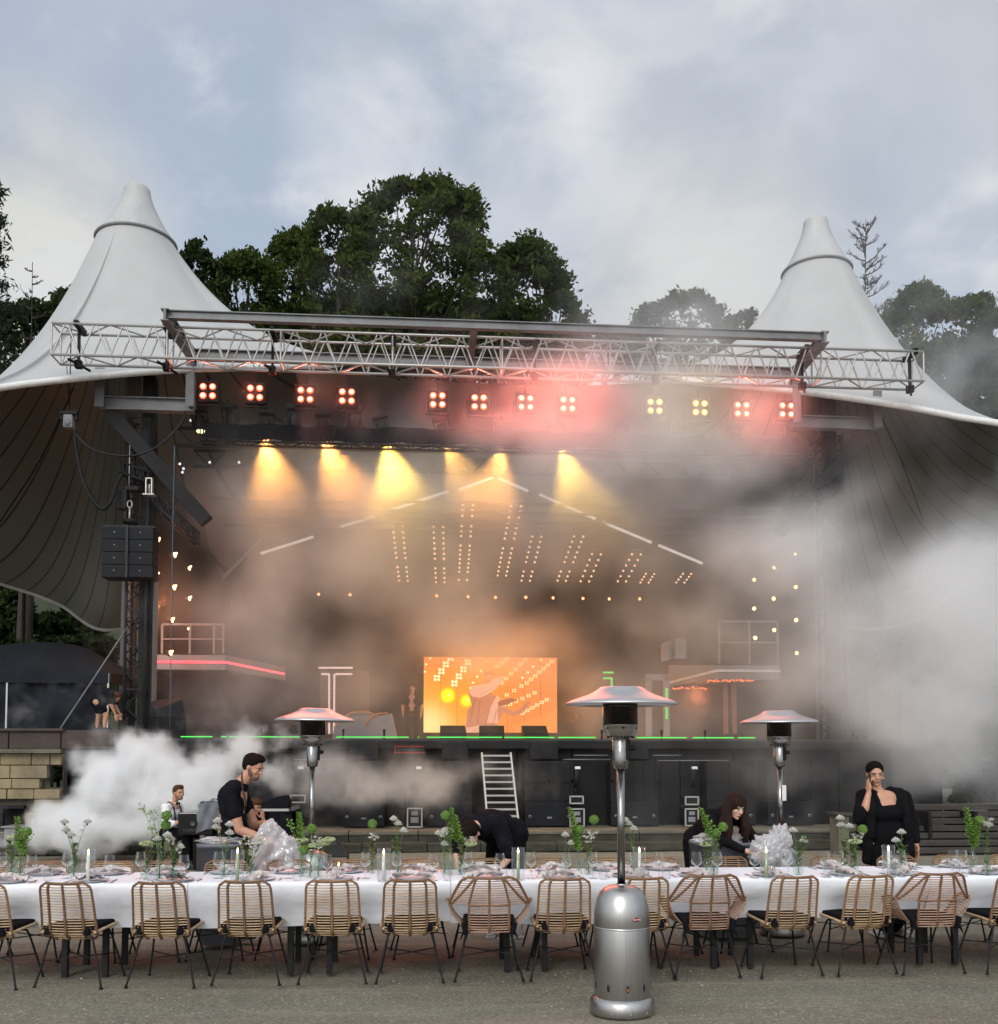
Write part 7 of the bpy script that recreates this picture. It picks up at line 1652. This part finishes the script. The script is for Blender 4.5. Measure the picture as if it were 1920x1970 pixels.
b.limb([V3(-.02, -.13, 1.395), V3(-.01, -.20, 1.36), V3(.06, -.275, 1.19), V3(.085, -.29, 1.14)], [.060, .074, .064, .058]); b.limb([V3(.088, -.288, 1.145), V3(.118, -.247, 1.24)], [.056, .046])
b.limb([V3(-.02, .13, 1.395), V3(-.01, .205, 1.35), V3(.0, .28, 1.10), V3(.035, .295, .93)], [.060, .074, .062, .046])
b.limb([V3(.0, .13, 1.41), V3(.075, .155, 1.33), V3(.115, .165, 1.20), V3(.12, .18, .98)], [.035, .045, .045, .045]); b.limb([V3(.0, -.13, 1.41), V3(.075, -.155, 1.33), V3(.11, -.17, 1.20), V3(.11, -.19, .98)], [.035, .045, .045, .045])
b.limb([V3(.06, .165, 1.34), V3(.10, .175, 1.15), V3(.10, .195, .85), V3(.08, .21, .74)], [.045, .05, .055, .05]); b.limb([V3(.06, -.16, 1.34), V3(.09, -.185, 1.15), V3(.08, -.205, .85), V3(.06, -.21, .74)], [.04, .045, .05, .045])
b.limb([V3(-.06, -.17, .95), V3(-.06, .19, .95)], [.11, .11]); b.build('blazer', 'suit', p, .010, 4, .016)
b = Blob()
for q, r in (((-.024, 0, .046), (.098, .086, .086)), ((-.10, .02, .0), (.035, .035, .035)), ((-.09, .03, -.06), (.028, .03, .07))): b.ell(T(*q), r, rot)
b.build('hair', 'hair_black', p, .007, 4)
b = MB(); b.rbox(V3(.10, -.172, 1.535), (.012, .072, .15), .006, Matrix.Rotation(R(14), 3, 'X') @ Matrix.Rotation(R(62), 3, 'Z')); b.build('phone', M.setdefault('phone', mat('phone_black', (.01, .01, .012), .15)), label='slim black phone held to the ear of the standing person', cat='phone')
ph = bpy.data.objects['phone']; ph.location = p.location; ph.rotation_euler = p.rotation_euler
b = MB(); b.tube([T(.0, .082, -.045) + V3(0, .008 * math.cos(t), .010 * math.sin(t)) for t in [k * math.pi / 8 for k in range(16)]], .002, 5, closed=True); b.build('earring', 'pearl', p)
shoe(p, V3(-.02, -.11, 0), R(-6), 'sole'); shoe(p, V3(-.02, .13, 0), R(8), 'sole')

# ---- bending woman with auburn hair
W0 = at(1345, 1700, 9.75)
p = person((W0.x, 9.82, 0), R(-72), 'person with long auburn hair in black bending over a bin')
sk = Blob(); hc = V3(.53, .02, 1.275)
T, rot, face = head(p, sk, hc, R(4), R(22), R(-4), scale=.96)
sk.limb([V3(.36, .0, 1.20), V3(.43, 0, 1.22), V3(.48, 0, 1.24)], [.065, .05, .05]); sk.limb([V3(.02, 0, .97), V3(.18, 0, 1.08), V3(.36, 0, 1.17)], [.12, .12, .10])
LA = [V3(.36, .17, 1.17), V3(.43, .25, 1.02), V3(.53, .24, .96), V3(.66, .18, .885)]
RA = [V3(.36, -.15, 1.16), V3(.46, -.14, 1.0), V3(.56, -.08, .93), V3(.70, .04, .86)]
for A_, sd in ((LA, 1), (RA, -1)): sk.limb(A_, [.05, .042, .036, .025])
hand(sk, LA[-1], V3(.8, -.1, -.5), V3(-.4, -.3, -.9), .5, -1, .95); hand(sk, RA[-1], V3(.8, .5, -.3), V3(-.2, .0, -1), .5, 1, .95)
for y in (-.10, .10): sk.limb([V3(0, y, .9), V3(.02, y, .48), V3(-.02, y, .08)], [.09, .06, .04])
body = sk.build('body', 'skin_c', p, .007, 3); face(body)
b = Blob(); b.limb([V3(.0, 0, .95), V3(.18, 0, 1.07), V3(.36, 0, 1.155)], [.15, .145, .12]); b.limb([V3(.34, -.13, 1.17), V3(.34, .14, 1.17)], [.085, .085])
for A_ in (LA, RA): b.limb([A_[0], A_[1], A_[2], A_[2].lerp(A_[3], .75)], [.068, .056, .047, .036])
b.build('black_top', 'suit', p, .009, 4, .018)
b = Blob(); b.ell(V3(-.03, 0, .93), (.15, .19, .15))
for y in (-1, 1): b.limb([V3(-.02, y * .09, .90), V3(.02, y * .11, .48), V3(-.03, y * .11, .10)], [.115, .08, .06])
b.build('trousers', 'trouser', p, .012, 5, .008)
b = Blob()
for q, r in (((-.020, 0, .045), (.102, .095, .092)), ((.02, .052, .05), (.060, .040, .060)), ((.02, -.052, .05), (.060, .040, .060)), ((-.07, 0, -.04), (.06, .085, .09))): b.ell(T(*q), r, rot)
for y, k in ((1, 0), (-1, 0), (1, 1), (-1, 1), (1, 2)):
    s0 = T(.02 - .03 * k, y * (.078 + .01 * k), .03); b.limb([s0, T(.02 - .03 * k, y * (.092 + .012 * k), -.06), s0 + V3(.00 - .04 * k, y * (.035 + .02 * k), -.24), s0 + V3(-.02 - .05 * k, y * (.03 + .02 * k), -.40 - .03 * k)], [.026, .036, .042, .014])
b.build('long_hair', 'hair_red', p, .007, 2, .022)
b = MB()
for k in range(5): b.ell(T(.02, -.088, -.03 - .0) + V3(0, 0, -.02 - .024 * k), (.009, .009, .011), 10, 8)
b.build('pearl_earring', 'pearl', p)
shoe(p, V3(-.03, -.12, 0), R(-6), 'shoe', 'shoe'); shoe(p, V3(.06, .12, 0), R(8), 'shoe', 'shoe')

# ---- bending man beside the lantern
W0 = at(962, 1700, 9.75)
p = person((W0.x, 9.72, 0), R(-128), 'person in a black t-shirt bent low over a far-side chair, face hidden')
sk = Blob(); hc = V3(.60, .02, 1.035)
T, rot, face = head(p, sk, hc, R(10), R(68), 0)
sk.limb([V3(.38, .0, 1.12), V3(.46, 0, 1.11), V3(.54, 0, 1.08)], [.06, .057, .055]); sk.limb([V3(.02, 0, .97), V3(.18, 0, 1.10), V3(.38, 0, 1.10)], [.11, .11, .08])
LA = [V3(.38, .19, 1.10), V3(.38, .27, .93), V3(.36, .29, .82), V3(.46, .26, .72)]; RA = [V3(.38, -.19, 1.10), V3(.44, -.24, .94), V3(.46, -.24, .84), V3(.56, -.16, .70)]
for A_ in (LA, RA): sk.limb(A_, [.055, .046, .042, .028])
hand(sk, LA[-1], V3(.5, -.1, -.8), V3(-.4, -.8, -.3), .5, -1, 1.); hand(sk, RA[-1], V3(.5, .3, -.8), V3(-.4, .8, -.3), .5, 1, 1.)
for y in (-.11, .11): sk.limb([V3(-.03, y, .88), V3(.03, y, .48), V3(-.02, y, .08)], [.07, .055, .04])
body = sk.build('body', 'skin_c', p, .008, 3); face(body)
b = Blob(); b.limb([V3(-.02, 0, .99), V3(.10, 0, 1.065), V3(.24, 0, 1.09), V3(.37, 0, 1.10)], [.17, .17, .165, .14]); b.limb([V3(.36, -.15, 1.11), V3(.36, .15, 1.11)], [.10, .10]); b.limb([V3(-.06, -.06, 1.0), V3(-.06, .06, 1.0)], [.16, .16]); b.limb([V3(.38, 0, 1.12), V3(.43, 0, 1.115)], [.10, .085])
for A_ in (LA, RA): b.limb([A_[0], A_[1], A_[1].lerp(A_[2], .6)], [.085, .080, .076])
b.build('t_shirt', 'tshirt', p, .010, 4, .024)
b = Blob(); b.ell(V3(-.05, 0, .93), (.155, .19, .16))
for y in (-1, 1): b.limb([V3(-.03, y * .10, .90), V3(.03, y * .12, .48), V3(-.02, y * .12, .10)], [.115, .085, .065])
b.build('trousers', 'trouser', p, .012, 5, .010)
b = Blob()
for q, r in (((-.026, 0, .047), (.099, .087, .087)), ((.01, 0, .095), (.07, .065, .045)), ((-.06, 0, .0), (.055, .080, .07))): b.ell(T(*q), r, rot)
b.build('hair', 'hair_dark', p, .008, 2, .010)
shoe(p, V3(.02, -.14, 0), R(30), 'sole'); shoe(p, V3(.02, .14, 0), R(-20), 'sole')

# ---- pianist
W0 = at(322, 1700, 16.6)
p = person((W0.x, 16.55, 0), R(-18), 'person in white shirt, suspenders and bow tie seated at the grand piano')
sk = Blob(); hc = V3(.165, 0, 1.205)
T, rot, face = head(p, sk, hc, R(-26), R(6))
sk.limb([V3(.06, 0, 1.0), V3(.09, 0, 1.08), V3(.13, 0, 1.15)], [.07, .056, .055]); sk.limb([V3(0, 0, .58), V3(0, 0, .8), V3(.04, 0, .96)], [.13, .12, .12])
arms = [[V3(.05, s * .19, .97), V3(.09, s * .23, .80), V3(.14, s * .235, .70), V3(.28, s * .20, .735), V3(.40, s * .16, .76)] for s in (-1, 1)]
for A_, s in zip(arms, (-1, 1)): sk.limb(A_, [.055, .046, .042, .038, .026]); hand(sk, A_[-1], V3(1, -.1 * s, -.1), V3(.0, 0, -1), .5, -s, 1.)
for y in (-.11, .11): sk.limb([V3(.0, y, .56), V3(.40, y, .52), V3(.42, y, .10)], [.09, .06, .04])
body = sk.build('body', 'skin_b', p, .008, 3); face(body)
b = Blob(); b.ell(V3(.01, 0, .70), (.135, .175, .19)); b.ell(V3(.035, 0, .87), (.13, .19, .15)); b.limb([V3(.05, -.14, .975), V3(.05, .14, .975)], [.075, .075]); b.limb([V3(.07, 0, 1.01), V3(.085, 0, 1.065)], [.07, .062])
for A_ in arms: b.limb([A_[0], A_[1], A_[2], A_[2].lerp(A_[3], .6)], [.075, .066, .060, .05])
b.build('shirt', 'shirt', p, .009, 3, .022)
b = MB()
for s in (-1, 1): b.tube(spline([V3(.12, s * .08, .56), V3(.165, s * .095, .80), V3(.135, s * .10, .97), V3(.05, s * .10, 1.055), V3(-.07, s * .07, .93), V3(-.115, s * .04, .70)], 6), .012, 5)
b.build('suspenders', 'black', p)
b = MB(); b.ell(V3(.155, 0, 1.035), (.014, .014, .014), 8, 6); b.ell(V3(.155, .035, 1.037), (.012, .032, .020), 10, 6); b.ell(V3(.155, -.035, 1.037), (.012, .032, .020), 10, 6); b.build('bow_tie', 'black', p)
b = Blob(); b.ell(V3(.0, 0, .55), (.15, .18, .11))
for y in (-1, 1): b.limb([V3(.0, y * .10, .56), V3(.40, y * .11, .53), V3(.41, y * .11, .12)], [.105, .082, .058])
b.build('trousers', 'trouser', p, .012, 4)
b = Blob()
for q, r in (((-.026, 0, .047), (.099, .087, .087)), ((.03, 0, .105), (.066, .055, .034)), ((-.055, 0, .01), (.058, .078, .065))): b.ell(T(*q), r, rot)
b.build('hair', 'hair_brown', p, .008, 2, .008)
b = Blob()
for q, r in (((.05, .0, -.085), (.040, .045, .026)), ((.015, .052, -.05), (.030, .014, .035)), ((.015, -.052, -.05), (.030, .014, .035))): b.ell(T(*q), r, rot)
b.build('beard', M.setdefault('redbeard', mat('short_brown_beard', (.20, .10, .055), .8)), p, .007, 3)
shoe(p, V3(.42, -.11, 0), 0, 'shoe', 'shoe'); shoe(p, V3(.42, .11, 0), 0, 'shoe', 'shoe')

# ---- musician seated behind the covered piano, mostly hidden by the waiter
W0 = at(478, 1600, 15.6); z_ = at(484, 1538, 15.6).z
p = person((W0.x, 15.6, 0), R(-60), 'person with brown curly hair seated behind the waiter, hand raised to the chin')
sk = Blob(); hc = V3(.14, .02, z_); T, rot, face = head(p, sk, hc, R(20), R(22))
sk.limb([V3(.02, 0, z_ - .22), V3(.06, 0, z_ - .13), V3(.10, 0, z_ - .07)], [.07, .056, .055]); sk.limb([V3(-.02, 0, .5), V3(0, 0, z_ - .25)], [.12, .12])
sk.limb([V3(0, .18, z_ - .25), V3(.14, .24, z_ - .42), V3(.20, .12, z_ - .18)], [.05, .045, .028]); hand(sk, V3(.20, .12, z_ - .18), V3(.05, -.2, 1), V3(-1, -.2, 0), .8, 1)
for y in (-.11, .11): sk.limb([V3(.0, y, .50), V3(.40, y, .50), V3(.42, y, .06)], [.09, .06, .04])
body = sk.build('body', 'skin_d', p, .009, 3); face(body)
b = Blob(); b.ell(V3(0, 0, z_ - .40), (.15, .20, .22)); b.ell(V3(-.02, 0, .55), (.16, .19, .16)); b.limb([V3(0, -.15, z_ - .24), V3(0, .15, z_ - .24)], [.08, .08]); b.limb([V3(0, .18, z_ - .25), V3(.14, .24, z_ - .42), V3(.18, .16, z_ - .27)], [.07, .06, .045])
b.build('jumper', 'tshirt', p, .012, 4, .01)
b = Blob()
for y in (-1, 1): b.limb([V3(.0, y * .10, .50), V3(.40, y * .11, .50), V3(.41, y * .11, .10)], [.105, .082, .058])
b.build('trousers', 'trouser', p, .012, 4)
b = Blob()
for q, r in (((-.02, 0, .05), (.098, .09, .085)), ((-.06, 0, -.02), (.06, .09, .08)), ((.04, 0, .09), (.06, .07, .04))): b.ell(T(*q), r, rot)
b.build('curly_hair', 'hair_brown', p, .008, 1, .03)

# ---- crew member on the stage wing
W0 = at(192, 1400, 21.3)
p = person((W0.x, 21.3, zw), R(10), 'person in black shirt and shorts bending at the edge of the black marquee')
sk = Blob(); hc = V3(.30, -.05, .72); T, rot, face = head(p, sk, hc, R(-30), R(55), scale=.9)
sk.limb([V3(.0, 0, .62), V3(.12, 0, .78), V3(.24, 0, .75)], [.12, .12, .06])
for y, kx in ((-.14, .12), (.14, -.06)): sk.limb([V3(-.08, y, .60), V3(kx, y, .34), V3(-.04 + kx, y, .05)], [.085, .06, .035]); shoe(p, V3(-.07 + kx, y, 0), 0, 'shoe', 'shoe')
sk.limb([V3(.2, -.17, .74), V3(.22, -.2, .55), V3(.30, -.16, .36)], [.05, .042, .027]); hand(sk, V3(.30, -.16, .36), V3(.2, 0, -1), V3(0, 1, 0), .4, 1)
sk.limb([V3(.2, .17, .74), V3(.25, .2, .55), V3(.34, .16, .40)], [.05, .042, .027]); hand(sk, V3(.34, .16, .40), V3(.2, 0, -1), V3(0, -1, 0), .4, -1)
body = sk.build('body', 'skin_b', p, .01, 3); face(body)
b = Blob(); b.limb([V3(-.02, 0, .64), V3(.12, 0, .76), V3(.2, 0, .76)], [.16, .16, .12]); b.limb([V3(.19, -.17, .76), V3(.22, -.2, .62)], [.08, .07]); b.limb([V3(.19, .17, .76), V3(.24, .2, .62)], [.08, .07]); b.build('shirt', 'tshirt', p, .013, 4, .01)
b = Blob(); b.ell(V3(-.08, 0, .62), (.16, .18, .13))
for y, kx in ((-.14, .12), (.14, -.06)): b.limb([V3(-.08, y * .7, .60), V3(-.02 + kx * .6, y, .44)], [.12, .095])
b.build('shorts', 'trouser', p, .013, 4, .01)
b = Blob(); b.ell(T(-.026, 0, .045), (.09, .08, .08), rot); b.build('hair', 'hair_brown', p, .01, 2)

# ---- performer standing in the dark beside the screen
W0 = at(786, 1400, 28.6)
p = person((W0.x, 28.6, ZS), R(-95), 'person in black standing on stage in front of the tall black panel')
sk = Blob(); hc = V3(.03, 0, 1.64); T, rot, face = head(p, sk, hc, 0, R(5))
sk.limb([V3(0, 0, 1.42), V3(.01, 0, 1.5), V3(.015, 0, 1.56)], [.075, .058, .055]); sk.limb([V3(0, 0, 1.0), V3(0, 0, 1.36)], [.13, .13])
for s in (-1, 1):
    sk.limb([V3(0, s * .19, 1.40), V3(-.02, s * .28, 1.15), V3(.08, s * .26, .92)], [.055, .045, .028]); hand(sk, V3(.08, s * .26, .92), V3(.2, 0, -1), V3(0, -s, 0), .4, -s); sk.limb([V3(0, s * .11, .9), V3(0, s * .12, .48), V3(-.02, s * .12, .08)], [.09, .06, .04]); shoe(p, V3(-.02, s * .12, 0), R(8 * s), 'shoe', 'shoe')
body = sk.build('body', 'skin_b', p, .01, 3); face(body)
b = Blob(); b.ell(V3(0, 0, 1.26), (.125, .20, .19)); b.ell(V3(0, 0, 1.05), (.125, .17, .18)); b.limb([V3(0, -.15, 1.41), V3(0, .15, 1.41)], [.08, .08])
for s in (-1, 1): b.limb([V3(0, s * .19, 1.39), V3(-.01, s * .25, 1.22)], [.078, .07])
b.build('shirt', 'tshirt', p, .013, 4, .008); b = Blob(); b.ell(V3(0, 0, .93), (.14, .18, .13))
for s in (-1, 1): b.limb([V3(0, s * .10, .9), V3(0, s * .12, .48), V3(-.02, s * .12, .1)], [.11, .08, .06])
b.build('trousers', 'trouser', p, .013, 4); b = Blob(); b.ell(T(-.026, 0, .047), (.099, .087, .087), rot); b.build('hair', 'hair_dark', p, .01, 2)

# ================================================================== SMOKE: real scattering volumes, densest where the machines blow
def smoke_mat(name, dens, colr=(.992, .993, .995), an=.15):
    mt = bpy.data.materials.new(name); mt.use_nodes = True; nt = mt.node_tree; nt.nodes.clear(); o = nt.nodes.new('ShaderNodeOutputMaterial'); v = nt.nodes.new('ShaderNodeVolumePrincipled')
    v.inputs['Color'].default_value = (*colr, 1); v.inputs['Density'].default_value = dens; v.inputs['Anisotropy'].default_value = an; v.inputs['Absorption Color'].default_value = (*colr, 1)
    nt.links.new(v.outputs[0], o.inputs['Volume']); return mt
def smoke(label, blobs, vox, dens, scale=.5, detail=6, lo=.42, hi=.75, warp=1.0, erode=1.0, rough=.58, seed=0.0, pad=.25, zmin=.03, edge=None):
    """blobs: (x, y, Y, rx, ry, rz, weight) at photo spot x, y and distance Y"""
    C = [(at(b[0], b[1], b[2]), Vector(b[3:6]), b[6]) for b in blobs]
    mn = Vector([min(c[i] - r[i] * 1.0 for c, r, w in C) - pad for i in range(3)]); mx_ = Vector([max(c[i] + r[i] * 1.0 for c, r, w in C) + pad for i in range(3)]); mn.z = max(mn.z, zmin)
    ng = bpy.data.node_groups.new('smoke', 'GeometryNodeTree'); ng.interface.new_socket('Geometry', in_out='OUTPUT', socket_type='NodeSocketGeometry')
    N, L = ng.nodes, ng.links
    def mth(op, a, b=None, c=None, clamp=False):
        n = N.new('ShaderNodeMath'); n.operation = op; n.use_clamp = clamp
        for i, v in enumerate((a, b, c)):
            if v is None: continue
            if isinstance(v, (int, float)): n.inputs[i].default_value = v
            else: L.new(v, n.inputs[i])
        return n.outputs[0]
    def vm(op, a, b=None, sc=None):
        n = N.new('ShaderNodeVectorMath'); n.operation = op
        for i, v in enumerate((a, b)):
            if v is None: continue
            if isinstance(v, (tuple, Vector)): n.inputs[i].default_value = tuple(v)
            else: L.new(v, n.inputs[i])
        if sc is not None: n.inputs['Scale'].default_value = sc
        return n.outputs['Value'] if op == 'LENGTH' else n.outputs['Vector']
    P = N.new('GeometryNodeInputPosition').outputs[0]
    w = N.new('ShaderNodeTexNoise'); w.inputs['Scale'].default_value = scale * .8; w.inputs['Detail'].default_value = 3
    L.new(vm('ADD', P, (seed * 7.1, seed * 3.3, seed)), w.inputs['Vector'])
    w2 = N.new('ShaderNodeTexNoise'); w2.inputs['Scale'].default_value = scale * 3.2; w2.inputs['Detail'].default_value = 4; L.new(P, w2.inputs['Vector'])
    P0 = P; P = vm('ADD', P, vm('SCALE', vm('SUBTRACT', w2.outputs['Color'], (.5, .5, .5)), None, warp * .75))
    wp = vm('ADD', P, vm('SCALE', vm('SUBTRACT', w.outputs['Color'], (.5, .5, .5)), None, warp * 2))
    no = N.new('ShaderNodeTexNoise'); no.inputs['Scale'].default_value = scale; no.inputs['Detail'].default_value = detail; no.inputs['Roughness'].default_value = rough
    L.new(vm('ADD', vm('ADD', P, vm('SCALE', vm('SUBTRACT', w.outputs['Color'], (.5, .5, .5)), None, warp * .9)), (seed * 5, seed, seed * 2)), no.inputs['Vector'])
    tot = None
    for c, r, wt in C:
        d = vm('LENGTH', vm('MULTIPLY', vm('SUBTRACT', wp, tuple(c)), (1 / r.x, 1 / r.y, 1 / r.z)))
        f = N.new('ShaderNodeMapRange'); f.interpolation_type = 'SMOOTHSTEP'; f.inputs[1].default_value = 1; f.inputs[2].default_value = .15; f.inputs[3].default_value = 0; f.inputs[4].default_value = wt; L.new(d, f.inputs[0])
        tot = f.outputs[0] if tot is None else mth('ADD', tot, f.outputs[0])
    n_ = N.new('ShaderNodeMapRange'); n_.inputs[1].default_value = lo; n_.inputs[2].default_value = hi; L.new(no.outputs[0], n_.inputs[0])
    # thin rims are eaten away by the noise, cores stay
    dn = mth('MULTIPLY', tot, mth('ADD', mth('MULTIPLY', n_.outputs[0], erode), 1 - erode))
    dn = mth('MAXIMUM', mth('SUBTRACT', dn, .015), 0)
    if edge:     # billowing cloud with a crisp, torn rim: amount, threshold, softness
        A_, T_, S_ = edge
        q = mth('ADD', tot, mth('MULTIPLY', mth('SUBTRACT', no.outputs[0], .5), A_ * 2))
        q = mth('DIVIDE', mth('SUBTRACT', q, T_), S_, clamp=True)
        dn = mth('MULTIPLY', q, mth('MINIMUM', mth('ADD', tot, .15), 1.0))
    vc = N.new('GeometryNodeVolumeCube'); L.new(dn, vc.inputs['Density']); vc.inputs['Min'].default_value = mn; vc.inputs['Max'].default_value = mx_
    for i, a in enumerate('XYZ'): vc.inputs['Resolution ' + a].default_value = max(8, int((mx_ - mn)[i] / vox))
    mt = smoke_mat('smoke_white', dens); sm = N.new('GeometryNodeSetMaterial'); sm.inputs['Material'].default_value = mt
    go = N.new('NodeGroupOutput'); L.new(vc.outputs[0], sm.inputs[0]); L.new(sm.outputs[0], go.inputs[0])
    me = bpy.data.meshes.new('smoke'); me.materials.append(mt); o = bpy.data.objects.new('smoke', me); col.objects.link(o); md = o.modifiers.new('smoke', 'NODES'); md.node_group = ng
    tag(o, label, 'smoke', None, 'stuff'); return o
smoke('dense white smoke billowing low behind the piano', [
    (110, 1560, 17.9, .8, .9, .55, .8), (170, 1590, 17.6, 1.3, 1., .45, 1.), (200, 1500, 18.0, .9, .9, .7, .9), (270, 1450, 18.2, 1.0, .9, .75, 1.), (290, 1560, 18.0, 1.3, 1.0, .75, 1.2), (240, 1400, 18.3, .6, .6, .4, .6),
    (370, 1500, 18.0, 1.1, .9, .8, 1.), (420, 1570, 18.0, 1.1, .9, .6, .8), (440, 1430, 18.4, .9, .8, .55, .65), (510, 1400, 18.6, .8, .7, .5, .55), (150, 1450, 18.1, .5, .6, .35, .5), (520, 1480, 18.6, 1.0, .8, .6, .5), (60, 1595, 18.0, .9, .7, .3, .6)],
    .06, 9.0, scale=1.5, detail=8, warp=.45, rough=.66, seed=1.3, edge=(1.3, .30, .6))
smoke('grey smoke puff drifting before the stage front beside the metal stairs', [
    (600, 1480, 19.2, 1.0, .7, .7, .55), (680, 1500, 19.2, 1.2, .7, .7, .7), (760, 1500, 19.3, 1.2, .8, .75, .8), (840, 1500, 19.4, 1.1, .7, .65, .7), (920, 1470, 19.6, .8, .6, .6, .45), (620, 1440, 19.3, .9, .6, .5, .4), (780, 1450, 19.6, 1.0, .6, .5, .45), (985, 1490, 19.7, .6, .5, .7, .3)],
    .07, 1.5, scale=1.5, detail=8, warp=.5, rough=.64, seed=4.2, edge=(1.2, .12, 1.0))
smoke('broad haze of smoke filling the stage under the gable lights', [
    (480, 980, 23.6, 2.2, 2.0, 1.8, .65), (480, 1180, 23.6, 2.2, 2.0, 2.0, .8), (620, 1050, 24.4, 2.6, 2.4, 2.2, .8), (760, 960, 24.6, 2.8, 2.6, 2.2, .65), (820, 1160, 25.4, 3.2, 3, 2.2, .6), (960, 1000, 25, 3.2, 3, 2.6, .5), (1150, 1000, 24.6, 3.2, 3, 2.6, .5), (960, 1240, 27, 3.6, 2.4, 1.7, .75), (960, 1215, 29.0, 3.4, 1.2, 1.5, .8), (1140, 1330, 28.6, 1.6, 1.4, 1.6, .6),
    (640, 1300, 24, 3, 2.4, 1.8, .5), (420, 1330, 23.4, 2.2, 1.8, 1.6, .45), (1300, 1160, 24.4, 2.8, 2.6, 2.4, .45), (1200, 1330, 24, 3, 2.2, 1.7, .45), (960, 1400, 22.6, 4.6, 1.6, 1.0, .35), (510, 890, 22.5, 1.8, 1.3, 1.6, .75), (640, 900, 22.5, 1.8, 1.3, 1.6, .8), (780, 900, 22.5, 1.8, 1.3, 1.6, .75), (930, 900, 22.5, 2, 1.3, 1.6, .65), (1080, 900, 22.5, 2, 1.3, 1.6, .65), (1250, 960, 22.8, 2.2, 1.3, 1.8, .5), (900, 1060, 22.8, 4.5, 1.2, 2.6, .3), (1400, 1250, 22.6, 2.2, 1.2, 2.0, .4), (1300, 1400, 22.2, 2.8, 1.0, 1.2, .4), (330, 1160, 22.8, 1.2, 1.2, 1.6, .3)],
    .14, .60, scale=.8, detail=8, warp=.9, rough=.62, seed=7.7, edge=(.75, -.10, 1.15))
smoke('pink lit smoke cloud rising through the silver truss', [
    (860, 800, 19.7, 1.8, 1.2, .9, .5), (1000, 800, 19.6, 2.0, 1.4, 1.2, .6), (1160, 790, 19.6, 2.4, 1.6, 1.5, .75), (1340, 800, 19.6, 2.4, 1.6, 1.5, .75), (1080, 880, 19.7, 3.0, 1.6, 1.5, .6), (1340, 900, 19.7, 2.8, 1.6, 1.5, .65), (1480, 830, 19.7, 1.6, 1.2, 1.2, .5), (1140, 700, 19.3, 2.6, 1.6, 1.3, .5), (1330, 670, 19.3, 2.4, 1.6, 1.4, .55),
    (1400, 560, 20.4, 2.0, 1.5, 1.8, .42), (1440, 480, 20.6, 1.5, 1.4, 1.3, .32), (1040, 700, 19.3, 1.6, 1.2, .8, .4), (700, 790, 19.9, .9, .8, .6, .35), (1240, 600, 19.3, 2.4, 1.4, 1.0, .5)],
    .11, .62, scale=.85, detail=8, warp=.8, rough=.62, seed=2.9, edge=(.95, .05, 1.2))
smoke('huge pale smoke cloud rolling out of the stage toward the benches', [
    (1900, 1100, 18.8, 2.8, 2.4, 2.2, .9), (1890, 1290, 18.8, 2.8, 2.2, 2.2, .85), (1740, 1170, 19.6, 2.6, 2.2, 2.0, .75), (1780, 1400, 19.4, 2.6, 1.8, 1.5, .7), (1560, 1060, 21.0, 2.8, 2.2, 2.0, .65), (1440, 1040, 21.6, 2.6, 2.2, 1.8, .55), (1540, 1230, 21.0, 2.6, 2.0, 1.9, .6), (1650, 1340, 20.0, 2.4, 1.6, 1.6, .6), (1700, 1500, 19.6, 2.6, 1.2, .9, .5), (1880, 1500, 18.9, 2.4, 1.4, 1.0, .5),
    (1430, 1350, 20.8, 2.2, 1.4, 1.4, .4), (1500, 1460, 20.0, 2.2, 1.0, .9, .35), (1620, 920, 21.4, 2.2, 1.6, 1.4, .35), (1980, 960, 19.5, 2.0, 2, 1.2, .5), (1330, 1180, 21.6, 2.2, 1.4, 1.7, .35), (1790, 760, 25, 3.2, 2, 2.2, .3), (1720, 650, 26, 3.0, 2, 2.4, .22), (1880, 680, 26, 2.6, 2, 2.2, .16), (1560, 1560, 19.2, 1.8, .8, .5, .25)],
    .12, .95, scale=.75, detail=8, warp=1.0, rough=.64, seed=9.1, edge=(1.0, .02, 1.1))
